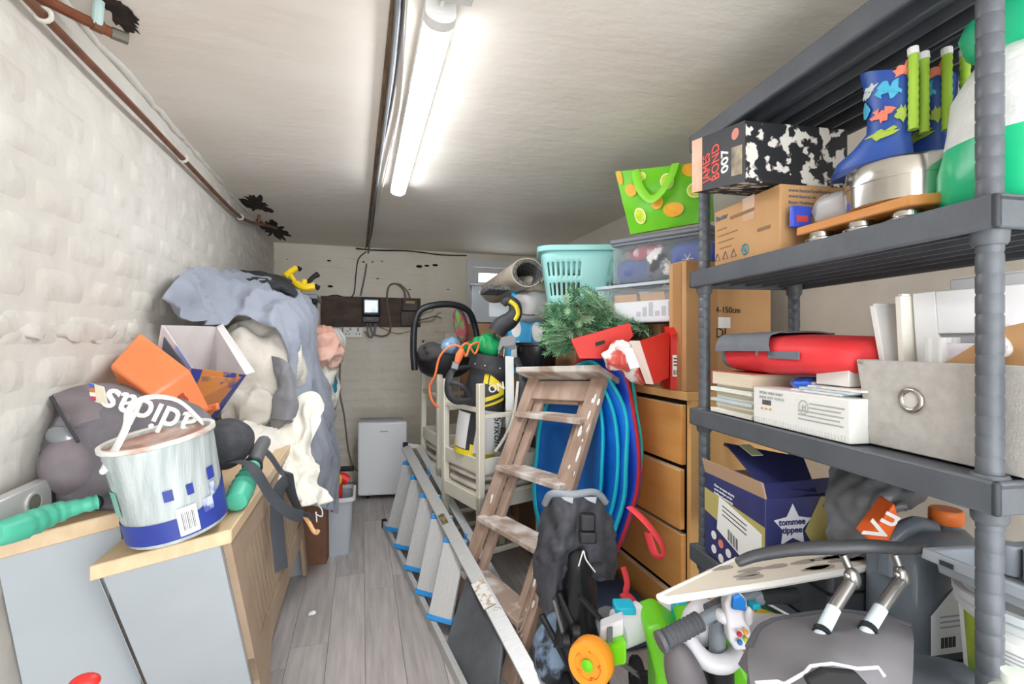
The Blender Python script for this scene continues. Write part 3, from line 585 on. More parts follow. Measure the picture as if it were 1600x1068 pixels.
# tool tote with black bag and yellow tools on top of the heap
tt = thing('tool_tote', 'black and grey open tool tote on top of clothes pile by back wall', 'tool box', P(470, 545, 2.9))
tc_ = P(472, 485, 2.85)
MB().box(tc_+V((-.04, .05, -.06)), (.22, .3, .26)).build('body', BLACK, tt, bevel=.015)
MB().box(tc_+V((-.03, .04, .075)), (.25, .33, .03)).build('rim', mat('grey tote rim', '74767A', .45), tt, bevel=.008)
MB().box(tc_+V((.075, -.05, -.03)), (.02, .1, .12)).build('side_pocket', mat('grey tote pocket', '515459', .6), tt, bevel=.005)
ym = mat('yellow plastic', 'F2CF1F', .4)
def clampy(label, pts, r):
    t = thing('trigger_clamp', label, 'clamp', P(*pts[0]))
    MB().tube(cr([P(*q) for q in pts], 5), r, 10).build('handle', ym, t); MB().tube([P(*pts[-1]), P(pts[-1][0]+6, pts[-1][1]+3, pts[-1][2])], r*.7, 8).build('nose', BLACK, t)
    return t
a_ = clampy('upper yellow tool handle sticking up out of the tool tote', [(445, 432, 2.75), (454, 424, 2.78), (464, 418, 2.8)], .018)
MB().tube([P(452, 427, 2.78), P(459, 437, 2.78), P(463, 446, 2.78)], .014, 10).build('trigger', ym, a_)
a_ = clampy('lower yellow pistol grip tool lying across tool tote rim', [(463, 443, 2.72), (474, 449, 2.72), (492, 447, 2.74)], .022)
MB().tube([P(474, 448, 2.72), P(476, 438, 2.74)], .015, 10).build('trigger', ym, a_)
solo(MB().tube([P(466, 456, 2.82), P(489, 433, 2.88), P(497, 428, 2.9)], [.012, .014, .017], 10), 'chisel', BLACK, 'black tool handle standing up at edge of the tool tote', 'tool')
bb = sheet([[P(*q) for q in r] for r in [[(343, 427, 2.5), (380, 424, 2.55), (420, 428, 2.6), (455, 440, 2.65)], [(360, 432, 2.35), (390, 432, 2.4), (425, 438, 2.42), (462, 452, 2.45)], [(372, 436, 2.3), (400, 440, 2.32), (432, 448, 2.34), (465, 460, 2.38)]]], 'black_bag', mat('black nylon', '35373B', .6, bump=.2, bs=60), None, 6, 6, .02, .01, 10, 6); tag(bb, 'flat black nylon bag lying on top of the blue grey sheet', 'bag'); setpivot(bb)
# floor: brown carton, bin with tools, air conditioner
solo(MB().obox(P(466, 884, z=0)+V((-.06, 0, 0)), (.20, -.02, 0), (.02, .22, 0), (.0, .0, .335)), 'brown_carton', mat('dark brown cardboard', '84604A', .8, col2='744F3B', ns=7, lo=.3, hi=.7, bump=.1), 'dark brown worn carton standing on floor between radiator cover and bin', 'carton', bevel=.004)
bn = thing('waste_bin', 'grey plastic waste bin with clear liner on floor by brown carton', 'bin', (-.145, 2.92, 0))
bc = V((-.145, 2.95, 0)); bm_ = mat('grey bin plastic', 'A9AFB6', .4)
def rr(w, d, z, c, n=6):
    out = []
    for sx, sy, a0 in ((1, 1, 0), (-1, 1, 90), (-1, -1, 180), (1, -1, 270)):
        for k in range(n+1):
            a = math.radians(a0+90*k/n); out.append(c+V((sx*(w/2-.03)+.03*math.cos(a), sy*(d/2-.03)+.03*math.sin(a), z)))
    return out
MB().loft([rr(.17, .22, .0, bc), rr(.2, .26, .3, bc), rr(.19, .25, .3, bc), rr(.155, .205, .012, bc)]).build('body', bm_, bn, smooth=50)
MB().loft([rr(.2, .26, .29, bc), rr(.225, .285, .3, bc), rr(.225, .285, .315, bc), rr(.2, .26, .32, bc), rr(.2, .26, .29, bc)], cap=False).build('rim', mat('pale bin liner', 'C9CDD0', .3), bn, smooth=50)
rd = thing('red_tool', 'red power tool with black grip standing in the grey bin', 'tool', bc+V((0, 0, .02)))
redp = mat('red plastic', 'D6302B', .4)
MB().tube(cr([bc+V((.0, -.02, .02)), bc+V((.01, -.01, .3)), bc+V((.02, 0, .4)), bc+V((.07, .0, .38))], 6), [.03]*19, 10).build('body', redp, rd)
MB().tube([bc+V((-.02, .0, .44)), bc+V((.02, -.0, .45)), bc+V((.1, -.02, .452))], .016, 10).build('grip', RUBBER, rd)
MB().ell(bc+V((.015, -.045, .4)), (.025, .02, .035)).build('badge', mat('yellow badge', 'D8B53A', .5), rd)
MB().tube([bc+V((-.06, .0, .43)), bc+V((-.02, .0, .45))], .02, 10).build('collar', WHITE, rd)
ac = thing('air_conditioner', 'white portable air conditioner panel standing on floor at back wall', 'air conditioner', (.16, 3.88, 0))
a0, a1 = P(559, 776, z=.025), P(636, 771, z=.035)
A3 = V((a0.x, a0.y, .03)); xd = V((a1.x-a0.x, a1.y-a0.y, 0)); hh_ = (775-664)/755*3.72
MB().obox(A3, xd, V((-.0, .05, 0)), (0, 0, hh_)).build('front_panel', mat('glossy white panel', 'EDEFF2', .3), ac, bevel=.012, seg=3)
MB().obox(A3+V((.0, .05, .0)), xd, V((0, .22, 0)), (0, 0, hh_+.0)).build('body', mat('grey white casing', 'C9CACB', .4), ac, bevel=.015, seg=3)
for k in (.2, .8): MB().tube([A3+xd*k+V((-.012, .04, -.008)), A3+xd*k+V((.012, .04, -.008))], .022, 12).build('castor', RUBBER, ac)
MB().obox(A3+xd*.45+V((0, -.0008, hh_*.87)), xd*.16, (0, -.0008, 0), (0, 0, .006)).build('logo_mark', mat('grey mark', '9FA3A8'), ac)
MB().obox(A3+xd*.05+V((0, .08, hh_-.002)), xd*.9, V((0, .1, 0)), (0, 0, .012)).build('top_vent', mat('grey vent', '9B9C9E', .5), ac, bevel=.004)
solo(bundle(P(488, 958, z=.006), (.014, .012, .008), (0, 0, 0), .004, 60, 2, 12, 8), 'paper_scrap', PRINTW, 'tiny white scrap of paper on the grey floor planks', 'paper')
solo(MB().ell(P(132, 1066, d=.72), (.02, .015, .012)), 'red_toy', redp, 'small red plastic toy in front of the grey radiator cover panel', 'lid')
# ================================================================ middle: ladders, chairs, golf bag
bluep = mat('bright blue plastic', '2F8FD8', .4)
al = thing('aluminium_stepladder', 'aluminium stepladder with blue tread ends lying on its side along the floor', 'stepladder', (.25, 2.4, 0))
f0, f1 = P(601, 820, z=.02), P(724, 1076, z=.02)            # lower stile, on the floor
f1 = f0+(f1-f0)*1.12
g0, g1 = P(640, 703, y=3.16), P(835, 1076, y=1.62)          # upper stile
g0 = V((.272, 3.17, .50)); g1 = P(852, 1100, y=1.36)
MB().bar(f0, f1, .022, .05, (0, 0, 1)).build('stile', ALU, al, bevel=.002)
MB().bar(g0, g1, .022, .058, (1, 0, .3)).build('stile', ALU, al, bevel=.002)
tr = [((611, 832), (640, 713)), ((621, 860), (653, 736)), ((635, 895), (667, 763)), ((652, 934), (683, 796)), ((675, 973), (703, 834))]
treadm = mat('ribbed aluminium tread', 'CFD0D0', .45, .2, col2='B9B7B3', ns=9, stretch=(40, 40, 1), lo=.3, hi=.7)
for (b, t_) in tr:
    pb = P(*b, z=.045); k = (pb.y-f0.y)/(f1.y-f0.y); yy = pb.y
    pt = min((g0.lerp(g1, q_/200) for q_ in range(201)), key=lambda w_: abs(CY+(CAMZ-w_.z)/(w_.x*SN+w_.y*CS)*F-t_[1]))
    pb = f0.lerp(f1, k)+V((0, 0, .02)); dr = (pt-pb); wd = V((.082, -.075, .0)); th = V((.012, .013, 0))
    o = pb-wd*.35+dr*.04; tdr = dr*.9
    trd = MB().obox(o, tdr, wd, th).build('tread', treadm, al, bevel=.002)
    for q in range(1, 5): MB().obox(o+wd*(q/5-.01)-th*.12, tdr, wd*.02, th*.12).build('rib', treadm, trd, smooth=0)
    for a_, s_ in ((0, .055), (.945, .055)):
        MB().obox(o+tdr*(a_-.01)-wd*.06-th*.2, tdr*s_, wd*1.12, th*1.4).build('tread_end', bluep, al, bevel=.003)
# rear frame folded against it
rdx = V((.075, .0, .015)); r0_, r1_ = P(654, 697, y=3.2), P(796, 942, y=1.95)
MB().bar(r0_, r1_, .02, .04, (1, 0, .3)).build('rear_stile', ALU, al, bevel=.002)
MB().bar(f0+V((.07, .05, 0)), f0.lerp(f1, .85)+V((.07, 0, 0)), .02, .04).build('rear_stile', ALU, al, bevel=.002)
for k in (.2, .42, .66, .88):
    q = r0_.lerp(r1_, k); MB().box(q+V((-.012, 0, -.012)), (.03, .04, .03)).build('plastic_cap', bluep, al, bevel=.006)
    MB().bar(q, f0.lerp(f1, .04+k*.72)+V((.07, 0, 0)), .02, .012).build('rear_brace', ALU, al)
MB().bar(g0+V((0, .02, .01)), r0_, .03, .03).build('top_hinge', ALU, al, bevel=.004)
MB().bar(r1_, g0.lerp(g1, .80), .03, .05).build('hinge_plate', ALU, al, bevel=.004)
kn = g0.lerp(g1, .745); gd = (g1-g0).normalized()
MB().bar(kn-gd*.07+V((-.013, 0, .012)), kn+gd*.07+V((-.013, 0, .012)), .003, .05, (1, 0, .3)).build('warning_label', mat('printed safety label', 'E6E4DE', .5, col2='B9A08E', ns=50, lo=.5, hi=.62), al)
kb = g0.lerp(g1, .46); MB().bar(kb-gd*.04+V((-.013, 0, .012)), kb+gd*.04+V((-.013, 0, .012)), .003, .03, (1, 0, .3)).build('maker_plate', mat('black gold plate', '4C4A42', .5, col2='8C7A4A', ns=60), al)
for q in (f0, g0): MB().bar(q+V((0, -.0, 0)), q+V((-.003, .035, 0)), .03, .062).build('rubber_foot', RUBBER, al, bevel=.004)
# the platform: a dark worn board between the stiles
ptl, pll, pbb, ptr = P(731, 893, 2.02), P(697, 1003, 1.83), P(722, 1085, 1.62), P(786, 985, 1.72)
pbr = P(775, 1095, 1.55)
MB().prism([ptl, pll, pbb, pbr, ptr], V((.012, .004, -.004))).build('platform', mat('scuffed slate grey board', '4A4C4F', .6, col2='62666B', ns=7, nd=8, lo=.4, hi=.75, bump=.1), al, bevel=.004)
# ---- wooden stepladder
wood = mat('paint spattered old wood', '9A7F6E', .75, col2='B9A090', ns=6, nd=8, stretch=(3, 3, .6), lo=.3, hi=.72, bump=.35, bs=30, bd=.006)
woodw = mat('white crusted old wood', 'A58F80', .8, col2='DCD6CD', ns=9, nd=8, lo=.42, hi=.62, bump=.4, bs=30, bd=.006)
spl = mat('white paint splash', 'E9E7E3', .6)
ws_ = thing('wooden_stepladder', 'old wooden stepladder spattered with white paint, leaning against the blue tent', 'stepladder', (.4, 1.8, 0))
LF, LT = V((.365, 2.09, .0)), P(832, 590, 2.3); RF, RT = P(790, 1066, z=.0), P(934, 590, 2.0)
acr = (RT-LT).normalized(); up_ = ((LT-LF)+(RT-RF)).normalized(); nf = acr.cross(up_).normalized(); nf = nf if nf.y < 0 else -nf
def stile(p, q, w, t): return MB().obox(p-acr*w/2, acr*w, q-p, -nf*t)
def splash(parent, o, ux, uy, n, seed, w, h):
    rnd = random.Random(seed)
    for i in range(n):
        c = o+ux*rnd.random()*w+uy*rnd.random()*h; r = rnd.uniform(.003, .011); L_ = rnd.uniform(.8, 3.2)
        pts = [c+ux*r*.6*math.cos(a*.785)*(1+.3*rnd.random())+uy*r*L_*math.sin(a*.785)*(1+.4*rnd.random()) for a in range(8)]
        MB().prism(pts, nf*.0008).build('paint_splash', spl, parent, smooth=0)
sl = stile(LF, LT, .065, .03).build('stile', wood, ws_, bevel=.003); sr = stile(RF, RT, .075, .03).build('stile', wood, ws_, bevel=.003)
splash(sl, LF.lerp(LT, .45)-acr*.028+nf*.0004, acr, up_, 14, 3, .055, .6); splash(sr, RF.lerp(RT, .1)-acr*.03+nf*.0004, acr, up_, 34, 5, .06, .95)
MB().obox(LF.lerp(LT, .12)+acr*.03-nf*.035, acr*.05, (LT-LF)*.82, -nf*.022).build('rear_stile', wood, ws_, bevel=.003)
MB().obox(RF.lerp(RT, .12)-acr*.09-nf*.035, acr*.05, (RT-RF)*.82, -nf*.022).build('rear_stile', wood, ws_, bevel=.003)
for k in (.9,): MB().obox(LF.lerp(LT, k)-nf*.03+acr*.02, acr*.28, up_*.07, -nf*.02).build('rear_rail', wood, ws_, bevel=.003)
for i, k in enumerate((.835, .60, .385, .17)):
    a_, b_ = LF.lerp(LT, k), RF.lerp(RT, k)
    v = b_-a_; dpt = V((nf.x, nf.y, 0)).normalized()*.085
    st = MB().obox(a_-v*.02+dpt*.35-V((0, 0, .012)), v*1.02, -dpt*1.3, V((0, 0, .024))).build('step', woodw, ws_, bevel=.004)
top_o = LT-acr*.05+nf*.07; MB().obox(top_o, acr*((RT-LT).length+.11), -nf*.15+V((0, 0, -.0)), V((0, 0, .028))).build('top_board', woodw, ws_, bevel=.006)
MB().obox(LT.lerp(RT, .0)-up_*.1-nf*.01, RT-LT, up_*.09, -nf*.02).build('top_rail', wood, ws_, bevel=.003)
MB().obox(RF.lerp(RT, .34)+acr*.03-nf*.0, acr*.03, (RT-RF)*.13, -nf*.02).build('stay_cleat', wood, ws_, bevel=.004)
# rope loop stay on the right stile
MB().tube(cr([RF.lerp(RT, .42)+nf*.01, RF.lerp(RT, .2)+nf*.012-acr*.02, RF.lerp(RT, .14)+nf*.012, RF.lerp(RT, .2)+nf*.012+acr*.015, RF.lerp(RT, .36)+nf*.01+acr*.01], 5), .004, 6).build('cord', mat('grubby cord', 'A3907F', .9), ws_)
# ---- cream chairs: an upright one and an upturned one on top of it
creamw = mat('cream painted chair wood', 'DCD8C8', .45, col2='D3CEBC', ns=5)
plaid = mat('grey plaid cushion', 'C9C1B6', .9, col2='B5ACA0', ns=7, lo=.4, hi=.6, bump=.2, bs=200, bd=.003)
stripe = mat('plaid dark line', '8F857B', .9)
def chair(name, label, o, a, b, z0, inv, group, back=1.0):
    """o: the near corner on plan, a / b: edges on plan; upturned when inv"""
    s = -1 if inv else 1; zs = z0 + s*.44; U = V((0, 0, s))
    t = thing(name, label, 'chair', V((o.x, o.y, 0))+(a+b)/2+V((0, 0, z0 if not inv else z0-.44)), group=group)
    ad, bd_ = a.normalized(), b.normalized(); lw = .034
    base = V((o.x, o.y, 0))
    def post(p, za, zb, w=lw): return MB().box(V((p.x, p.y, (za+zb)/2)), (w, w, abs(zb-za)), Rz(math.atan2(ad.y, ad.x)))
    cs = [base, base+a, base+a+b, base+b]
    # corners 0 and 1 carry the back posts
    for i, c in enumerate(cs):
        zb = zs+s*(.44*back if i < 2 else 0.0)
        post(c, z0, zb).build('back_post' if i < 2 else 'leg', creamw, t, bevel=.004)
    for p, q in ((0, 1), (1, 2), (2, 3), (3, 0)):
        MB().bar(cs[p]+V((0, 0, zs-s*.04)), cs[q]+V((0, 0, zs-s*.04)), .02, .07).build('apron', creamw, t, bevel=.002)
        MB().bar(cs[p]+V((0, 0, z0+s*(.16 if p % 2 else .13))), cs[q]+V((0, 0, z0+s*(.16 if p % 2 else .13))), .018, .022).build('stretcher', creamw, t, bevel=.002)
    MB().prism([c+V((0, 0, zs-s*.006)) for c in cs], U*.012).build('seat', creamw, t, bevel=.002)
    cc = (cs[0]+cs[2])/2+V((0, 0, zs+s*.026)); R3 = Rz(math.atan2(ad.y, ad.x))
    cu = MB(); cu.ell((0, 0, 0), (1, 1, 1), n=32, m=14)
    cu.warp(lambda p: cc+R3@V((math.copysign(abs(p.x)**.42, p.x)*a.length*.52, math.copysign(abs(p.y)**.42, p.y)*b.length*.52, p.z*.026)))
    cush = cu.build('cushion', plaid, t, smooth=70)
    for k in range(-2, 3):
        for (e, f_) in ((ad*a.length*.5, bd_*b.length*.19*k), (bd_*b.length*.5, ad*a.length*.19*k)):
            zt = V((0, 0, s*.0255*(1-abs(k)*.04)))
            MB().bar(cc+zt+f_-e*.8, cc+zt+f_+e*.8, .004, .0015).build('plaid_line', stripe, cush, smooth=0)
    if back > .5:
        for k in ((.40,) if inv else (.36, .24)):
            MB().bar(cs[0]+V((0, 0, zs+s*(k+.03))), cs[1]+V((0, 0, zs+s*(k+.03))), .016, .05).build('back_rail', creamw, t, bevel=.003)
        for k in (() if inv else (.3, .5, .7)):
            MB().bar(cs[0].lerp(cs[1], k)+V((0, 0, zs)), cs[0].lerp(cs[1], k)+V((0, 0, zs+s*.28)), .014, .03, (1, 0, 0)).build('back_slat', creamw, t, bevel=.002)
    return t
ca_, cb_ = V((-.11, .355, 0)), V((.345, .107, 0))
C0 = V((.545, 2.26, 0))
# the upright ones carry no tall backs here: their backs face the wall of boxes
def upright(name, label, o, a, b, z0, g): return chair(name, label, o+b, a, -b, z0, False, g)
GR = 'cream dining chairs stacked in pairs'
upright('dining_chair', 'cream dining chair with plaid cushion standing under the upturned chair with golf bag', C0, ca_, cb_, 0, GR)
chair('dining_chair', 'upturned cream dining chair holding the golf bag between its legs', C0, ca_, cb_, .98, True, GR)
C1 = V((.44, 2.86, 0)); cd_, ce_ = V((-.05, .36, 0)), V((.34, .05, 0))
upright('dining_chair', 'cream dining chair standing by back wall under a second upturned chair', C1, cd_, ce_, 0, GR)
chair('dining_chair', 'upturned cream dining chair below the black baby car seat', C1, cd_, ce_, .99, True, GR)
# ---- golf bag
gb = thing('golf_bag', 'black, white and yellow golf bag standing in the upturned chair', 'golf bag', P(745, 705, 2.5))
g_b, g_t = P(742, 706, 2.52), P(768, 556, 2.52); gx = frame(g_t-g_b, (1, -.2, 0)); gl = (g_t-g_b).length
blk = mat('black golf nylon', '2C2D30', .6, col2='38393D', ns=20, bump=.15, bs=80); yel = mat('yellow golf panel', 'E2CC2C', .5); wht = mat('white golf panel', 'DAD9D8', .5)
def gbs(a, z, k=1.0):
    r = (.105+.012*math.sin(z*9)+(.012 if z > gl*.82 else 0))*k; return g_b+gx@V((r*math.cos(a), r*.9*math.sin(a), z))
def gpatch(a0, a1, z0, z1, m, name, k=1.02, n=12, sl=0):
    return MB().loft([[gbs(a0+(a1-a0)*i/n, z0+(z1-z0)*j/8+sl*i/n, k) for i in range(n+1)] for j in range(9)], cap=False, close=False).build(name, m, gb, smooth=70)
MB().loft([[gbs(2*math.pi*k/36, gl*j/20) for k in range(36)] for j in range(21)]).build('body', blk, gb, smooth=60)
gd_ = gx.transposed()@(V((0, 0, CAMZ))-g_b); ga = math.atan2(gd_.y, gd_.x)
gpatch(ga-1.25, ga-.45, .03, .21, wht, 'white_panel', 1.05); gpatch(ga-.1, ga+1.0, .02, .24, wht, 'white_panel', 1.12); gpatch(ga-1.5, ga+1.2, -.003, .026, yel, 'yellow_base_trim', 1.06)
gpatch(ga-1.32, ga-1.15, .02, .07, yel, 'yellow_tab', 1.08); gpatch(ga-.25, ga-.05, .0, .06, yel, 'yellow_tab', 1.1)
gpatch(ga+.0, ga+.95, .25, .30, yel, 'yellow_pocket_edge', 1.1, sl=.05); gpatch(ga+.05, ga+.9, .265, .28, blk, 'zip', 1.13, sl=.05)
gpatch(ga-.1, ga+.9, .3, .40, blk, 'pocket', 1.09); gpatch(ga+.1, ga+.9, .37, .42, yel, 'yellow_stripe', 1.12, sl=-.05); gpatch(ga-.15, ga+.05, .37, .42, yel, 'yellow_stripe', 1.12)
gpatch(-math.pi, math.pi, gl*.86, gl*1.01, blk, 'collar', 1.04, 30)
for k in (-.7, -.2, .5): MB().ell(gbs(ga+k, gl*.9, 1.06), (.006, .006, .006), n=8, m=6).build('stud', STEEL, gb)
s_o = gbs(ga+.32, .335, 1.14); s_x = (gbs(ga+.6, .35, 1.14)-gbs(ga+.1, .325, 1.14)).normalized()
txt('ON', .055, s_o-s_x*.02, s_x, gx@V((0, 0, 1)), PRINTW, gb, off=.001)
s_o = gbs(ga+.5, .22, 1.16); txt('Srixon', .06, s_o, gx@V((0, 0, -1))+s_x*.2, s_x, PRINTK, gb, shear=.3)
MB().tube(cr([gbs(ga-1.3, gl*.85, 1.1), P(706, 580, 2.38), P(700, 610, 2.35), P(712, 626, 2.36), P(735, 625, 2.38)], 7), .022, 8, flat=.5).build('shoulder_strap', blk, gb, smooth=60)
MB().tube(cr([P(700, 602, 2.36), P(710, 598, 2.34), P(725, 605, 2.34), P(732, 616, 2.36)], 5), .012, 8).build('strap_pad', blk, gb)
MB().box(P(711, 571, 2.36), (.035, .012, .035), Euler((0, .3, 0)).to_matrix()).build('buckle', mat('grey buckle', '6F7073', .3, .5), gb, bevel=.003)
# clubs and head covers
def club(label, p, q, head, m): 
    t = thing('golf_club', label, 'golf club', p); MB().tube([p, q], .006, 8).build('shaft', STEEL, t); head.build('head', m, t, smooth=60); return t
iron = mat('dull steel club', '7A7B7E', .45, .4)
q = P(790, 553, 2.46); MB_ = MB().prism([P(778, 545, 2.46), P(783, 527, 2.46), P(800, 523, 2.46), P(806, 528, 2.46), P(804, 538, 2.46), P(792, 541, 2.46), P(786, 540, 2.46), P(780, 549, 2.46)], V((0, .02, 0)))
club('steel golf iron with angled head sticking out of the golf bag', P(774, 600, 2.5), P(780, 546, 2.47), MB_, iron)
club('second golf iron with rounded head behind the angled one', P(785, 600, 2.52), P(788, 545, 2.52), MB().prism([P(786, 544, 2.53), P(790, 534, 2.53), P(806, 532, 2.53), P(810, 540, 2.53), P(804, 546, 2.53)], V((0, .02, 0))), iron)
hc = thing('headcover', 'black and yellow curved golf club headcover above the golf bag', 'headcover', P(760, 570, 2.52))
MB().tube(cr([P(786, 476, 2.5), P(792, 470, 2.5), P(803, 474, 2.5), P(805, 488, 2.5), P(797, 500, 2.5), P(784, 508, 2.5), P(775, 520, 2.5)], 6), [.016+.03*min(1, i/26) for i in range(37)], 12).build('cover', blk, hc, smooth=60)
MB().tube(cr([P(796, 470, 2.47), P(806, 478, 2.47), P(809, 490, 2.47), P(804, 500, 2.47)], 5), .012, 8).build('yellow_edge', yel, hc)
MB().tube([P(773, 520, 2.5), P(763, 570, 2.52)], .006, 8).build('shaft', BLACK, hc)
solo(bundle(P(762, 540, 2.55), (.075, .07, .055), (0, .2, 0), .012, 12, 51), 'green_cover', mat('shiny green fabric', '0F8A4A', .4, col2='16A05A', ns=9), 'shiny green fabric cover on the golf clubs', 'cover', smooth=85)
solo(bundle(P(738, 545, 2.6), (.05, .05, .035), (0, 0, 0), .01, 14, 53), 'green_headcover', mat('dark green fabric', '0B6E3C', .5), 'small dark green headcover under the orange cord', 'headcover', smooth=85)
solo(MB().obox(P(789, 556, 2.44), P(803, 556, 2.44)-P(789, 556, 2.44), V((.006, .02, 0)), P(790, 692, 2.44)-P(789, 556, 2.44)), 'metal_rail', mat('pale grey metal', 'A9A9A8', .35, .5), 'pale grey metal rail standing upright beside the golf bag', 'rail', bevel=.002)
bat = thing('curved_arm', 'dark curved arm with cream edge standing between golf bag and wooden stepladder', 'arm', P(778, 706, 2.4))
bpts = cr([P(815, 595, 2.44), P(812, 630, 2.42), P(805, 660, 2.4), P(793, 685, 2.4), P(780, 704, 2.4)], 6)
MB().tube(bpts, .024, 8, flat=.5).build('core', mat('charcoal plastic', '3F444B', .5), bat, smooth=60); MB().tube([p+V((-.022, -.008, 0)) for p in bpts], .008, 6).build('edge', creamw, bat)
MB().tube(cr([P(806, 560, 2.5), P(815, 580, 2.48), P(818, 600, 2.46), P(812, 620, 2.46)], 5), .04, 10, flat=.5).build('shoulder', mat('charcoal plastic', '3F444B', .5), bat, smooth=60)
# ---- orange extension cord
orange = mat('orange cord', 'F07A45', .5)
cable('extension_cord', [P(686, 636, 2.42), P(676, 627, 2.4), P(671, 605, 2.4), P(680, 585, 2.38), P(686, 560, 2.38), P(697, 545, 2.38), P(712, 539, 2.38), P(722, 545, 2.38), P(728, 556, 2.4), P(735, 540, 2.42), P(748, 535, 2.45), P(742, 552, 2.45), P(730, 536, 2.42), P(718, 546, 2.4), P(716, 560, 2.4)], .0055, orange, 'orange extension cord looping over golf bag and chair legs', 'cord')
solo(MB().tube([P(714, 566, 2.36), P(718, 554, 2.36), P(722, 546, 2.36)], [.014, .02, .012], 10), 'cord_plug', orange, 'orange plug end of the extension cord by golf bag buckle', 'plug')
# ---- baby car seat on the upturned chair by the wall
cs_ = thing('baby_car_seat', 'black baby car seat with tall arched carry handle on the upturned chair', 'car seat', P(690, 585, 2.95))
hp = cr([P(648, 578, 2.85), P(646, 545, 2.85), P(648, 505, 2.85), P(658, 484, 2.87), P(682, 476, 2.9), P(710, 476, 2.95), P(732, 486, 3.0), P(742, 510, 3.05), P(747, 540, 3.05)], 6)
MB().tube(hp, .02, 10).build('handle', BLACK, cs_, smooth=60)
sc = P(694, 565, 3.0)
MB().loft([[sc+V((k*(.17*math.cos(a)), k*.2*math.sin(a), z)) for a in [2*math.pi*i/28 for i in range(28)]] for k, z in ((.55, -.09), (.85, -.06), (1, .0), (1.02, .05), (.9, .055), (.75, -.02), (.3, -.05))]).build('shell', mat('black seat shell', '232326', .5), cs_, smooth=60)
bundle(sc+V((-.07, -.1, .055)), (.1, .08, .055), (0, .1, 0), .012, 12, 61).build('seat_pad', mat('charcoal padding', '4A4647', .8), cs_, smooth=85)
for i in range(3): MB().ell(P(661+i*3, 533+i*9, 2.78), (.008, .008, .008), n=8, m=6).build('stud', mat('dark stud', '2A2A2C', .3), cs_)
solo(bundle(P(702, 540, 2.86), (.055, .05, .045), (0, 0, 0), .012, 13, 63), 'plastic_bag', mat('thin blue plastic', '8DB4D6', .25, alpha=.85), 'thin crumpled blue plastic bag in the baby car seat', 'bag', smooth=85)
# colourful paddle
pd = thing('paddle', 'colourful oval wooden paddle board standing behind the orange cord', 'board', P(722, 545, 3.1))
def oval(s, dd): return [P(717+dd, 508, 3.1)+V((0, 0, 0))+(P(717, 480, 3.1)-P(717, 508, 3.1))*s*math.cos(a)+(P(728, 512, 3.1)-P(717, 508, 3.1))*s*.95*math.sin(a)+(P(723, 532, 3.1)-P(717, 508, 3.1))*.0 for a in [2*math.pi*i/28 for i in range(28)]]
lean_ = P(723, 533, 3.1)-P(713, 482, 3.1); pc_ = P(718, 508, 3.1); pw = P(727, 506, 3.1)-pc_
def oval(s, q=0): return [pc_+lean_*.52*s*math.cos(a)+pw*s*math.sin(a)+V((0, q, 0)) for a in [2*math.pi*i/28 for i in range(28)]]
MB().prism(oval(1), V((.02, .014, 0))).build('rim', mat('dark multicolour rim', '3C4A55', .5, col2='B0404A', ns=18, lo=.45, hi=.55), pd)
MB().prism(oval(.8, -.002), V((.0, .004, 0))).build('face', mat('red green painted face', 'B24452', .5, col2='5C9E52', ns=14, lo=.45, hi=.55), pd)
MB().prism([p+lean_*-.28 for p in oval(.34, -.005)], V((.0, .004, 0))).build('green_patch', mat('leaf green paint', '67B04E', .5), pd)
# ================================================================ chest of drawers and what is piled on it
chm = mat('birch veneer', 'EDAF68', .4, col2='E4A258', ns=4, nd=6, stretch=(2, .6, 6), lo=.3, hi=.7)
chs = mat('birch side panel', 'EDBF80', .4, col2='E6B472', ns=4, stretch=(4, 4, .6), lo=.3, hi=.7)
CX0, CY0, CY1, CD = 1.107, 1.46, 2.27, .47
ch = thing('chest_of_drawers', 'birch veneer chest of drawers with four handleless drawers beside the shelving', 'chest of drawers', (1.34, 1.87, 0))
MB().obox((CX0+.0, CY0, .97), (CD, 0, 0), (0, CY1-CY0, 0), (0, 0, .03)).build('top', chs, ch, bevel=.002)
MB().obox((CX0+.02, CY0+.004, 0), (CD-.02, 0, 0), (0, .022, 0), (0, 0, .97)).build('side_panel', chs, ch, bevel=.0015)
MB().obox((CX0+.02, CY1-.026, 0), (CD-.02, 0, 0), (0, .022, 0), (0, 0, .97)).build('side_panel', chs, ch, bevel=.0015)
MB().obox((CX0+CD-.012, CY0+.03, .03), (.006, 0, 0), (0, CY1-CY0-.06, 0), (0, 0, .93)).build('back_board', chs, ch)
MB().obox((CX0+.03, CY0+.03, .02), (.02, 0, 0), (0, CY1-CY0-.06, 0), (0, 0, .06)).build('plinth', chs, ch)
MB().obox((CX0+.05, CY0+.03, .03), (.004, 0, 0), (0, CY1-CY0-.06, 0), (0, 0, .93)).build('inner_board', mat('dark drawer gap', '3A2A1C', .9), ch)
for i in range(4):
    z = .03+i*.2345; off = (-.012, 0, -.006, .0)[i]
    dr = MB().obox((CX0+off, CY0+.03, z), (.02, 0, 0), (0, CY1-CY0-.06, 0), (0, 0, .214)).build('drawer', chm, ch, bevel=.002)
    MB().obox((CX0+off+.001, CY0+.031, z+.2135), (.0185, 0, 0), (0, CY1-CY0-.062, 0), (0, 0, .004)).build('top_edge', mat('pale drawer edge', 'E8CFA8', .5), dr)
# supporting carton, mostly hidden
solo(MB().obox((1.16, 1.70, 1.0), (.40, 0, 0), (0, .52, 0), (0, 0, .255)), 'storage_carton', mat('dull cardboard', 'A98862', .85, col2='9C7B57', ns=6), 'dull brown carton on the chest beneath the clear plastic tray', 'carton', bevel=.003)
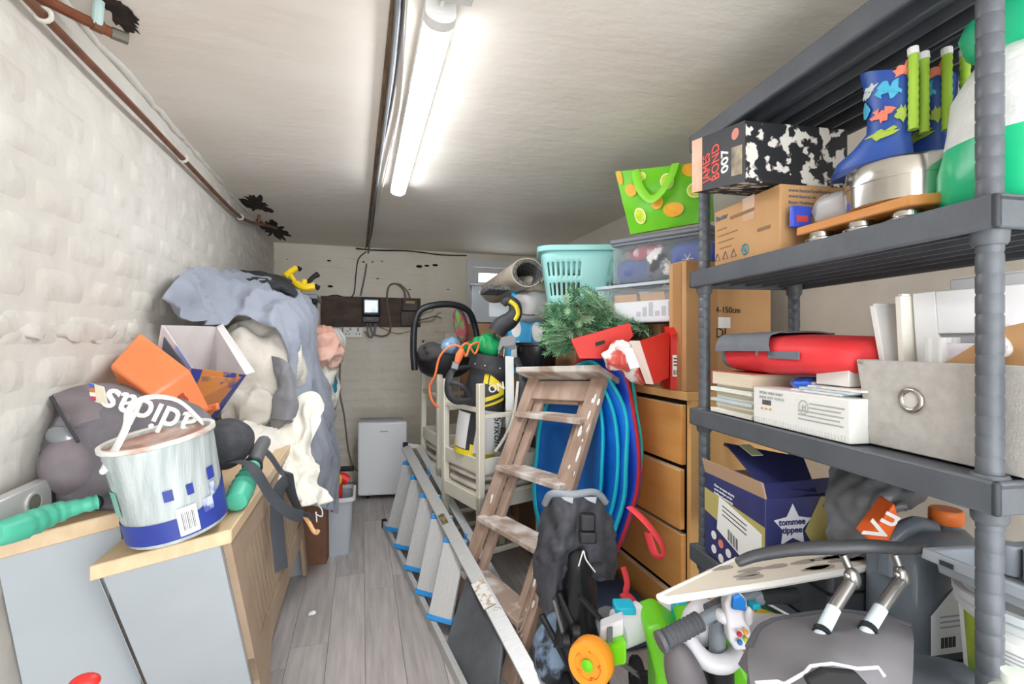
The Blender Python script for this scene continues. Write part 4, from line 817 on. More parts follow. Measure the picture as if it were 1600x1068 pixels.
# red cartons
redc = mat('red printed card', 'E0362B', .5, col2='D62E25', ns=6)
def carton(name, label, o, a, b, h, m, cat='carton', lid=None):
    return MB().obox(o, a, b, h)
rc = thing('red_carton', 'red carton with white barcode label beside the tall brown carton', 'carton', P(1058, 597, z=1.0))
q0 = P(1047, 598, 1.80); q0.z = 1.002; qa = P(1073, 597, 1.77)-P(1047, 598, 1.80); qa.z = 0
MB().obox(q0, qa, V((.06, .14, 0)), (0, 0, .215)).build('body', redc, rc, bevel=.002)
nn = qa.cross(V((0, 0, 1))).normalized()
patch(q0+qa*.15+V((0, 0, .05))+nn*.0, qa*.75, V((0, 0, .08))).build('label', PRINTW, rc)
for i in range(7): patch(q0+qa*(.22+i*.085)+V((0, 0, .056))+nn*.001, qa*(.03 if i % 2 else .05), V((0, 0, .018))).build('barcode_bar', PRINTK, rc, smooth=0)
for i in range(3): patch(q0+qa*.22+V((0, 0, .09+i*.012))+nn*.001, qa*(.5-.1*i), V((0, 0, .005))).build('print_line', PRINTK, rc, smooth=0)
rc = thing('red_carton', 'open red carton leaning with its pale side showing, clear wrap around it', 'carton', P(1020, 595, z=1.0))
k0, k1, k2, k3 = P(1022, 600, 1.72), P(1045, 590, 1.78), P(1047, 517, 1.80), P(1000, 532, 1.72)
MB().prism([k0, k1, k2, k3], V((.10, .16, .0))).build('body', redc, rc, bevel=.002)
MB().prism([k0+V((-.004, -.004, 0)), k3+V((-.004, -.004, 0)), k3+V((-.03, .02, .0)), k0+V((-.02, .02, 0))], V((.003, .003, 0))).build('pale_side', mat('pale card', 'DCC8BE', .7), rc)
MB().prism([P(1045, 512, 1.8), P(1073, 508, 1.82), P(1073, 514, 1.8), P(1048, 524, 1.77)], V((.06, .12, .01))).build('flap', redc, rc)
wr = thing('wrapped_parcel', 'crumpled clear wrapped parcel with white and red print among the red cartons', 'parcel', P(980, 590, z=1.0))
bundle(P(982, 566, 1.80), (.085, .035, .05), (0, .6, -.3), .02, 16, 71, sq=.9).build('body', mat('red white plastic wrap', 'E3DDD9', .25, col2='CF5A50', ns=14, lo=.5, hi=.56, bump=.3, bs=30), wr, smooth=70)
pa = P(974, 545, 1.74); MB().prism([pa, P(1000, 541, 1.73), P(1008, 572, 1.73), P(984, 576, 1.74)], V((0, -.002, 0))).build('label', PRINTW, wr)
rf = thing('red_gift_bag', 'flat red card bag with cut-out handle in front of the christmas tree', 'bag', P(950, 560, z=1.02))
MB().prism([P(892, 530, 1.87), P(984, 504, 1.87), P(990, 524, 1.87), P(960, 560, 1.87), P(905, 560, 1.87)], V((.02, .05, 0))).build('panel', redc, rf, bevel=.002)
MB().prism([P(930, 535, 1.868), P(944, 531, 1.868), P(945, 536, 1.868), P(931, 541, 1.868)], V((0, -.003, 0))).build('handle_hole', mat('dark green gap', '22352A', .8), rf)
# tall brown carton at the near end
bc_ = thing('tall_carton', 'tall brown carton taped down the edge, between red cartons and shelving', 'carton', (1.3, 1.52, 1.0))
MB().obox((1.115, 1.475, 1.0), (.385, .0, 0), (0, .1, 0), (0, 0, .475)).build('body', KRAFT, bc_, bevel=.003)
MB().obox((1.20, 1.474, 1.0), (.05, 0, 0), (0, -.0008, 0), (0, 0, .47)).build('tape', mat('brown tape', 'AE8256', .3), bc_)
MB().obox((1.1142, 1.50, 1.0), (-.0008, 0, 0), (0, .05, 0), (0, 0, .47)).build('tape', mat('brown tape', 'AE8256', .3), bc_)
txt('4-150cm', .032, P(1118, 488, y=1.4735), (1, 0, 0), (0, 0, 1), PRINTK, bc_); txt('DI', .05, P(1118, 527, y=1.4735), (1, 0, 0), (0, 0, 1), PRINTK, bc_)
s0 = P(1122, 512, y=1.4735); patch(s0, V((.055, 0, 0)), V((0, 0, .04))).build('label', PRINTW, bc_)
# clear tray with white carton
clearp = mat('clear plastic box', 'DCE6EC', .12, alpha=.1); 
tr_ = thing('clear_tray', 'shallow clear plastic tray holding the white carton on the pile', 'tray', P(1020, 500, 1.9))
t0 = P(985, 502, 1.90)
TA, TB = V((1.02, 1.72, 1.26)), V((1.40, 1.62, 1.26))
TA = P(935, 470, 2.12); TA.z = 1.258; TB = P(1100, 505, 1.76); TB.z = 1.258
ta = TB-TA; tb = V((-ta.y, ta.x, 0)).normalized()*.30
if tb.x < 0: tb = -tb
def openbox(o, a, b, h, th):
    a_, b_ = a.normalized()*th, b.normalized()*th; mb = MB(); z = V((0, 0, h))
    mb.obox(o, a, b, V((0, 0, th))); mb.obox(o, a, b_, z); mb.obox(o+b-b_, a, b_, z); mb.obox(o, a_, b, z); mb.obox(o+a-a_, a_, b, z); return mb
openbox(TA, ta, tb, .155, .003).build('body', clearp, tr_)
mb = MB()
for (o_, a_, b_) in ((TA-ta.normalized()*.008-tb.normalized()*.008, ta+ta.normalized()*.016, tb.normalized()*.012), (TA-ta.normalized()*.008+tb, ta+ta.normalized()*.016, tb.normalized()*.012)): mb.obox(o_+V((0, 0, .15)), a_, b_, V((0, 0, .012)))
mb.obox(TA-ta.normalized()*.008+V((0, 0, .15)), ta.normalized()*.012, tb, V((0, 0, .012))); mb.obox(TB-ta.normalized()*.004+V((0, 0, .15)), ta.normalized()*.012, tb, V((0, 0, .012)))
mb.build('rim', mat('frosted plastic rim', 'CBD6DB', .2, alpha=.75), tr_)
wc = thing('white_carton', 'open white carton with brown flaps lying in the clear tray', 'carton', TA)
oi = TA+ta*.14+tb*.06+V((0, 0, .004)); wa, wb_ = ta*.80, tb*.8
openbox(oi, wa, wb_, .085, .004).build('body', mat('white card', 'E9E9EB', .6), wc)
for i in range(3):
    MB().obox(oi+wa*(.02+.33*i)+V((0, 0, .086)), wa*.29, wb_*.35, V((0, 0, .003))+tb*.02).build('flap', KRAFT, wc)
    MB().obox(oi+wa*(.02+.33*i)+V((0, 0, .086)), wa*.29, V((0, 0, .03))-tb*.02, tb.normalized()*.003).build('flap', KRAFT, wc)
wn_ = -tb.normalized()
for i in range(7): patch(oi+wa*(.3+i*.075)+V((0, 0, .022))+wn_*.0006, wa*.05, V((0, 0, .02+.018*(i % 3)))).build('printed_sketch', mat('pale grey print', 'B9BCC4', .6), wc)
# storage box with grey lid, winter things inside
sb = thing('storage_box', 'clear storage box with grey lid full of blue and red winter things', 'storage box', P(1030, 430, 1.9))
SA, SB = P(958, 437, 2.05), P(1108, 415, 1.78); SA.z = SB.z = 1.425; sa = SB-SA; sbv = V((-sa.y, sa.x, 0)).normalized()*.3
if sbv.x < 0: sbv = -sbv
openbox(SA, sa, sbv, .165, .003).build('body', clearp, sb)
MB().obox(SA-sa*.03-sbv*.04+V((0, 0, .165)), sa*1.06, sbv*1.08, V((0, 0, .022))).build('lid', mat('grey plastic lid', '6E747B', .4), sb, bevel=.007)
rimx = V((0, 0, .155)); MB().obox(SA-sa*.01-sbv*.02+rimx, sa*1.02, sbv*1.04, V((0, 0, .012))).build('clip_rim', mat('grey plastic lid', '6E747B', .4), sb, bevel=.003)
def inside(label, k, j, z, r, m, seed, name='winter_fabric'): return solo(bundle(SA+sa*k+sbv*j+V((0, 0, z)), r, (0, 0, math.atan2(sa.y, sa.x)), .010, 16, seed, 36, 22, sq=.7), name, m, label, 'fabric', smooth=85)
inside('royal blue fabric with white snowflake seen through the clear storage box', .78, .4, .075, (.1, .11, .075), mat('royal blue fabric', '27439A', .8, col2='304FA8', ns=9), 81)
inside('navy blue fabric at far end of the clear storage box', .2, .4, .05, (.09, .11, .055), mat('navy fabric', '2E4480', .8), 82)
inside('dark red fabric lying in the clear storage box', .33, .4, .115, (.08, .1, .042), mat('dark red fabric', '9A3A48', .8, col2='C4A7AC', ns=14, lo=.5, hi=.6), 83)
inside('white and charcoal fabric in middle of the clear storage box', .5, .35, .07, (.07, .1, .07), mat('charcoal white fabric', '55565C', .8, col2='E5E1DC', ns=10, lo=.5, hi=.56), 84)
fl = SA+sa*.8+V((0, 0, .07))-sbv.normalized()*.001; sd = sa.normalized()
sn = MB()
for k in range(3):
    a_ = math.pi*k/3; d_ = sd*math.cos(a_)+V((0, 0, 1))*math.sin(a_); sn.bar(fl-d_*.022, fl+d_*.022, .0015, .004, sd.cross(V((0, 0, 1))))
sn.build('snowflake_print', PRINTW, sb, smooth=0)
# lime bag
lb = thing('shopping_bag', 'lime green shopping bag printed with lemons and limes on top of the storage box', 'bag', P(1030, 365, 1.9))
limeg = mat('lime green woven plastic', '6CC417', .4, col2='5FB80F', ns=6, bump=.15, bs=18)
def lq(u, v, off=0):
    tl, tr2, bl, br = P(961, 268, 1.98), P(1110, 252, 1.80), P(985, 366, 2.0), P(1110, 345, 1.80)
    p = tl.lerp(tr2, u).lerp(bl.lerp(br, u), v); nrm_ = (tr2-tl).cross(bl-tl).normalized(); nrm_ = nrm_ if nrm_.y < 0 else -nrm_
    return p+nrm_*(.02*math.sin(u*math.pi)*math.sin(v*2.6)+.008*noise.noise(V((u*5, v*5, 1)))+off), nrm_
ftop = [[lq(i/16, j/10)[0] for i in range(17)] for j in range(11)]
nb = lq(.5, .5)[1]
MB().loft([r+[p-nb*.1*(.3+.7*j/10) for p in reversed(r)] for j, r in enumerate(ftop)]).build('body', limeg, lb, smooth=60)
lemon = mat('lemon print', 'F0B52A', .45, col2='E79A2A', ns=9); limep = mat('lime slice print', 'D9E34A', .45, col2='B5D62E', ns=30); limer = mat('lime rind print', 'F3F2B8', .45)
for (u, v, ru, rv, m_) in ((.14, .32, .07, .1, lemon), (.42, .55, .075, .13, lemon), (.82, .1, .1, .12, lemon), (.60, .72, .12, .12, lemon), (.04, .1, .03, .12, lemon), (.28, .12, .06, .07, limep), (.56, .25, .075, .13, limep), (.85, .45, .09, .13, limep), (.19, .74, .075, .13, limep), (.98, .68, .06, .12, limep)):
    def dsk(s, off): return [lq(min(1.0, max(0, u+ru*s*math.cos(a))), min(1, max(0, v+rv*s*math.sin(a))), off)[0] for a in [2*math.pi*i/18 for i in range(18)]]
    MB().prism(dsk(1, .004), nb*.001).build('fruit_print', m_ if m_ is lemon else limer, lb, smooth=0)
    if m_ is limep: MB().prism(dsk(.84, .0056), nb*.001).build('fruit_print', limep, lb, smooth=0)
hb = cr([lq(.23, .02, .008)[0], lq(.27, .3, .03)[0], lq(.36, .5, .04)[0], lq(.46, .48, .04)[0], lq(.6, .25, .03)[0], lq(.66, -.02, .008)[0]], 6)
MB().tube(hb, .016, 8, flat=.2).build('handle', mat('pale green handle', '8AD93A', .45), lb, smooth=60)
# laundry basket
bk = thing('laundry_basket', 'pale turquoise plastic laundry basket with slotted sides', 'laundry basket', P(905, 470, 2.6))
turq = mat('pale turquoise plastic', 'A3E0DC', .35)
kc = P(906, 427, 2.62); kc.z = 1.375; kx = V((.94, -.34, 0)).normalized(); ky = V((.34, .94, 0)).normalized()
def kb(w, d, z, n=9, r=.07):
    out = []
    for sx, sy, a0 in ((1, 1, 0), (-1, 1, 90), (-1, -1, 180), (1, -1, 270)):
        for k in range(n+1):
            a = math.radians(a0+90*k/n); out.append(kc+kx*(sx*(w/2-r)+r*math.cos(a))+ky*(sy*(d/2-r)+r*math.sin(a))+V((0, 0, z)))
    return out
W0, D0, W1, D1, HB = .34, .26, .43, .34, .29
def kbz(z, k=0): f_ = z/HB; return kb(W0+(W1-W0)*f_-k, D0+(D1-D0)*f_-k, z)
# walls with real slots: build strips per segment, skipping the slots
zs = [0, .03, .045, .11, .125, .145, .215, .235, .27]
rings = [kbz(z) for z in zs]; n_ = len(rings[0])
def side(p, q, seg):
    """a wall between two ring corners: a grid with slots cut as gaps"""
    return None
mb = MB(); ringsd = []
def resample(r, m):
    L_ = [0]; 
    for i in range(len(r)): L_.append(L_[-1]+(r[(i+1) % len(r)]-r[i]).length)
    out = []
    for k in range(m):
        s_ = L_[-1]*k/m; i = 0
        while L_[i+1] < s_: i += 1
        out.append(r[i].lerp(r[(i+1) % len(r)], (s_-L_[i])/max(1e-9, L_[i+1]-L_[i])))
    return out
m_ = 96; RR = [resample(kbz(z), m_) for z in zs]; vs = [p for r in RR for p in r]; fs = []
for i in range(len(zs)-1):
    for j in range(m_):
        slot_row = i in (2, 5)
        ph = j % 24
        if slot_row and (ph in (4, 6, 8, 10, 12, 14, 16)): continue
        k = (j+1) % m_; fs.append([i*m_+j, i*m_+k, (i+1)*m_+k, (i+1)*m_+j])
fs.append(list(range(m_))[::-1]); mb.add(vs, fs)
wall = mb.build('wall', turq, bk, smooth=50); so_ = wall.modifiers.new('thickness', 'SOLIDIFY'); so_.thickness = .004
MB().loft([kb(W1-.02, D1-.02, HB-.025), kb(W1+.03, D1+.03, HB-.02), kb(W1+.035, D1+.035, HB+.005), kb(W1+.0, D1+.0, HB+.01), kb(W1-.012, D1-.012, HB-.025)], cap=False).build('rim', turq, bk, smooth=50)
solo(bundle(kc+V((0, 0, .09)), (.13, .1, .075), (0, 0, -.3), .015, 12, 91, 30, 20), 'laundry', mat('mixed brown laundry', '8A6A62', .9, col2='4F5A66', ns=6, lo=.45, hi=.55), 'dark mixed laundry seen through the turquoise basket slots', 'clothes', smooth=85)
# rolled rug, cushions, tub, cartons, flower bag
rug = thing('rolled_rug', 'rolled beige rug with dark grey pile on top of cushions by window', 'rug', P(800, 440, 2.9))
rm = mat('beige rug backing', 'C9BBAA', .95, col2='BBAC9B', ns=20, bump=.4, bs=150, bd=.003); rp = mat('dark grey rug pile', '4B4A4B', 1, col2='7D7B79', ns=90, lo=.4, hi=.65, bump=.8, bs=120, bd=.006)
re_, rd_ = P(824, 426, 2.68), P(772, 456, 3.35); dv = rd_-re_; rx = dv.cross(V((0, 0, 1))).normalized(); rz = rx.cross(dv).normalized()
def spiral(s, off=0): return [s+rx*(r_*1.15*math.cos(a))+rz*(r_*math.sin(a)) for a, r_ in [(2*math.pi*1.9*i/60-.6, .088-.02*i/60+off) for i in range(61)]]
def rugl(o1, o2): 
    mb = MB(); A_ = [spiral(re_+dv*k, o1) for k in (0, .5, 1)]; B_ = [spiral(re_+dv*k, o2) for k in (0, .5, 1)]
    return mb.loft([a_+b_[::-1] for a_, b_ in zip(A_, B_)])
rugl(.0, -.006).build('backing', rm, rug, smooth=60); rugl(-.0055, -.016).build('pile', rp, rug, smooth=60)
MB().obox(re_+rx*-.1+rz*-.1, rx*-.12, dv*.3, rz*.006+V((0, 0, .02))).build('loose_edge', rp, rug, bevel=.004)
def pillow_(c, r, rot, m, name, label, seed, cat='cushion'): return solo(bundle(c, r, rot, .008, 9, seed, sq=.6), name, m, label, cat, smooth=80)
pillow_(P(840, 452, 2.95), (.13, .14, .06), (0, .2, .2), mat('cream cotton cushion', 'DDD2BC', .9, bump=.15, bs=150), 'cushion', 'cream cushion under the rolled rug', 101)
pillow_(P(833, 480, 2.85), (.10, .1, .09), (0, 0, .2), mat('pale grey cushion', 'C2BFBE', .9, bump=.15, bs=150), 'cushion', 'pale grey cushion below the cream one with dark piping', 102)
cush_ = bpy.data.objects['cushion.001']
MB().tube(cr([P(800, 462, 2.66), P(806, 482, 2.64), P(818, 491, 2.62), P(836, 492, 2.62)], 6), .004, 6).build('piping', mat('dark cord', '4C4A4A', .7), cush_)
fb_ = thing('flower_bag', 'blue shopping bag with big white flowers beside the golf clubs', 'bag', P(818, 545, 2.75))
sky = mat('sky blue bag', '2AA0D8', .45, col2='35ABE0', ns=8); FA, FB, FC, FD = P(800, 452, 2.86), P(848, 475, 2.82), P(846, 585, 2.74), P(788, 585, 2.74)
MB().prism([FA, FB, FC, FD], V((.04, .16, 0))).build('body', sky, fb_, bevel=.012, seg=3)
def fq(u, v): return FA.lerp(FB, u).lerp(FD.lerp(FC, u), v)+V((0, -.002, 0))
for (u, v, r_) in ((.86, .42, .045), (.34, .74, .05), (.84, .78, .042), (.5, .97, .03), (.22, .45, .035)):
    MB().prism([fq(min(1, max(0, u+r_*4.2*math.cos(a))), min(1, max(0, v+r_*3*math.sin(a)))) for a in [2*math.pi*i/16 for i in range(16)]], V((0, -.0015, 0))).build('flower_print', PRINTW, fb_, smooth=0)
MB().tube(cr([fq(.6, .3), fq(.62, .6)+V((0, -.01, 0)), fq(.62, .85)+V((0, -.012, 0))], 5), .012, 8, flat=.2).build('handle', sky, fb_); MB().ell(fq(.7, .88), (.05, .012, .03)).build('handle_fold', sky, fb_)
cart = mat('plain cardboard', 'BE9471', .85, col2='B08662', ns=6)
solo(MB().obox(P(737, 548, 3.3)+V((0, 0, -.75)), (.46, 0, 0), (0, .42, 0), (0, 0, .94)), 'moving_carton', cart, 'large plain brown carton under the clear tub by window', 'carton', bevel=.004)
solo(MB().obox((1.08, 2.34, 0), (.5, 0, 0), (0, .5, 0), (0, 0, 1.37)), 'tall_moving_carton', mat('darker brown cardboard', 'A07B58', .85, col2='94704F', ns=6), 'tall brown carton standing behind the chest under the laundry basket', 'carton', bevel=.004)  # a darker brown than the plain carton
solo(MB().obox((.98, 2.9, 0), (.55, 0, 0), (0, .28, 0), (0, 0, 1.30)), 'tall_moving_carton', mat('dusty cardboard', 'A8845F', .85, col2='9B7852', ns=6), 'dusty brown carton under the cushions and the rolled rug', 'carton', bevel=.004)
tb_ = thing('plastic_tub', 'clear plastic tub with grey lid in front of the window', 'storage box', P(768, 508, 3.3))
tA, tB = P(737, 508, 3.32), P(797, 508, 3.32); tA.z = tB.z = 1.315; ta_ = tB-tA; tbv = V((.08, .3, 0))
openbox(tA, ta_, tbv, .25, .003).build('body', mat('cloudy clear tub', 'B9C2CA', .2, alpha=.5), tb_)
MB().obox(tA-ta_*.06-tbv*.04+V((0, 0, .25)), ta_*1.12, tbv*1.08, V((0, 0, .025))).build('lid', mat('frosted grey lid', '989EA4', .3), tb_, bevel=.008)
MB().obox(tA+ta_*.1+tbv*.1+V((0, 0, .004)), ta_*.35, tbv*.8, V((0, 0, .2))).build('card_divider', mat('cream paper', 'D8CBB8', .8), tb_)
solo(MB().obox(P(692, 533, 3.5)+V((0, .1, 0)), (.16, 0, 0), (0, .1, 0), (0, 0, .0)) if 0 else MB().obox((P(693, 540, 3.45).x, 3.4, 0), (.1, 0, 0), (0, .02, 0), (0, 0, P(693, 520, 3.45).z)), 'pale_board', mat('pale card board', 'C7BBA8', .8), 'narrow pale board standing behind the baby car seat', 'board')
# black pot
solo(MB().lathe([(.075, 0), (.1, .03), (.105, .14), (.112, .145), (.112, .16), (.1, .16), (.095, .02), (.001, .018)], P(838, 582, 2.55), 28), 'black_pot', mat('glossy black plastic', '1B1C1F', .25), 'glossy black plastic pot below the flower bag', 'pot', smooth=40)
solo(MB().obox((.89, 2.43, 0), (.17, 0, 0), (0, .3, 0), (0, 0, P(838, 582, 2.55).z-.002)), 'brown_box', mat('dim brown card', '7C6148', .85), 'narrow brown box standing under the black pot', 'box', bevel=.003)
# christmas tree: a squashed artificial conifer
xt = thing('christmas_tree', 'artificial green christmas tree squashed on its side on the pile', 'christmas tree', P(900, 520, 2.2))
x0, x1 = P(1020, 520, 1.98), P(850, 500, 2.25)
MB().tube([x0, x1], [.008, .012], 8).build('trunk', mat('dark green wire', '26402F', .7), xt)
rnd = random.Random(5); nm = [mat('fir green', '568A64', .6), mat('fir green light', '7BAA80', .6), mat('fir green pale', 'A3C6A0', .6)]
branches = []
for i in range(270):
    k = rnd.random()**.8; c = x0.lerp(x1, .05+.9*k); wid = .03+.15*min(1, k*1.25)
    tgt = P(860+rnd.uniform(-18, 122)*1.0, rnd.uniform(452, 545), rnd.uniform(1.98, 2.3))
    # keep to the outline of the heap in the photograph
    px = rnd.uniform(843, 1015); hi_ = 442+max(0, (px-915)*.72)+max(0, (895-px))*.75; lo_ = 556-max(0, (px-880))*.3
    py = rnd.uniform(hi_, max(hi_+8, lo_)); tip = P(px, py, rnd.uniform(1.97, 2.25))
    base = tip+(x0.lerp(x1, rnd.random())-tip).normalized()*rnd.uniform(.06, .13)
    branches.append((base, tip))
for bi, (p, q) in enumerate(branches):
    mb = MB(); d_ = (q-p); ln_ = d_.length; d_.normalize(); s1_ = d_.orthogonal().normalized()
    for k in range(34):
        t_ = k/34; o_ = p+(q-p)*t_; an = k*2.4; out = (s1_*math.cos(an)+d_.cross(s1_)*math.sin(an))
        e_ = o_+(out*.8+d_*.75).normalized()*.030*(1-.35*t_); w_ = out.cross(d_).normalized()*.0022
        mb.add([o_-w_, o_+w_, e_+w_*.6, e_-w_*.6], [[0, 1, 2, 3]])
    mb.tube([p, q], .0022, 4)
    mb.build('branch', nm[bi % 3], xt, smooth=0)
# ================================================================ pop-up tent and pushchair in front of the chest
tent = thing('popup_tent', 'folded blue, red and turquoise pop-up tent leaning against the chest of drawers', 'tent', (.85, 1.7, .2))
tblue = mat('blue tent nylon', '1578D6', .45, col2='0E62C0', ns=5, bump=.3, bs=14, bd=.01); tteal = mat('turquoise tent tape', '24BFD0', .5); tred = mat('red tent nylon', 'D02F38', .5, col2='B8262F', ns=5, bump=.3, bs=14, bd=.01)
tdk = mat('royal tent nylon', '2451C8', .45, bump=.3, bs=14, bd=.01); tgreen = mat('sea green tent tape', '23AFA0', .5)
def disc(c, h, up, r1, r2, fm, rm, wav, seed, rw=.013):
    n = 64; ce_ = V(c); h = V(h); up = V(up); nn_ = h.cross(up).normalized()
    def pt(a, k): return ce_+h*r1*k*math.cos(a)+up*r2*k*math.sin(a)+nn_*(wav*noise.noise(V((math.cos(a)*1.6*k, math.sin(a)*1.6*k, seed)))+.012*(1-k))
    rings = [[pt(2*math.pi*i/n, k) for i in range(n)] for k in (.02, .25, .5, .75, .92, 1)]
    mb = MB(); mb.loft(rings, cap=False); mb.f.append(list(range(n)))
    p = mb.build('panel', fm, tent, smooth=80); so_ = p.modifiers.new('thickness', 'SOLIDIFY'); so_.thickness = .012
    MB().tube([pt(2*math.pi*i/n, 1.0) for i in range(n)], rw, 8, closed=True, flat=.55).build('hoop', rm, p, smooth=60)
U_ = V((.2, .0, .98)).normalized()
U_ = V((.12, .0, .99)).normalized()
disc(V((.985, 1.95, .70)), V((-.03, 1, 0)), U_, .35, .475, tred, tgreen, .04, 1)
disc(V((.95, 1.94, .665)), V((-.05, 1, 0)), U_, .375, .46, tdk, tred, .03, 2)
disc(V((.925, 1.96, .65)), V((-.06, .998, 0)), U_, .36, .44, tblue, tteal, .03, 3, .015)
disc(V((.90, 1.97, .64)), V((-.10, .995, 0)), U_, .33, .42, tblue, tteal, .03, 4)
disc(V((.87, 1.98, .64)), V((-.14, .99, 0)), U_, .28, .40, tblue, tteal, .03, 5)
MB().tube(cr([P(984, 792, 1.5), P(1000, 806, 1.45), P(1018, 826, 1.43), P(1034, 850, 1.42), P(1036, 868, 1.42), P(1024, 866, 1.42), P(1016, 846, 1.43), P(1012, 832, 1.43)], 6), .013, 8, flat=.3).build('red_strap', mat('red webbing', 'E0404A', .7), tent, smooth=60)
MB().tube(cr([P(974, 885, 1.52), P(980, 910, 1.5), P(978, 925, 1.48), P(988, 935, 1.47), P(995, 948, 1.46), P(984, 946, 1.46), P(972, 926, 1.47)], 6), .010, 8, flat=.3).build('red_strap', mat('red webbing', 'E0404A', .7), tent, smooth=60)
solo(MB().box((.95, 1.92, .09), (.22, .6, .17)), 'plastic_crate', mat('dark blue crate plastic', '3A4A63', .5), 'dark blue plastic crate on the floor beneath the pop-up tent', 'crate', bevel=.01)
ps = thing('pushchair', 'folded black pushchair with silver tubes in front of the pop-up tent', 'pushchair', (.72, 1.4, 0))
pf = mat('black pushchair fabric', '3B3C42', .6, col2='4B4C53', ns=9, bump=.2, bs=90); pfs = mat('shiny black vinyl', '222427', .3, bump=.3, bs=18, bd=.006)
def G(rows): return [[P(*q) for q in r] for r in rows]
sheet(G([[(850, 782, 1.56), (866, 772, 1.5), (884, 770, 1.47), (898, 778, 1.45), (912, 776, 1.46), (930, 770, 1.48), (946, 782, 1.52)],
 [(845, 820, 1.53), (862, 815, 1.47), (882, 815, 1.43), (900, 822, 1.44), (916, 820, 1.43), (934, 815, 1.46), (956, 820, 1.5)],
 [(838, 860, 1.52), (856, 860, 1.46), (874, 862, 1.42), (890, 862, 1.44), (922, 858, 1.43), (940, 858, 1.45), (962, 858, 1.5)],
 [(836, 890, 1.52), (852, 895, 1.46), (868, 900, 1.43), (880, 892, 1.45), (932, 880, 1.44), (948, 885, 1.46), (960, 885, 1.5)],
 [(846, 950, 1.52), (858, 955, 1.47), (868, 950, 1.45), (876, 930, 1.47), (938, 905, 1.46), (950, 905, 1.47), (956, 900, 1.5)]]), 'hood', pf, ps, 6, 6, .012, .012, 24, 7)
MB().tube(cr([P(852, 786, 1.5), P(862, 771, 1.44), P(895, 772, 1.41), P(930, 769, 1.44), P(946, 784, 1.48)], 6), .011, 8).build('hood_edge', mat('grey trim', '8F979F', .5), ps, smooth=60)
for (x0_, x1_) in ((876, 896), (912, 932)): MB().prism([P(x0_, 776, 1.405), P(x1_, 776, 1.405), P(x1_-2, 786, 1.405), P(x0_+6, 781, 1.405)], V((0, -.002, 0))).build('silver_patch', mat('silver reflective patch', 'A9ABB3', .4), ps, smooth=0)
sheet(G([[(884, 868, 1.45), (898, 860, 1.42), (914, 862, 1.42), (926, 872, 1.45)], [(880, 910, 1.46), (896, 905, 1.42), (914, 905, 1.42), (930, 912, 1.46)], [(872, 965, 1.47), (892, 960, 1.43), (912, 958, 1.43), (932, 960, 1.47)], [(866, 1010, 1.47), (890, 1010, 1.44), (912, 1008, 1.44), (934, 1005, 1.47)]]), 'seat_back', pfs, ps, 6, 6, .03, .006, 30, 9)
MB().tube(cr([P(904, 884, 1.40), P(910, 864, 1.39), P(912, 861, 1.39), P(916, 874, 1.39), P(930, 893, 1.40)], 5), .0022, 6).build('piping', PRINTW, ps)
MB().box(P(918, 838, 1.39), (.05, .03, .035), Rz(-.3)).build('buckle', BLACK, ps, bevel=.006); MB().box(P(918, 815, 1.39), (.045, .025, .05), Rz(-.3)).build('buckle', BLACK, ps, bevel=.006)
tub = mat('dark chromed tube', '9A9DA1', .25, .9); dkt = mat('black tube', '2A2B2E', .35, .2)
for (a_, b_, m2, r_) in (((866, 935, 1.42), (884, 1000, 1.42), tub, .008), ((872, 925, 1.44), (900, 985, 1.42), dkt, .01), ((905, 930, 1.36), (955, 985, 1.36), dkt, .008), ((948, 1020, 1.34), (1010, 1062, 1.34), tub, .007), ((884, 1000, 1.42), (912, 1110, 1.40), dkt, .011), ((935, 960, 1.42), (950, 1100, 1.40), dkt, .011), ((846, 960, 1.5), (900, 1060, 1.46), dkt, .01)):
    MB().tube([P(*a_), P(*b_)], r_, 10).build('frame_tube', m2, ps)
for q in ((884, 1000, 1.41), (900, 985, 1.41), (1008, 1060, 1.33)): MB().lathe([(.014, -.014), (.02, -.01), (.02, .01), (.014, .014)], P(*q), 14, frame((1, -.3, 0))).build('joint', BLACK, ps)
def wheel(name, c, r, w, ax_, m_t, m_h, parent):
    Fm = frame(ax_); wl_ = MB().lathe([(r*.62, -w*.5), (r*.92, -w*.5), (r, -w*.28), (r, w*.28), (r*.92, w*.5), (r*.62, w*.5), (r*.62, -w*.5)], c, 28, Fm, cap=False).build(name, m_t, parent, smooth=40)
    MB().lathe([(.001, -w*.4), (r*.64, -w*.4), (r*.64, w*.4), (.001, w*.4)], c, 20, Fm).build('hub', m_h, wl_, smooth=40); return wl_
for q in ((.60, 1.36), (.63, 1.44), (.80, 1.27), (.84, 1.35)): wheel('wheel', V((q[0], q[1], .085)), .085, .03, (1, -.35, 0), RUBBER, mat('grey wheel hub', '55585C', .4), ps)
MB().tube([V((.58, 1.38, .09)), V((.86, 1.29, .09))], .008, 8).build('axle', dkt, ps); MB().tube([V((.60, 1.36, .09)), P(900, 1060, 1.46), P(912, 1100, 1.41)], .011, 8).build('frame_tube', dkt, ps); MB().tube([V((.82, 1.28, .09)), P(950, 1098, 1.40)], .011, 8).build('frame_tube', dkt, ps)
bundle(P(874, 1010, 1.56), (.07, .07, .11), (0, .5, .2), .012, 14, 111).build('basket_fabric', mat('blue grey lining', '7D93AD', .6, col2='2F3238', ns=9, lo=.48, hi=.54), ps, smooth=80)
sheet(G([[(936, 950, 1.4), (946, 946, 1.4), (958, 948, 1.4)], [(932, 975, 1.38), (944, 978, 1.38), (958, 975, 1.38)], [(940, 1000, 1.38), (950, 1003, 1.38), (960, 998, 1.38)]]), 'footrest', mat('grey footrest', '6C7077', .5), ps, 4, 4, .02, .003, 10, 3)
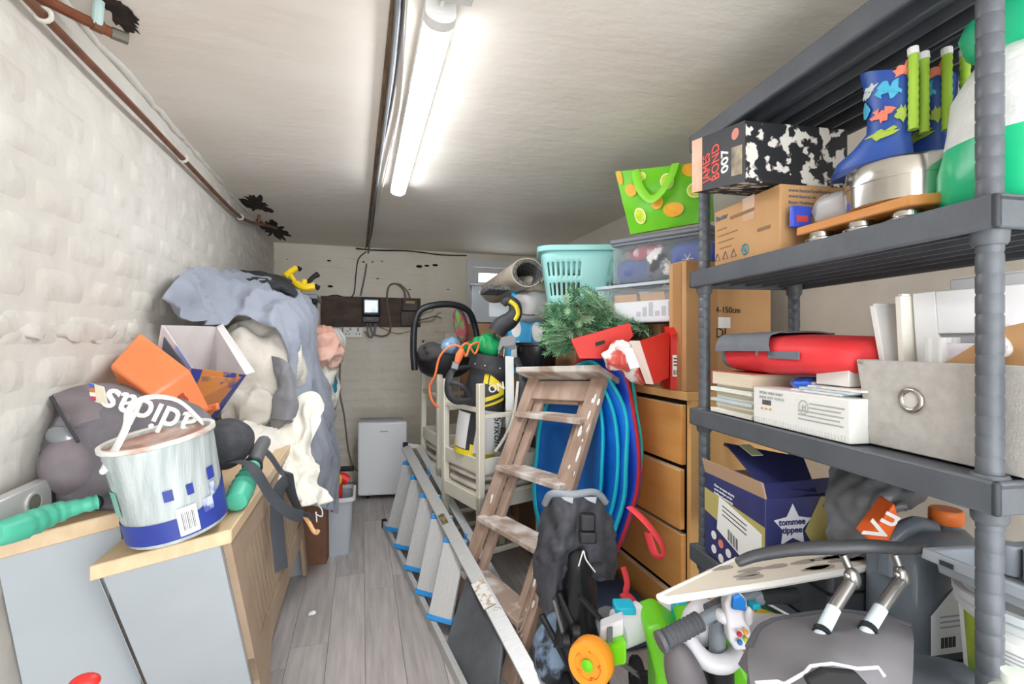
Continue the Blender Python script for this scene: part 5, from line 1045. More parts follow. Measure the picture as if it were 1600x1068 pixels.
# ================================================================ shelving unit
shm = mat('grey black shelf plastic', '595D63', .42, col2='53575D', ns=12, bump=.08, bs=60)
e_ = V((.118, .993, 0)).normalized(); g_ = V((.993, -.118, 0)).normalized(); N0 = V((.905, .482, 0)); SL, SD = .75, .31
def S(a, b, z=0): return N0+e_*a+g_*b+V((0, 0, z))
TZ = (.144, .561, .978, 1.395, 1.812)
sh = thing('shelving_unit', 'dark grey plastic shelving unit with ringed posts along right wall', 'shelving', S(SL/2, SD/2, 0))
for a in (0, SL):
    for b in (0, SD):
        for i in range(5):
            z0 = 0 if i == 0 else TZ[i-1]; z1 = TZ[i]-.05 if i < 5 else H
            n = max(3, int((z1-z0)/.0295)); prof = []
            for k in range(n):
                za = z0+(z1-z0)*k/n; zb = z0+(z1-z0)*(k+1)/n; hgt = zb-za
                prof += [(.0158, za), (.0166, za+hgt*.1), (.0166, za+hgt*.86), (.0154, za+hgt*.92), (.0154, zb)]
            MB().lathe(prof, S(a, b), 20).build('post', shm, sh, smooth=50)
for i, z in enumerate(TZ):
    tier = MB(); r = .032
    o = S(-r, -r*.9, z-.012)
    tier.obox(o+V((0, 0, 0)), e_*(SL+2*r), g_*(SD+2*r*.9), V((0, 0, .009)))
    deck = tier.build('shelf', shm, sh, bevel=.002)
    def rim(p, d, w): 
        return MB().obox(p, d, w, V((0, 0, .05)))
    rim(S(-r, -r, z-.05), e_*(SL+2*r), g_*.012).build('rim', shm, deck, bevel=.004); rim(S(-r, SD+r-.012, z-.05), e_*(SL+2*r), g_*.012).build('rim', shm, deck, bevel=.004)
    rim(S(-r, -r, z-.05), e_*.012, g_*(SD+2*r)).build('rim', shm, deck, bevel=.004); rim(S(SL+r-.012, -r, z-.05), e_*.012, g_*(SD+2*r)).build('rim', shm, deck, bevel=.004)
    for k in (.04, .1, .155, .21, .27): MB().obox(S(-.015, k, z-.042), e_*(SL+.03), g_*.006, V((0, 0, .032))).build('rib', shm, deck)
    MB().obox(S(-.015, .055, z-.014), e_*(SL+.03), g_*.035, V((0, 0, -.012))).build('channel', shm, deck, bevel=.002); MB().obox(S(-.015, .2, z-.014), e_*(SL+.03), g_*.035, V((0, 0, -.012))).build('channel', shm, deck, bevel=.002)
    for a in (0, SL):
        for b in (0, SD): MB().lathe([(.019, z-.07), (.022, z-.065), (.024, z-.03), (.024, z+.0), (.021, z+.004)], S(a, b), 20).build('collar', shm, deck, smooth=45)
T2, T3, T4 = TZ[3], TZ[2], TZ[1]
def sbox(o, a, b, h): return MB().obox(o, a, b, V((0, 0, h)))
# ---- upper shelf: cardboard box
k = thing('shipping_box', 'brown shipping box printed with recycling marks on upper shelf', 'box', S(.54, .12, T2))
ko = P(1222, 395, z=T2+.001); kl = P(1110, 417, z=T2+.001); ko = S(.42, -.012, T2+.001); kl = S(.68, -.012, T2+.001); a = kl-ko; b = g_*.28; n1 = -g_; n2 = -e_; hgt = .158
sbox(ko, a, b, hgt).build('body', KRAFT, k, bevel=.003)
inkb = mat('blue grey ink', '5A6170', .7); inkt = mat('teal ink', '3E8C98', .6); inkg = mat('brown ink', '8C6F50', .8)
Z = V((0, 0, 1)); tape = mat('clear brown tape', 'B98A5C', .3)
patch(ko+a*.52+Z*.098, -a*.18, Z*.062).build('tape', tape, k); 
txt('Baxter', .02, ko+a*.97+Z*.128+n1*.0004, -a, Z, inkb, k, off=.0006)
for r_, (u0, u1) in enumerate(((.72, .34), (.95, .78), (.93, .60), (.93, .66), (.90, .70))):
    patch(ko+a*u0+Z*(.118-.018*r_)+n1*.0003, a*(u1-u0), Z*(.009 if r_ == 0 else .003)).build('print_line', inkg, k, smooth=0)
patch(ko+a*.3+Z*.06+n1*.0003, a*-.18, Z*.009).build('print_line', inkg, k, smooth=0)
for i, u in enumerate((.94, .8, .66)):
    c_ = ko+a*u+Z*.022+n1*.0006; tri = [c_+(-a.normalized())*.013*math.sin(q_)+Z*.013*math.cos(q_) for q_ in (0, 2.094, 4.189)]
    MB().tube(tri, .0018, 5, closed=True).build('recycling_mark', inkb, k, smooth=0)
c_ = ko+a*.48+Z*.026+n1*.0006; ci = MB(); ci.tube([c_+a.normalized()*.013*math.cos(q_*.39)+Z*.013*math.sin(q_*.39) for q_ in range(16)], .0024, 5, closed=True); ci.build('drop_mark', inkt, k, smooth=0)
MB().ell(c_, (.004, .004, .007), n=10, m=8).build('drop_mark', inkt, k)
for i, s_ in enumerate(('www.baxterhealthcare.co.uk', 'www.baxter.ie', 'Baxter Healthcare Ltd', 'Caxton Way, Thetford', 'Norfolk IP24 3SE')): txt(s_, .0125 if i < 2 else .010, ko+b*.08+Z*(.14-.014*i)+n2*.0004, b, Z, inkb, k)
# ---- black game box on top, overhanging
k = thing('game_box', 'worn black board game box with red lettering overhanging the shipping box', 'box', S(.5, .05, T2+hgt))
z0 = T2+hgt+.003; o = P(1165, 284, z=z0); l = P(1082, 301, 1.36); a = l-o; b = V((-a.y, a.x, 0)).normalized()*.28
if b.x < 0: b = -b
n1 = -b.normalized(); n2 = -a.normalized(); gh = .145
worn = mat('worn black print', '1E1F23', .55, col2='D8D4CC', ns=34, nd=12, lo=.53, hi=.57)
sbox(o, a, b, gh).build('body', worn, k, bevel=.003)
MB().obox(o+a*.0+n1*.0, a*.78, n1*.0012, Z*gh).build('front_print', mat('black card print', '232126', .5), k)
MB().obox(o+a*.78, a*.22, n1*.0014, Z*gh).build('orange_print', mat('faded orange print', 'E0A07C', .6, col2='E9C2A8', ns=8), k)
redt = mat('red orange lettering', 'D9503F', .55)
txt('JAMES', .046, o+a*.62+n1*.002+Z*.022, Z, a.normalized(), redt, k, sx=.62, off=.0008); txt('BOND', .046, o+a*.44+n1*.002+Z*.022, Z, a.normalized(), redt, k, sx=.7, off=.0008); txt('007', .04, o+a*.28+n1*.002+Z*.035, Z, a.normalized(), PRINTW, k, off=.0008)
MB().lathe([(.0135, 0), (.0135, .001), (.001, .001)], o+a*.16+n1*.001+Z*(gh-.024), 20, frame(n1)).build('round_emblem', mat('pale red emblem', 'D98C7C', .6), k)
patch(o+a*.22+Z*.02+n1*.002, a*-.18, Z*.07).build('pale_picture', mat('worn picture print', '6E6457', .6, col2='B8A88E', ns=20), k)
# ---- wooden board on tin lids, round tin, boots
wbm = mat('orange pine board', 'D9944E', .45, col2='CE8842', ns=4, stretch=(8, 1, 8))
for i, (aa, bb) in enumerate(((.345, .03), (.25, .035), (.165, .045), (.3, .17), (.16, .18))):
    solo(MB().lathe([(.03, 0), (.032, .003), (.032, .012), (.024, .016), (.024, .026), (.001, .0262)], S(aa, bb, T2+.001), 24), 'tin_lid', STEEL, 'round silver tin lid propping up the orange pine board', 'lid', 'tin lids under the pine board', smooth=40)
ob = MB().prism([S(.39, .005, T2+.028), S(.135, .012, T2+.028), S(.11, .05, T2+.028), S(.11, .24, T2+.028), S(.39, .24, T2+.028)], Z*.02)
solo(ob, 'pine_board', wbm, 'orange pine board lying on silver tin lids on upper shelf', 'board', bevel=.003)
tin = thing('round_tin', 'polished round metal tin on the orange pine board', 'tin', S(.19, .13, T2+.05))
tc0 = S(.225, .115, T2+.05)
MB().lathe([(.1, 0), (.104, .004), (.104, .05), (.1, .052)], tc0, 48).build('base', STEEL, tin, smooth=40); MB().lathe([(.106, .046), (.106, .076), (.102, .082), (.001, .083)], tc0, 48).build('lid', STEEL, tin, smooth=40)
bt = mat('blue rubber boot', '2F55A8', .4, col2='2A4E9E', ns=6); prt = [mat('orange swimmer print', 'E8836A', .5), mat('aqua print', '4FB5D8', .5), mat('pale print2', 'C9D6D2', .5), mat('lime print', 'A9C24A', .5)]
def boot(label, o, yaw, tilt, sc=1.0):
    t = thing('rain_boot', label, 'boot', o, (0, tilt, yaw), 'pair of blue rain boots')
    M4 = Matrix.Translation(o) @ Euler((0, tilt, yaw)).to_matrix().to_4x4()
    def T(p): return M4 @ (V(p)*sc)
    rings = []
    for (z, cx, lx, ly) in ((0, .028, .078, .032), (.012, .028, .08, .034), (.03, .025, .075, .033), (.05, .008, .055, .032), (.075, -.008, .042, .031), (.12, -.012, .043, .034), (.165, -.010, .047, .038), (.195, -.004, .050, .040)):
        rings.append([T((cx+lx*math.cos(q_*math.pi/14), ly*math.sin(q_*math.pi/14), z+(.02*math.cos(q_*math.pi/14) if z > .19 else 0))) for q_ in range(28)])
    MB().loft(rings).build('upper', bt, t, smooth=60)
    MB().loft([[T((.028+.084*math.cos(q_*math.pi/14), .036*math.sin(q_*math.pi/14), z)) for q_ in range(28)] for z in (-.006, .008)]).build('sole', mat('dark blue sole', '233F80', .5), t, smooth=40)
    gm = mat('lime ribbed loop', 'A9CF45', .5)
    for s in (-.02, .02):
        q_ = [T((-.062, s, z)) for z in [.05+.008*i for i in range(20)]]; MB().tube(q_, [.0075 if i % 2 else .0088 for i in range(20)], 10).build('pull_loop', gm, t, smooth=60); MB().tube([T((-.062, s, .202)), T((-.061, s, .216))], .009, 10).build('loop_tip', PRINTW, t)
    for i, (a_, z, w, h_) in enumerate((-q_[0]+.45,)+q_[1:] for q_ in ((-1.2, .1, .5, .024), (-1.5, .145, .5, .03), (-.7, .165, .4, .014), (-1.2, .06, .6, .016), (-2.0, .18, .5, .02), (-.3, .12, .4, .02), (-.3, .155, .4, .014), (-1.9, .09, .3, .02))):
        pts_ = []
        for k_ in range(20):
            aa = a_+w*.8*math.cos(k_*.31416)*(1+1.1*noise.noise(V((k_*.7, i*3.3, 1.5)))); zz = z+h_*.62*math.sin(k_*.31416)*(1+1.2*noise.noise(V((k_*.7, i*3.3, 9.5))))
            f_ = min(1, max(0, (zz-.075)/.12)); f0_ = min(1, max(0, (.075-zz)/.045)); pts_.append(T(((-.010+.05*f0_*0)+(.0455+.004*f_+.028*f0_**1.5)*math.cos(aa)+f0_*.02, (.0345+.005*f_)*math.sin(aa), zz)))
        nn_ = (M4.to_3x3() @ V((math.cos(a_), math.sin(a_), 0))).normalized()
        MB().prism(pts_, nn_*.0015).build('printed_motif', prt[(i+int(tilt*10)) % 4], t, smooth=0)
    return t
zt_ = T2+.134+.006
boot('blue patterned rain boot with lime pull loops standing at front of the tin', S(.235, .075, zt_), math.atan2(e_.y, e_.x)+.25, .0, .93)
boot('blue patterned rain boot with lime pull loops, behind its pair on the tin', S(.22, .16, zt_), math.atan2(e_.y, e_.x)-.1, .0, .93)
# little packets beside the box
pk_ = thing('wipe_packet', 'small blue and white packet standing against the shipping box', 'packet', S(.385, .03, T2+.05))
q = S(.402, -.004, T2+.05); MB().obox(q, e_*-.012, g_*.05+V((0, 0, .0)), Z*.05).build('body', mat('blue glossy packet', '3B52C8', .3), pk_, bevel=.003); patch(q-e_*.0125+g_*.01+Z*.012, g_*.03, Z*.015).build('label', mat('red label', 'C84A48', .4), pk_)
solo(bundle(S(.345, .08, T2+.083), (.035, .045, .032), (0, 0, .1), .008, 26, 121, 36, 24, sq=.7), 'clear_packet', mat('crinkly clear film', 'DDE0E4', .15, alpha=.55), 'crinkly clear film packet between shipping box and tin', 'packet', smooth=60)
# green and white refill sack by the near post
sk = thing('plastic_sack', 'white and green plastic sack of liquid standing by the shelf post', 'sack', S(.01, .1, T2))
skm = mat('white green sack', 'E3E6E4', .3, bump=.6, bs=18, bd=.015); skg = mat('green sack liquid', '1FBE82', .3, col2='35C890', ns=3, bump=.15, bs=25)
sc_ = S(.035, .112, T2)
def skr(z, w, d, off=0): return [sc_+e_*(w*math.cos(q_*math.pi/16)*1+off)+g_*(d*math.sin(q_*math.pi/16)*(1))+Z*z+V((noise.noise(V((q_*.4, z*20, 3))), noise.noise(V((q_*.4, z*20, 8))), 0))*.006 for q_ in range(32)]
MB().loft([skr(.002, .1, .075), skr(.03, .115, .085), skr(.08, .112, .085), skr(.115, .104, .08)]).build('liquid_part', skg, sk, smooth=70)
MB().loft([skr(.115, .1045, .0805), skr(.15, .098, .075), skr(.2, .09, .07), skr(.235, .07, .05), skr(.26, .055, .035)]).build('upper_part', skm, sk, smooth=70)
MB().loft([skr(.258, .055, .036), skr(.28, .075, .04), skr(.31, .085, .05), skr(.33, .075, .045)]).build('twisted_top', mat('green sack top', '25B884', .35, alpha=.9), sk, smooth=70)
MB().tube(skr(.165, .097, .076)[:20], .003, 6).build('printed_line', mat('coral line', 'E8A08C', .5), sk)
# ---- middle shelf
bagr = thing('red_bag', 'red and grey padded fabric bag lying across books on middle shelf', 'bag', S(.45, .12, T3+.115))
rb = mat('red nylon', 'E23B3F', .6, col2='D83036', ns=6, bump=.15, bs=60); rg = mat('grey nylon', '6F737C', .65, bump=.15, bs=60)
c_ = S(.47, .12, T3+.168); R3 = Euler((0, 0, math.atan2(e_.y, e_.x)))
def RB(p): return c_+e_*p[0]+g_*p[1]+Z*p[2]
def rbr(x, w, h): return [RB((x+.004*noise.noise(V((q_, x*30, 1))), math.copysign(abs(math.cos(q_*math.pi/16))**.6, math.cos(q_*math.pi/16))*w, math.copysign(abs(math.sin(q_*math.pi/16))**.7, math.sin(q_*math.pi/16))*h+.003*fold(V((x*1.0, q_*.1, 0)), 12, 4))) for q_ in range(32)]
MB().loft([rbr(x, w, h) for x, w, h in ((-.215, .08, .018), (-.2, .11, .034), (-.12, .128, .045), (0, .132, .05), (.12, .13, .052), (.165, .128, .05))]).build('body', rb, bagr, smooth=70)
MB().loft([rbr(x, w, h) for x, w, h in ((.165, .1285, .051), (.19, .125, .048), (.205, .11, .036), (.21, .09, .02))]).build('grey_end', rg, bagr, smooth=70)
sheet([[RB((x, y-.004, z+.004-.0035*abs(x)*5)) for x in (-.03+q_*.012, .05, .12, .185)] for q_, (y, z) in enumerate(((-.139, .008), (-.134, .03), (-.112, .05), (-.05, .054), (.04, .054), (.1, .05)))][::-1], 'grey_flap', rg, bagr, 5, 5, .004, .002, 14, 3)
MB().obox(RB((-.11, -.134, -.006)), e_*.1, g_*.003, Z*.018).build('grey_patch', rg, bagr, bevel=.001)
MB().tube([RB((.03, -.132, .0)), RB((.03, -.135, .03)), RB((.03, -.11, .055))], .004, 6).build('seam', rg, bagr)
pages = mat('cream pages', 'E2D6C0', .8, col2='D6C8AE', ns=3, stretch=(1, 1, 90), lo=.4, hi=.6)
zz = T3+.001; cols = [('F0EEE6', 'white stapled booklet'), ('D9D2B8', 'buff paper folder'), ('E9E6DC', 'ivory booklet'), ('B9CCD8', 'pale blue notebook'), ('EDE9DE', 'off white pamphlet'), ('C8C2A8', 'khaki paper file'), ('F1F0EC', 'bright white booklet'), ('DCD7C6', 'oatmeal notebook')]
for i, (c_h, nm_) in enumerate(cols):
    h_ = .0085 if i % 2 else .011; o = S(.70-.008*(i*7 % 3), -.012+.008*(i*5 % 3), zz)
    solo(MB().obox(o, -e_*(.18-.006*(i % 3)), g_*(.2-.01*(i % 2)), Z*h_), 'booklet', mat('paper '+c_h, c_h, .8, col2='CFC8B6', ns=3, stretch=(1, 1, 160), lo=.45, hi=.6), '%s, %s in the pile below the red bag' % (nm_, ('lowest', 'second from bottom', 'third from bottom', 'fourth from bottom', 'fourth from top', 'third from top', 'second from top', 'topmost')[i]), 'booklet', 'booklets piled on middle shelf', bevel=.001); zz += h_+.0004
bk_ = thing('thick_book', 'thick cream-paged book lying on top of the booklet pile', 'book', S(.6, .08, zz)); o = S(.695, -.008, zz)
MB().obox(o, -e_*.17, g_*.22, Z*.034).build('pages', pages, bk_); MB().obox(o-Z*.0+e_*.003+V((0, 0, .034)), -e_*.178, g_*.224, Z*.003).build('cover', mat('dull red cover', 'B5665C', .6), bk_); MB().obox(o+e_*.003+Z*.0, e_*.003, g_*.224, Z*.036).build('spine', mat('dull red cover', 'B5665C', .6), bk_)
k = thing('white_box', 'long white printed box lying along the front of middle shelf', 'box', S(.4, .05, T3)); o = S(.505, -.018, T3+.001); a = S(.225, -.018, T3+.001)-o; wbx = mat('white textured card', 'E6E6E3', .6)
sbox(o, a, g_*.22, .088).build('body', wbx, k, bevel=.002); n1 = -g_; pg = mat('pale grey ink', 'A9AAA6', .7)
for i in range(2): txt(('MICRO FIBRE SHEET', 'SUPER SOFT TOUCH')[i], .009, o+a*.08+Z*(.074-.011*i)+n1*.0005, a, Z, pg, k)
for i in range(9): patch(o+a*(.12+.012*i)+Z*.048+n1*.0003, a*(.004 if i % 2 else .007), Z*.012).build('barcode_bar', PRINTK, k, smooth=0)
for i in range(3): patch(o+a*(.1+.05*i)+Z*.036+n1*.0003, a*.03, Z*.005).build('orange_print', mat('orange ink', 'E0A060', .6), k, smooth=0)
cc_ = o+a*.585+Z*.058+n1*.001; MB().tube([cc_+a.normalized()*.013*math.cos(i*.35)+Z*.015*math.sin(i*.35) for i in range(18)], .001, 5, closed=True).build('round_logo', pg, k, smooth=0); txt('H', .016, cc_-a.normalized()*.005-Z*.006, a, Z, pg, k)
for i in range(5): patch(o+a*(.53 if i > 1 else .64)+Z*(.066-.009*i)+n1*.0003, a*(.42-.03*(i % 2)-(.1 if i < 2 else 0)), Z*.003).build('print_line', pg, k, smooth=0)
for i in range(34): patch(o+a*(.02+.0285*i)+Z*.003+n1*.0002, a*.012, Z*.012).build('stripe_print', mat('faint stripe', 'D6D7D4', .7), k, smooth=0)
solo(bundle(S(.41, .06, T3+.103), (.045, .03, .012), (0, 0, 1.4), .005, 30, 131, 36, 20), 'blue_packet', mat('bright blue film', '2A6AE0', .35, col2='E6E9EE', ns=30, lo=.56, hi=.6), 'bright blue spotted packet on the long white box', 'packet', smooth=70)
for i in range(3): solo(MB().obox(S(.40-.02*i, .0+.004*i, T3+.09+.0055*i), -e_*.135, g_*.15, Z*.005), 'magazine', mat('magazine %d' % i, ('DDE3E6', 'C7D6DA', 'E6E2DA')[i], .4, col2='9BB0B8', ns=18, lo=.55, hi=.62), ('pale glossy leaflet directly on the long white box', 'blue tinted glossy leaflet between two others on the white box', 'cream glossy leaflet topmost on the long white box')[i], 'leaflet', 'leaflets on the long white box', bevel=.0005)
solo(MB().obox(S(.36, .03, T3+.108), -e_*.085, g_*.1, Z*.05), 'small_white_box', wbx, 'small plain white box between red bag and fabric bin', 'box', bevel=.002)
# fabric bin with folders
fbn = thing('fabric_bin', 'grey linen storage bin with metal eyelet on middle shelf', 'storage bin', S(.08, .12, T3)); lin_ = mat('grey linen', 'BDB9B4', .9, col2='AFABA6', ns=60, lo=.3, hi=.7, bump=.4, bs=260, bd=.002)
fo = S(.222, .024, T3+.002); fa, fb2 = -e_*.30, g_*.26; spread = .03
def fr(k, z): return [fo+e_*spread*k-g_*.0*k+Z*z, fo+fa-e_*spread*k+Z*z, fo+fa+fb2-e_*spread*k+Z*z, fo+fb2+e_*spread*k+Z*z]
def frin(k, z): c4 = fr(k, z); m4 = (c4[0]+c4[2])/2; return [p+(m4-p).normalized()*.008 for p in c4]
FH = .165
MB().loft([fr(0, 0), fr(.5, FH*.5), fr(1, FH), frin(1, FH), frin(0, .008)]).build('body', lin_, fbn, bevel=.004)
ec = fo+fa*.28+Z*.095-g_*.002; ey = MB(); ey.lathe([(.013, 0), (.0145, .004), (.02, .005), (.0235, .002), (.0235, 0)], ec, 32, frame(-g_), cap=False); ey.build('eyelet', STEEL, fbn, smooth=60); MB().lathe([(.001, .0005), (.0135, .0005), (.0135, .001), (.001, .001)], ec, 24, frame(-g_)).build('eyelet_hole', mat('pale hole', 'CFCAC4', .8), fbn)
MB().ell(fr(1, FH)[0]+fa.normalized()*.012+Z*-.004, (.006, .006, .004), n=10, m=6).build('corner_stitch', mat('stitch', '9C9893', .8), fbn)
fold_m = mat('white folder plastic', 'ECECEE', .4)
def slab(name, label, p, q, h, t, m, tilt=V((0, 0, 0)), cat='folder', grp=None, cut=False):
    th = thing(name, label, cat, p, group=grp); d_ = q-p; 
    if cut:
        o0 = p; mbx = MB(); up = Z*h+tilt
        mbx.obox(o0, d_*.16, t, up); mbx.obox(o0+d_*.16, d_*.84, t, up*.3); mbx.obox(o0+d_*.16+up*.72, d_*.84, t, up*.28); mbx.build('cover', m, th, bevel=.002)
        MB().obox(o0+d_*.17+t*.4+up*.3, d_*.82, t*.3, up*.42).build('window_insert', mat('clear grey insert', 'B9BBC0', .3, col2='A7A9AE', ns=5), th)
    else: MB().obox(p, d_, t, Z*h+tilt).build('cover', m, th, bevel=.0015); MB().obox(p+d_*.03+t*.2+Z*.004, d_*.94, t*.6, (Z*h+tilt)*.985+Z*.004).build('pages', PRINTW, th)
    return th
def SB(a, b, z=0): return S(a, b+.042, z)
fz = T3+.012
slab('ring_binder', 'white ring binder with window pocket standing in the fabric bin', SB(.175, .05, fz), SB(-.06, .09, fz), .285, g_*.02, fold_m, V((0, 0, 0))+e_*.02, cut=True)
slab('document_folder', 'white folder splayed furthest towards the red bag', SB(.205, .03, fz), SB(.19, .2, fz), .265, e_*.012, mat('white card folder', 'E6E4E2', .6), e_*.05)
slab('document_folder', 'cream white folder between the splayed one and ring binder', SB(.185, .03, fz), SB(.172, .2, fz), .28, e_*.012, mat('cream card folder', 'E9E5DA', .6), e_*.015)
slab('document_folder', 'tall white folder at back of the fabric bin', SB(.19, .16, fz), SB(-.04, .18, fz), .315, g_*.012, fold_m, e_*.02)
solo(MB().obox(SB(.13, .015, T3+.10), -e_*.15, g_*.03, Z*.10+e_*.01), 'paper_packet', mat('white lilac paper', 'E4DFE6', .5, col2='C9BFD2', ns=12, lo=.5, hi=.6), 'white lilac paper packet in the fabric bin', 'packet', bevel=.003)
solo(MB().obox(SB(.135, .006, T3+.135), -e_*.03, g_*.04, Z*.075), 'small_card_box', mat('white striped card', 'E6E6E4', .6, col2='D4D4D2', ns=3, stretch=(40, 40, 1)), 'small pale striped carton upright in the fabric bin', 'carton', bevel=.001)
solo(MB().prism([SB(.13, .012, T3+.150), SB(-.02, .012, T3+.165), SB(-.02, .012, T3+.235), SB(.02, .012, T3+.225)], g_*.014), 'brown_envelope', KRAFT, 'brown card envelope sloping across the fabric bin', 'envelope', bevel=.001)
solo(bundle(SB(.04, .05, T3+.195), (.05, .03, .028), (0, 0, .4), .008, 26, 141, 40, 24), 'film_packet', mat('cloudy film', 'E6E1E0', .25, alpha=.8), 'cloudy film packet above the brown envelope', 'packet', smooth=70)
# ---- lower shelf (fourth tier)
k = thing('navy_box', 'navy and gold baby appliance box with open flaps on lower shelf', 'box', S(.6, .1, T4)); nv = mat('navy gloss card', '35396B', .4, col2='3D4276', ns=5); gold = mat('gold print', 'BBAE6B', .4)
zb = T4+.001; co_ = P(1193, 922, z=zb)
co_ = S(.46, -.02, zb); cl = S(.715, -.02, zb); a = cl-co_; b = g_*.25; hN = .235; n1 = -g_; n2 = -e_
sbox(co_, a, b, hN).build('body', nv, k, bevel=.002); inn = mat('bare card flap', 'B99A7E', .8)
MB().obox(co_+Z*hN, a, b*.02, Z*.04+n1*.01).build('flap', inn, k); MB().obox(co_+Z*(hN+.0), b*.95+e_*.02, e_*.004, Z*.03+n2*-.02).build('flap', nv, k)
MB().prism([co_+a+Z*(hN+.075)-n1*.06, co_+a*.92+Z*(hN+.085)-n1*.05, co_+a*.1+Z*(hN+.02)-n1*.01, co_+a*.02+Z*(hN+.003)-n1*.15, co_+a*.5+Z*(hN+.06)-n1*.22], Z*.003).build('top_flap', nv, k); patch(co_+a*.8+Z*(hN+.086)-n1*.075, -a*.22+Z*-.018, -n1*.035+Z*.0, .002).build('label', mat('cream label', 'DDDCB8', .6), k)
MB().prism([co_+a+Z*.19+n1*.0008, co_+Z*.165+n1*.0008, co_+Z*.075+n1*.0008, co_+a+Z*.125+n1*.0008], n1*.0006).build('gold_band', gold, k, smooth=0)
MB().prism([co_+a*.72+Z*.185+n1*.0016, co_+a*.04+Z*.145+n1*.0016, co_+a*.04+Z*.03+n1*.0016, co_+a*.76+Z*.09+n1*.0016], n1*.0006).build('delivery_label', PRINTW, k, smooth=0)
for i in range(8): o_ = co_+a*(.56-.022*i)+Z*(.108-.0016*i*1.2)+n1*.0024; patch(o_, -a*(.008 if i % 2 else .013), Z*-.03).build('barcode_bar', PRINTK, k, smooth=0)
for i in range(3): o_ = co_+a*(.66-.02*i*0)+Z*(.165-.012*i)+n1*.0024; patch(o_, -a*.4+Z*-.018, Z*-.003).build('print_line', PRINTK, k, smooth=0)
for i in range(5): o_ = co_+a*(.82-.13*(i % 3))+Z*(.066-.04*(i//3)-.012*(i % 3))+n1*.001; MB().lathe([(.012, 0), (.012, .0008), (.001, .0008)], o_, 12, frame(n1)).build('printed_icon', PRINTW if i != 1 else mat('pink print', 'E08A7A', .6), k)
for i in range(3): txt(('Closer to nature electric', 'steam steriliser set for', 'bottles and accessories')[i], .009, co_+a*.82+Z*(.208-.011*i)+n1*.0006, -a+Z*-.02, Z, PRINTW, k)
# camera-side face
MB().prism([co_+b*.62+Z*hN*.99+n2*.0008, co_+b*.44+Z*.15+n2*.0008, co_+b*.56+Z*.10+n2*.0008, co_+b+Z*.12+n2*.0008, co_+b+Z*hN*.99+n2*.0008], n2*.0006).build('gold_shape', gold, k, smooth=0)
stc = co_+b*.3+Z*.165+n2*.001; bu = b.normalized()
MB().prism([stc+bu*.055*r_*math.sin(i*math.pi/5)+Z*.055*r_*math.cos(i*math.pi/5) for i, r_ in enumerate((1, .52)*5)], n2*.001).build('star_logo', mat('pale lilac print', 'E1E2EC', .5), k, smooth=0)
txt('tommee', .022, stc+n2*.0022-bu*.04+Z*.004, bu, Z, nv, k, off=.0005); txt('tippee', .022, stc+n2*.0022-bu*.03-Z*.016, bu, Z, nv, k, off=.0005)
MB().prism([co_+b*.62+n2*.001, co_+b*.6+Z*.06+n2*.001, co_+b*.64+Z*.105+n2*.001, co_+b*.98+Z*.11+n2*.001, co_+b*.98+n2*.001], n2*.001).build('product_picture', mat('lilac white picture', 'C9C4D8', .5), k, smooth=0)
patch(co_+b*.7+Z*.01+n2*.002, b*.1, Z*.06).build('product_picture', mat('lilac grey picture', '8F8AAE', .5), k, smooth=0)
for i in range(4): txt(('Super-steam', 'steriliser', 'Stérilisateur', 'Esterilizador')[i], .013, co_+b*.33+Z*(.07-.016*i)+n2*.0006, b, Z, PRINTW, k)
txt('COMPLETE', .014, co_+b*.64+Z*.205+n2*.0016, b, Z, nv, k)
# black bin bag with orange pack
solo(sheet(G([[(1302, 730, 1.15), (1340, 732, 1.1), (1380, 738, 1.05), (1420, 752, 1.02), (1450, 755, 1.0)], [(1296, 775, 1.12), (1335, 775, 1.06), (1372, 778, 1.02), (1400, 785, 1.0), (1420, 785, .99)], [(1294, 815, 1.12), (1330, 820, 1.06), (1362, 822, 1.02), (1384, 812, 1.0), (1398, 800, 1.0)], [(1296, 850, 1.12), (1325, 855, 1.08), (1345, 850, 1.05), (1360, 840, 1.03), (1372, 828, 1.02)]]), 'x', None, None, 7, 7, .06, .014, 20, 8).data and MB(), 'bin_bag', None, '', '') if 0 else None
bbg = sheet(G([[(1302, 730, 1.15), (1340, 732, 1.1), (1380, 738, 1.05), (1420, 752, 1.02), (1450, 755, 1.0)], [(1296, 775, 1.12), (1335, 775, 1.06), (1372, 778, 1.02), (1400, 785, 1.0), (1420, 785, .99)], [(1294, 815, 1.12), (1330, 820, 1.06), (1362, 822, 1.02), (1384, 812, 1.0), (1398, 800, 1.0)], [(1296, 860, 1.12), (1325, 870, 1.08), (1345, 866, 1.05), (1360, 852, 1.03), (1372, 838, 1.02)]]), 'bin_bag', mat('black bin bag film', '6E7074', .3, bump=.3, bs=20, bd=.008), None, 7, 7, .05, .012, 22, 8, smooth=55)
tag(bbg, 'crumpled black bin bag on lower shelf beside the navy box', 'bag'); setpivot(bbg)
op = thing('orange_pack', 'bright orange pack with white lettering poking out under the bin bag', 'packet', P(1380, 845, 1.05)); orgp = mat('bright orange film', 'F26A2A', .35)
pA, pB, pC, pD = P(1356, 842, .97), P(1398, 786, .95), P(1406, 812, .95), P(1382, 862, .97)
MB().prism([pA, pB, pC, pD], V((.03, .05, -.0))).build('body', orgp, op, bevel=.004); nn_ = (pB-pA).cross(pD-pA).normalized(); nn_ = nn_ if nn_.y < 0 else -nn_
txt('Vu', .06, pA+nn_*.003+(pD-pA)*.55+(pB-pA)*.12, pB-pA, pA-pD, PRINTW, op, off=.001)
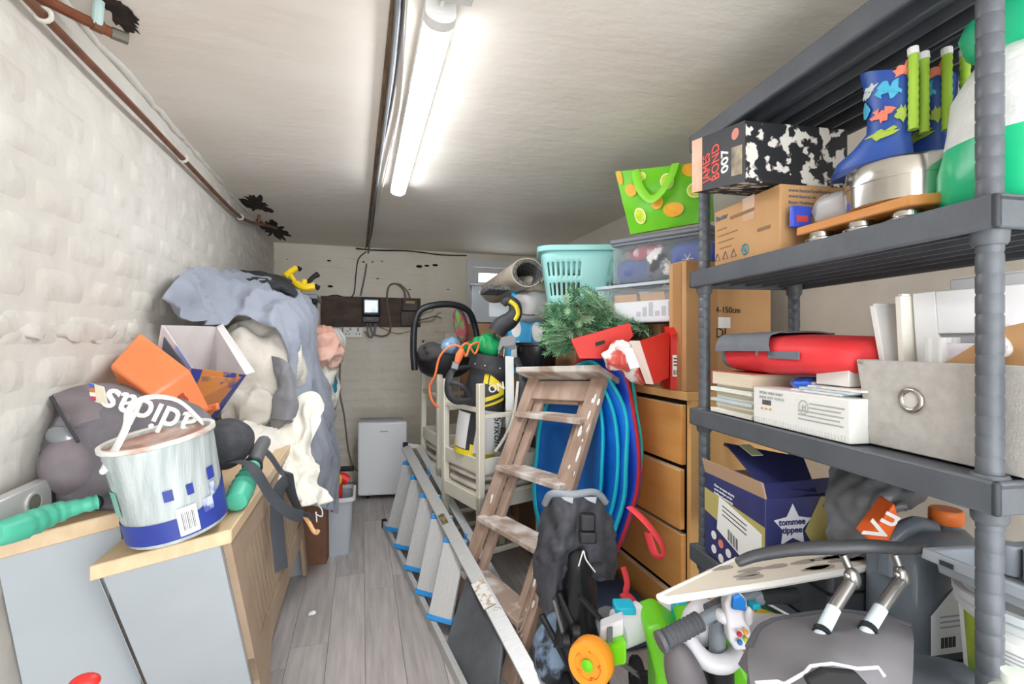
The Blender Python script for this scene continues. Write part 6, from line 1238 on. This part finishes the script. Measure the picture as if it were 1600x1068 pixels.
# ---- oil can, bucket, grey tray
oc2 = thing('oil_can', 'dark grey oil can with orange cap on lower shelf', 'oil can', S(.2, .15, T4)); ocm = mat('dark grey glossy plastic', '68707A', .25, col2='606870', ns=5)
def ocr(z, w, d, sx=0, sy=0, e=.35): return [oc_c+e_*(math.copysign(abs(math.cos(q_*math.pi/20))**e, math.cos(q_*math.pi/20))*w+sx)+g_*(math.copysign(abs(math.sin(q_*math.pi/20))**e, math.sin(q_*math.pi/20))*d+sy)+Z*z for q_ in range(40)]
oc_c = S(.235, .17, T4+.002)
MB().loft([ocr(0, .055, .09), ocr(.008, .06, .095), ocr(.09, .06, .095), ocr(.17, .06, .093), ocr(.205, .056, .086), ocr(.225, .045, .07, 0, .01), ocr(.235, .03, .045, 0, .03)]).build('body', ocm, oc2, smooth=50)
MB().lathe([(.022, .23), (.022, .245), (.001, .245)], oc_c+g_*.055, 24).build('neck', ocm, oc2); capm = mat('orange cap', 'EF7B33', .4)
MB().lathe([(.027, .243), (.029, .246), (.029, .268), (.026, .272), (.001, .272)], oc_c+g_*.055, 28).build('cap', capm, oc2, smooth=40)
MB().tube(cr([oc_c+g_*-.088+Z*.15, oc_c+g_*-.08+Z*.215, oc_c+g_*-.03+Z*.243, oc_c+g_*.02+Z*.235], 6), .017, 10).build('handle', ocm, oc2, smooth=60)
lo_ = oc_c-e_*.0612+g_*-.06+Z*.02; MB().prism([lo_, lo_+g_*.1, lo_+g_*.1+Z*.12, lo_+g_*.05+Z*.12, lo_+g_*.0+Z*.075], -e_*.0015).build('label', mat('white label', 'DEE3E6', .5), oc2, smooth=0)
for i in range(8): patch(lo_+g_*(.022+.0045*i)+Z*.012-e_*.0016, g_*(.002 if i % 2 else .0032), Z*.02).build('barcode_bar', PRINTK, oc2, smooth=0)
for i in range(3): patch(lo_+g_*.02+Z*(.05+.01*i)-e_*.0016, g_*.05, Z*.003).build('print_line', mat('pale ink', '9FA6B4', .6), oc2, smooth=0)
# bucket
bkt = thing('plaster_tub', 'round white tub with green label and grey lid rim on lower shelf', 'tub', S(.05, .16, T4)); bc3 = S(.03, .165, T4+.002)
MB().lathe([(.098, 0), (.1, .005), (.112, .185), (.112, .19), (.106, .19), (.095, .01), (.001, .008)], bc3, 40).build('body', mat('white tub plastic', 'E2E4E1', .4), bkt, smooth=40)
MB().lathe([(.112, .165), (.117, .168), (.117, .178), (.113, .18), (.119, .184), (.119, .196), (.108, .197), (.108, .165)], bc3, 40, cap=False).build('rim', mat('grey white rim', 'C5CACC', .4), bkt, smooth=40)
def bsf(a, z, r=1): k_ = (.1+.012*z/.185)*1.006*r; return bc3+V((k_*math.cos(a), k_*math.sin(a), z))
ba = math.atan2(-bc3.y, -bc3.x)
def bpatch(a0, a1, z0, z1, m, name, r=1.0): return MB().loft([[bsf(ba+a0+(a1-a0)*i/8, z0+(z1-z0)*j/4, r) for i in range(9)] for j in range(5)], cap=False, close=False).build(name, m, bkt, smooth=60)
bpatch(-1.1, -.85, .005, .16, mat('green leaf print', '9AA83A', .5, col2='6F8F30', ns=20), 'green_label'); bpatch(-1.1, -.86, .0, .05, mat('brown print', '8A5038', .5), 'brown_label', 1.006)
bpatch(-.75, .9, .02, .15, PRINTW, 'white_label'); bpatch(-.6, -.42, .03, .085, mat('dark grey block print', '5B5F66', .6), 'print_block', 1.008)
for i in range(7): bpatch(-.62, .3-.1*(i % 2), .132-.0065*i, .1345-.0065*i, mat('fine grey print', 'A6A9AB', .6), 'print_line', 1.008)
gt = thing('grey_tray', 'grey plastic tray with slots lying over the white tub', 'tray', S(.06, .1, T4+.2)); gm_ = mat('mid grey plastic', '9AA0A8', .4)
gA, gB = P(1450, 862, .99), P(1600, 930, .80); gC, gD = P(1620, 850, .98), P(1490, 818, 1.16)
zt2 = T4+.215
gA, gB, gC, gD = S(.125, .03, zt2), S(-.08, .045, zt2-.004), S(-.07, .26, zt2), S(.115, .26, zt2)
def tcor(k, z): m4 = (gA+gB+gC+gD)/4; return [m4+(p-m4)*k+Z*z for p in (gA, gB, gC, gD)]
MB().loft([tcor(.86, 0), tcor(.9, .03), tcor(1, .034), tcor(1.02, .02), tcor(1.0, .04), tcor(.88, .038), tcor(.84, .005)]).build('body', gm_, gt, bevel=.003)
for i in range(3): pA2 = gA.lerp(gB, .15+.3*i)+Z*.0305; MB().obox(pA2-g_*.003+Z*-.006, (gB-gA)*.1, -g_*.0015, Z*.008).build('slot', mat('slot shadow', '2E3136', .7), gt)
for i in range(2): MB().tube([gA.lerp(gD, .5).lerp(gB.lerp(gC, .5), .25+.18*i)+Z*.01, gA.lerp(gD, .5).lerp(gB.lerp(gC, .5), .25+.18*i)+Z*.06], .016, 12).build('peg', gm_, gt)
solo(bundle(S(.0, .2, zt2+.058), (.06, .05, .018), (0, 0, 0), .006, 26, 151, 40, 24), 'cable_bundle', mat('black coiled cable', '26282C', .4), 'black coiled cable bundle in the grey tray', 'cable', smooth=60)
solo(bundle(P(1585, 1075, .62), (.03, .03, .03), (0, 0, 0), .003, 10, 153, 32, 20), 'white_cover', mat('soft white plastic', 'E2E6E2', .4), 'rounded white plastic cover in front of the shelf post', 'cover', smooth=80) if 0 else None
wcv = thing('white_bottle', 'rounded white plastic bottle in front of the shelf post', 'bottle', P(1588, 1068, .66)); wc_ = P(1592, 1100, .64)
MB().lathe([(.03, -.16), (.036, -.15), (.036, -.02), (.03, .01), (.016, .022), (.016, .03), (.001, .031)], wc_, 28).build('body', mat('soft white plastic', 'DDE6DC', .4), wcv, smooth=50); MB().lathe([(.018, .028), (.018, .04), (.001, .041)], wc_, 20).build('cap', mat('soft white plastic', 'DDE6DC', .4), wcv)
# dark carton on the shelf behind the seat, under the navy box level
sc2 = thing('dark_case', 'dark grey hard case lying on lower shelf behind the padded bar', 'case', S(.36, .12, T4)); MB().obox(S(.44, .0, T4+.002), -e_*.15, g_*.26, Z*.13).build('body', mat('dark grey case', '3C3F44', .45), sc2, bevel=.01); MB().obox(S(.44, -.002, T4+.085), -e_*.15, g_*.26, Z*.006).build('seam', mat('black seam', '1D1E20', .6), sc2)
# ---- patterned board
pbd = thing('patterned_board', 'thin pale board with grey leaf pattern lying flat over the ride-on toy', 'board', (.85, .8, .7)); bz = .70
bp4 = [P(1030, 929, z=bz), P(1152, 871, z=bz), P(1388, 858, z=bz), P(1392, 877, z=bz), P(1210, 908, z=bz), P(1042, 933, z=bz)]
MB().prism(bp4, Z*-.011).build('panel', mat('pale beige laminate', 'D6CCBC', .5), pbd, bevel=.002); MB().tube([p+Z*-.005 for p in bp4], .007, 8, closed=True).build('edge', mat('white edging', 'E6E4DF', .4), pbd)
rnd = random.Random(3)
for i in range(16):
    u = rnd.random()*.9; c_ = P(1060+u*320, 0, 1) if 0 else bp4[0].lerp(bp4[3], .06+u).lerp(bp4[1].lerp(bp4[2], u), rnd.uniform(.15, .75))
    MB().prism([c_+V((.035*math.cos(q_*.63), .007*math.sin(q_*.63)*(1+.4*math.cos(q_*.63)), .0005)) for q_ in range(10)], Z*.0008).build('leaf_print', mat('warm grey print', '9A938A', .6), pbd, smooth=0)
# ---- black padded bar on two jointed stems rising from a grey seat
st = thing('exercise_seat', 'grey padded seat with black bar on two jointed metal stems', 'exercise seat', (.7, .6, 0))
grs = mat('dark grey padded fabric', '6A686C', .8, col2='747276', ns=8, bump=.15, bs=200, bd=.002); D8 = .80
bar_ = cr([P(1152, 879, .90), P(1180, 868, .90), P(1240, 858, .88), P(1300, 855, .86), P(1360, 853, .85), P(1410, 856, .86), P(1442, 856, .88)], 6)
MB().tube(bar_, [.008+.005*math.sin(math.pi*i/36)**.5 for i in range(37)], 14, flat=.9).build('bar', mat('black foam bar', '3A3B3E', .4, bump=.15, bs=60), st, smooth=60)
sil = mat('pewter joint', '8C8A88', .28, .85); pal = mat('pale blue sleeve', 'C6D2DA', .35)
for (t0, j0, j1, s0, s1) in (((1317, 866), (1327, 888), (1332, 905), (1303, 950), (1283, 990)), ((1398, 866), (1405, 885), (1410, 903), (1376, 950), (1355, 985))):
    MB().tube([P(*t0, .855), P(*j0, .85)], .0065, 12).build('upper_stem', sil, st); jn = MB().ell(P(j1[0], j1[1]-2, .845), (.014, .012, .02), Euler((0, -.3, 0)).to_matrix()).build('joint', sil, st, smooth=60)
    MB().tube([P(j1[0]-4, j1[1]+6, .84), P(*s0, .82)], .0105, 14).build('stem', sil, st); MB().tube([P(*s0, .82), P(*s1, .80), P(s1[0]-8, s1[1]+16, .80)], .011, 14).build('sleeve', pal, st); MB().tube([P(s1[0]+2, s1[1]-6, .803), P(*s1, .798)], .0135, 14).build('socket', BLACK, st)
    MB().ell(P(j1[0]-8, j1[1]-6, .826), (.005, .005, .005), n=10, m=6).build('rivet', STEEL, jn)
sheet(G([[(1172, 1000, .80), (1190, 975, .86), (1240, 962, .90), (1300, 955, .92), (1370, 960, .90), (1424, 975, .88)], [(1168, 1035, .74), (1200, 1005, .78), (1250, 990, .80), (1310, 985, .81), (1370, 988, .80), (1428, 1000, .80)], [(1172, 1075, .70), (1210, 1050, .72), (1260, 1035, .73), (1315, 1025, .735), (1370, 1030, .74), (1425, 1040, .75)], [(1180, 1120, .68), (1215, 1105, .68), (1262, 1095, .69), (1315, 1090, .69), (1370, 1090, .7), (1420, 1090, .71)]]), 'cushion', grs, st, 6, 6, .05, .004, 8, 4)
MB().tube(cr([P(1170, 1010, .775), P(1192, 978, .845), P(1240, 964, .885), P(1300, 957, .905), P(1370, 962, .885), P(1422, 977, .865)], 6), .006, 8).build('piping', mat('grey piping', '55545A', .7), st)
MB().tube([P(1180, 1066, .665), P(1215, 1064, .665), P(1226, 1068, .665), P(1258, 1050, .675), P(1266, 1040, .68), P(1300, 1036, .685), P(1340, 1044, .685), P(1372, 1042, .685), P(1382, 1056, .68)], .0025, 6).build('reflective_trim', mat('pale trim', 'D6D8DC', .4), st)
MB().prism([P(1262, 1062, .66), P(1290, 1046, .67), P(1340, 1050, .67), P(1372, 1085, .66), P(1290, 1110, .65)], V((0, .01, 0))).build('opening', mat('black mesh', '1B1B1D', .8), st, bevel=.003)
for (x_, y_) in ((.55, .62), (.72, .5), (.66, .72), (.8, .6)): MB().tube([V((x_, y_, 0)), V((x_, y_, .5))], .012, 10).build('leg', dkt, st)
MB().box((.68, .61, .49), (.24, .2, .02), Rz(-.6)).build('seat_base', BLACK, st)
solo(sheet(G([[(1380, 985, .86), (1420, 1010, .84), (1480, 1030, .82)], [(1400, 1020, .78), (1430, 1040, .76), (1480, 1055, .76)], [(1410, 1090, .72), (1450, 1095, .72), (1490, 1095, .74)]]), 'x', None) and MB(), 'x', None, '', '') if 0 else None
gp = sheet(G([[(1395, 1000, .88), (1430, 1022, .87), (1480, 1032, .86), (1530, 1040, .84)], [(1385, 1040, .80), (1430, 1055, .79), (1480, 1060, .78), (1530, 1065, .78)], [(1380, 1110, .73), (1430, 1110, .73), (1480, 1112, .73), (1530, 1112, .74)]]), 'grey_mat', mat('blue grey foam', '5D646D', .75, bump=.1, bs=90), None, 5, 5, .02, .004, 9, 6); tag(gp, 'blue grey foam mat draped below the oil can and white tub', 'mat'); setpivot(gp)
solo(MB().obox(S(.45, -.21, 0), -e_*.5, g_*.15, Z*.33), 'floor_carton', mat('dim floor carton', '8D6E50', .85), 'brown carton on floor in front of the shelving carrying the foam mat', 'carton', bevel=.003)
# ---- ride-on toy
rt = thing('ride_on_toy', 'lime green and white ride-on toy with orange wheels and toy phone', 'ride-on toy', (.62, .95, 0))
lime = mat('lime green plastic', '6FCB1F', .35, col2='66C016', ns=4); orw = mat('orange plastic wheel', 'F2962A', .4); wpl = mat('toy white plastic', 'DAD9DE', .35); tqp = mat('toy turquoise', '1FB4D0', .4); dg = mat('toy dark grey', '585A60', .5); mg = mat('toy mid grey', '7E868D', .35)
xw = V((.96, -.28, 0)).normalized(); wc4 = P(924, 1032, 1.12)
wheel('wheel', wc4, .052, .045, V((-.75, -.66, .1)), orw, orw, rt); MB().lathe([(.012, 0), (.014, .006), (.001, .01)], wc4+V((-.75, -.66, .1)).normalized()*.02, 16, frame(V((-.75, -.66, .1)))).build('hub_cap', lime, rt)
for i in range(5):
    a_ = i*1.2566; Fm = frame(V((-.75, -.66, .1))); MB().ell(wc4+Fm@V((.03*math.cos(a_), .03*math.sin(a_), .017)), (.007, .007, .004), n=10, m=6).build('wheel_dimple', mat('deep orange', 'D97A1C', .5), rt)
MB().obox(P(942, 1046, 1.14), P(980, 1040, 1.1)-P(942, 1046, 1.14), V((.02, .06, 0)), Z*.055).build('axle_block', lime, rt, bevel=.008, seg=3)
MB().obox(P(938, 1008, 1.16), P(975, 995, 1.13)-P(938, 1008, 1.16), V((.02, .04, 0)), Z*.04).build('bracket', wpl, rt, bevel=.006); MB().obox(P(948, 1003, 1.135), P(956, 1001, 1.135)-P(948, 1003, 1.135), V((0, -.004, 0)), Z*.035).build('bracket_slot', dg, rt)
for (q, r_, w_) in (((985, 975, 1.22), .045, .075), ((1040, 968, 1.25), .045, .085)):
    c_ = P(*q); dv_ = (P(1060, 950, 1.25)-P(970, 985, 1.2)).normalized(); MB().lathe([(r_*.9, -w_/2), (r_, -w_*.45), (r_, w_*.45), (r_*.9, w_/2)], c_, 28, frame(dv_)).build('drum', wpl, rt, smooth=40)
    MB().lathe([(.001, 0), (r_*.8, 0), (r_*.8, .006), (.001, .007)], c_+dv_*w_/2, 24, frame(dv_)).build('drum_cap', BLACK, rt)
MB().box(P(975, 948, 1.22), (.05, .05, .02), Rz(-.3)).build('drum_tab', tqp, rt, bevel=.004); MB().box(P(1062, 955, 1.2), (.03, .05, .06), Rz(-.3)).build('drum_tab', tqp, rt, bevel=.004)
MB().prism([P(1008, 985, 1.12), P(1035, 975, 1.12), P(1068, 1000, 1.1), P(1110, 1080, 1.05), P(1120, 1180, 1.05), P(1030, 1200, 1.08), P(1026, 1060, 1.1)], V((.05, .12, 0))).build('body', lime, rt, bevel=.012, seg=3)
MB().prism([P(1060, 985, 1.08), P(1130, 980, 1.02), P(1190, 1090, .98), P(1150, 1150, .98), P(1095, 1060, 1.02)], V((.05, .1, 0))).build('front_panel', lime, rt, bevel=.012, seg=3)
MB().tube(cr([P(1050, 1000, 1.02), P(1070, 995, .99), P(1090, 1020, .97), P(1110, 1035, .96), P(1135, 1036, .96), P(1152, 1020, .98)], 6), .018, 12).build('white_arm', wpl, rt, smooth=60)
MB().tube(cr([P(1120, 950, 1.0), P(1125, 960, .96), P(1140, 968, .95), P(1160, 972, .95)], 6), .012, 12).build('white_arm', wpl, rt, smooth=60)
bundle(P(1100, 975, 1.05), (.05, .04, .05), (0, 0, 0), .002, 6, 7, 30, 20).build('white_shell', wpl, rt, smooth=80)
MB().tube([P(1180, 925, 1.0), P(1120, 955, .97), P(1085, 975, .95)], .012, 12).build('handlebar', mg, rt, smooth=60)
gp_ = cr([P(1092, 970, .95), P(1065, 985, .935), P(1036, 1000, .92)], 14); MB().tube(gp_, [.0175+(.0016 if i % 3 == 0 else 0) for i in range(29)], 14).build('grip', mat('charcoal ribbed rubber', '4C4E53', .7, bump=.5, bs=120, bd=.004), rt, smooth=60)
MB().tube([P(1036, 1000, .92), P(1030, 1003, .918)], .02, 14).build('grip_end', dg, rt)
MB().tube([P(1108, 958, .98), P(1140, 942, .99)], .019, 12).build('handlebar_clamp', dg, rt); MB().tube([P(1175, 932, 1.0), P(1190, 932, 1.0)], .015, 12).build('handlebar', mg, rt); MB().tube([P(1188, 932, 1.0), P(1246, 930, 1.0)], .015, 12).build('grip', mat('black ribbed rubber', '2B2C2F', .8, bump=.5, bs=150, bd=.004), rt)
MB().tube([P(1122, 962, .99), P(1121, 1022, .99)], [.014, .018], 14).build('stem', mg, rt, smooth=60); MB().tube([P(1121, 1022, .99), P(1124, 1075, .99), P(1124, 1150, .99)], .03, 14).build('stem_boot', BLACK, rt)
bundle(P(1072, 1062, .95), (.035, .04, .085), (0, -.35, 0), .003, 8, 12, 36, 24).build('saddle', mat('taupe grey saddle', '6B666A', .6), rt, smooth=80)
phn = MB().prism([P(1134, 945, .94), P(1140, 930, .94), P(1156, 925, .94), P(1168, 938, .94), P(1170, 965, .935), P(1176, 1000, .93), P(1172, 1016, .93), P(1150, 1018, .93), P(1140, 1000, .93)], V((.008, .026, 0))).build('toy_phone', wpl, rt, bevel=.006, seg=3)
MB().prism([P(1145, 952, .925), P(1147, 934, .925), P(1157, 929, .925), P(1166, 938, .925), P(1166, 955, .922)], V((.003, .01, 0))).build('phone_screen', mat('toy blue screen', '2678C8', .35), phn, bevel=.002)
for (q, c_h) in (((1155, 990), 'D0303A'), ((1165, 987), 'EFA93A'), ((1156, 1003), '2C78C8'), ((1166, 999), 'B9D63A')): MB().ell(P(q[0], q[1], .925), (.0052, .005, .005), n=12, m=8).build('button', mat('button '+c_h, c_h, .35), phn)
MB().ell(P(1170, 962, .93), (.008, .008, .018)).build('phone_cradle', wpl, rt, smooth=60)
MB().box(P(1178, 945, .97), (.02, .02, .012)).build('turquoise_clip', tqp, rt, bevel=.004)
for (x_, y_) in ((.53, 1.03), (.80, .93)): wheel('wheel', V((x_, y_, .07)), .07, .04, (1, -.3, 0), orw, lime, rt)
MB().tube([V((.53, 1.03, .07)), V((.80, .93, .07))], .012, 8).build('axle', dg, rt); MB().tube([V((.66, .98, .07)), P(1070, 1190, 1.1)], .02, 10).build('down_tube', lime, rt)
MB().tube([wc4+V((.02, .02, 0)), V((.46, 1.12, .08)), V((.53, 1.03, .07))], .012, 8).build('wheel_arm', dg, rt)
# white shell behind, picture books
k = thing('plastic_cover', 'white curved plastic cover wedged behind the ride-on toy', 'cover', P(1200, 985, 1.0)); sheet(G([[(1150, 962, 1.06), (1185, 958, 1.02), (1230, 960, 1.0)], [(1160, 985, .98), (1195, 985, .96), (1220, 985, .95)], [(1168, 1010, .95), (1195, 1012, .93), (1212, 1010, .93)]]), 'shell', wpl, k, 6, 6, .015, .001, 5, 1)
solo(MB().prism([P(1180, 958, 1.03), P(1185, 948, 1.05), P(1225, 962, 1.03), P(1222, 970, 1.0)], Z*-.02), 'yellow_book', mat('yellow book cover', 'DDB92A', .5), 'bright yellow book edge lying behind the toy phone', 'book', bevel=.001)
k = thing('green_folder', 'dark green striped folder lying behind the handlebar grip', 'folder', P(1215, 955, 1.06)); MB().prism([P(1190, 946, 1.08), P(1205, 942, 1.1), P(1262, 972, 1.04), P(1244, 978, 1.02)], Z*-.012).build('cover', mat('dark green card', '1F4A36', .5), k, bevel=.001); MB().tube([P(1200, 943, 1.08), P(1258, 974, 1.02)], .003, 6).build('stripe', PRINTW, k)
solo(MB().prism([P(1000, 930, 1.32), P(1090, 935, 1.3), P(1110, 975, 1.2), P(1060, 985, 1.2)], Z*-.01), 'white_panel', wpl, 'crumpled white plastic panel under the patterned board', 'panel', bevel=.003) if 0 else None
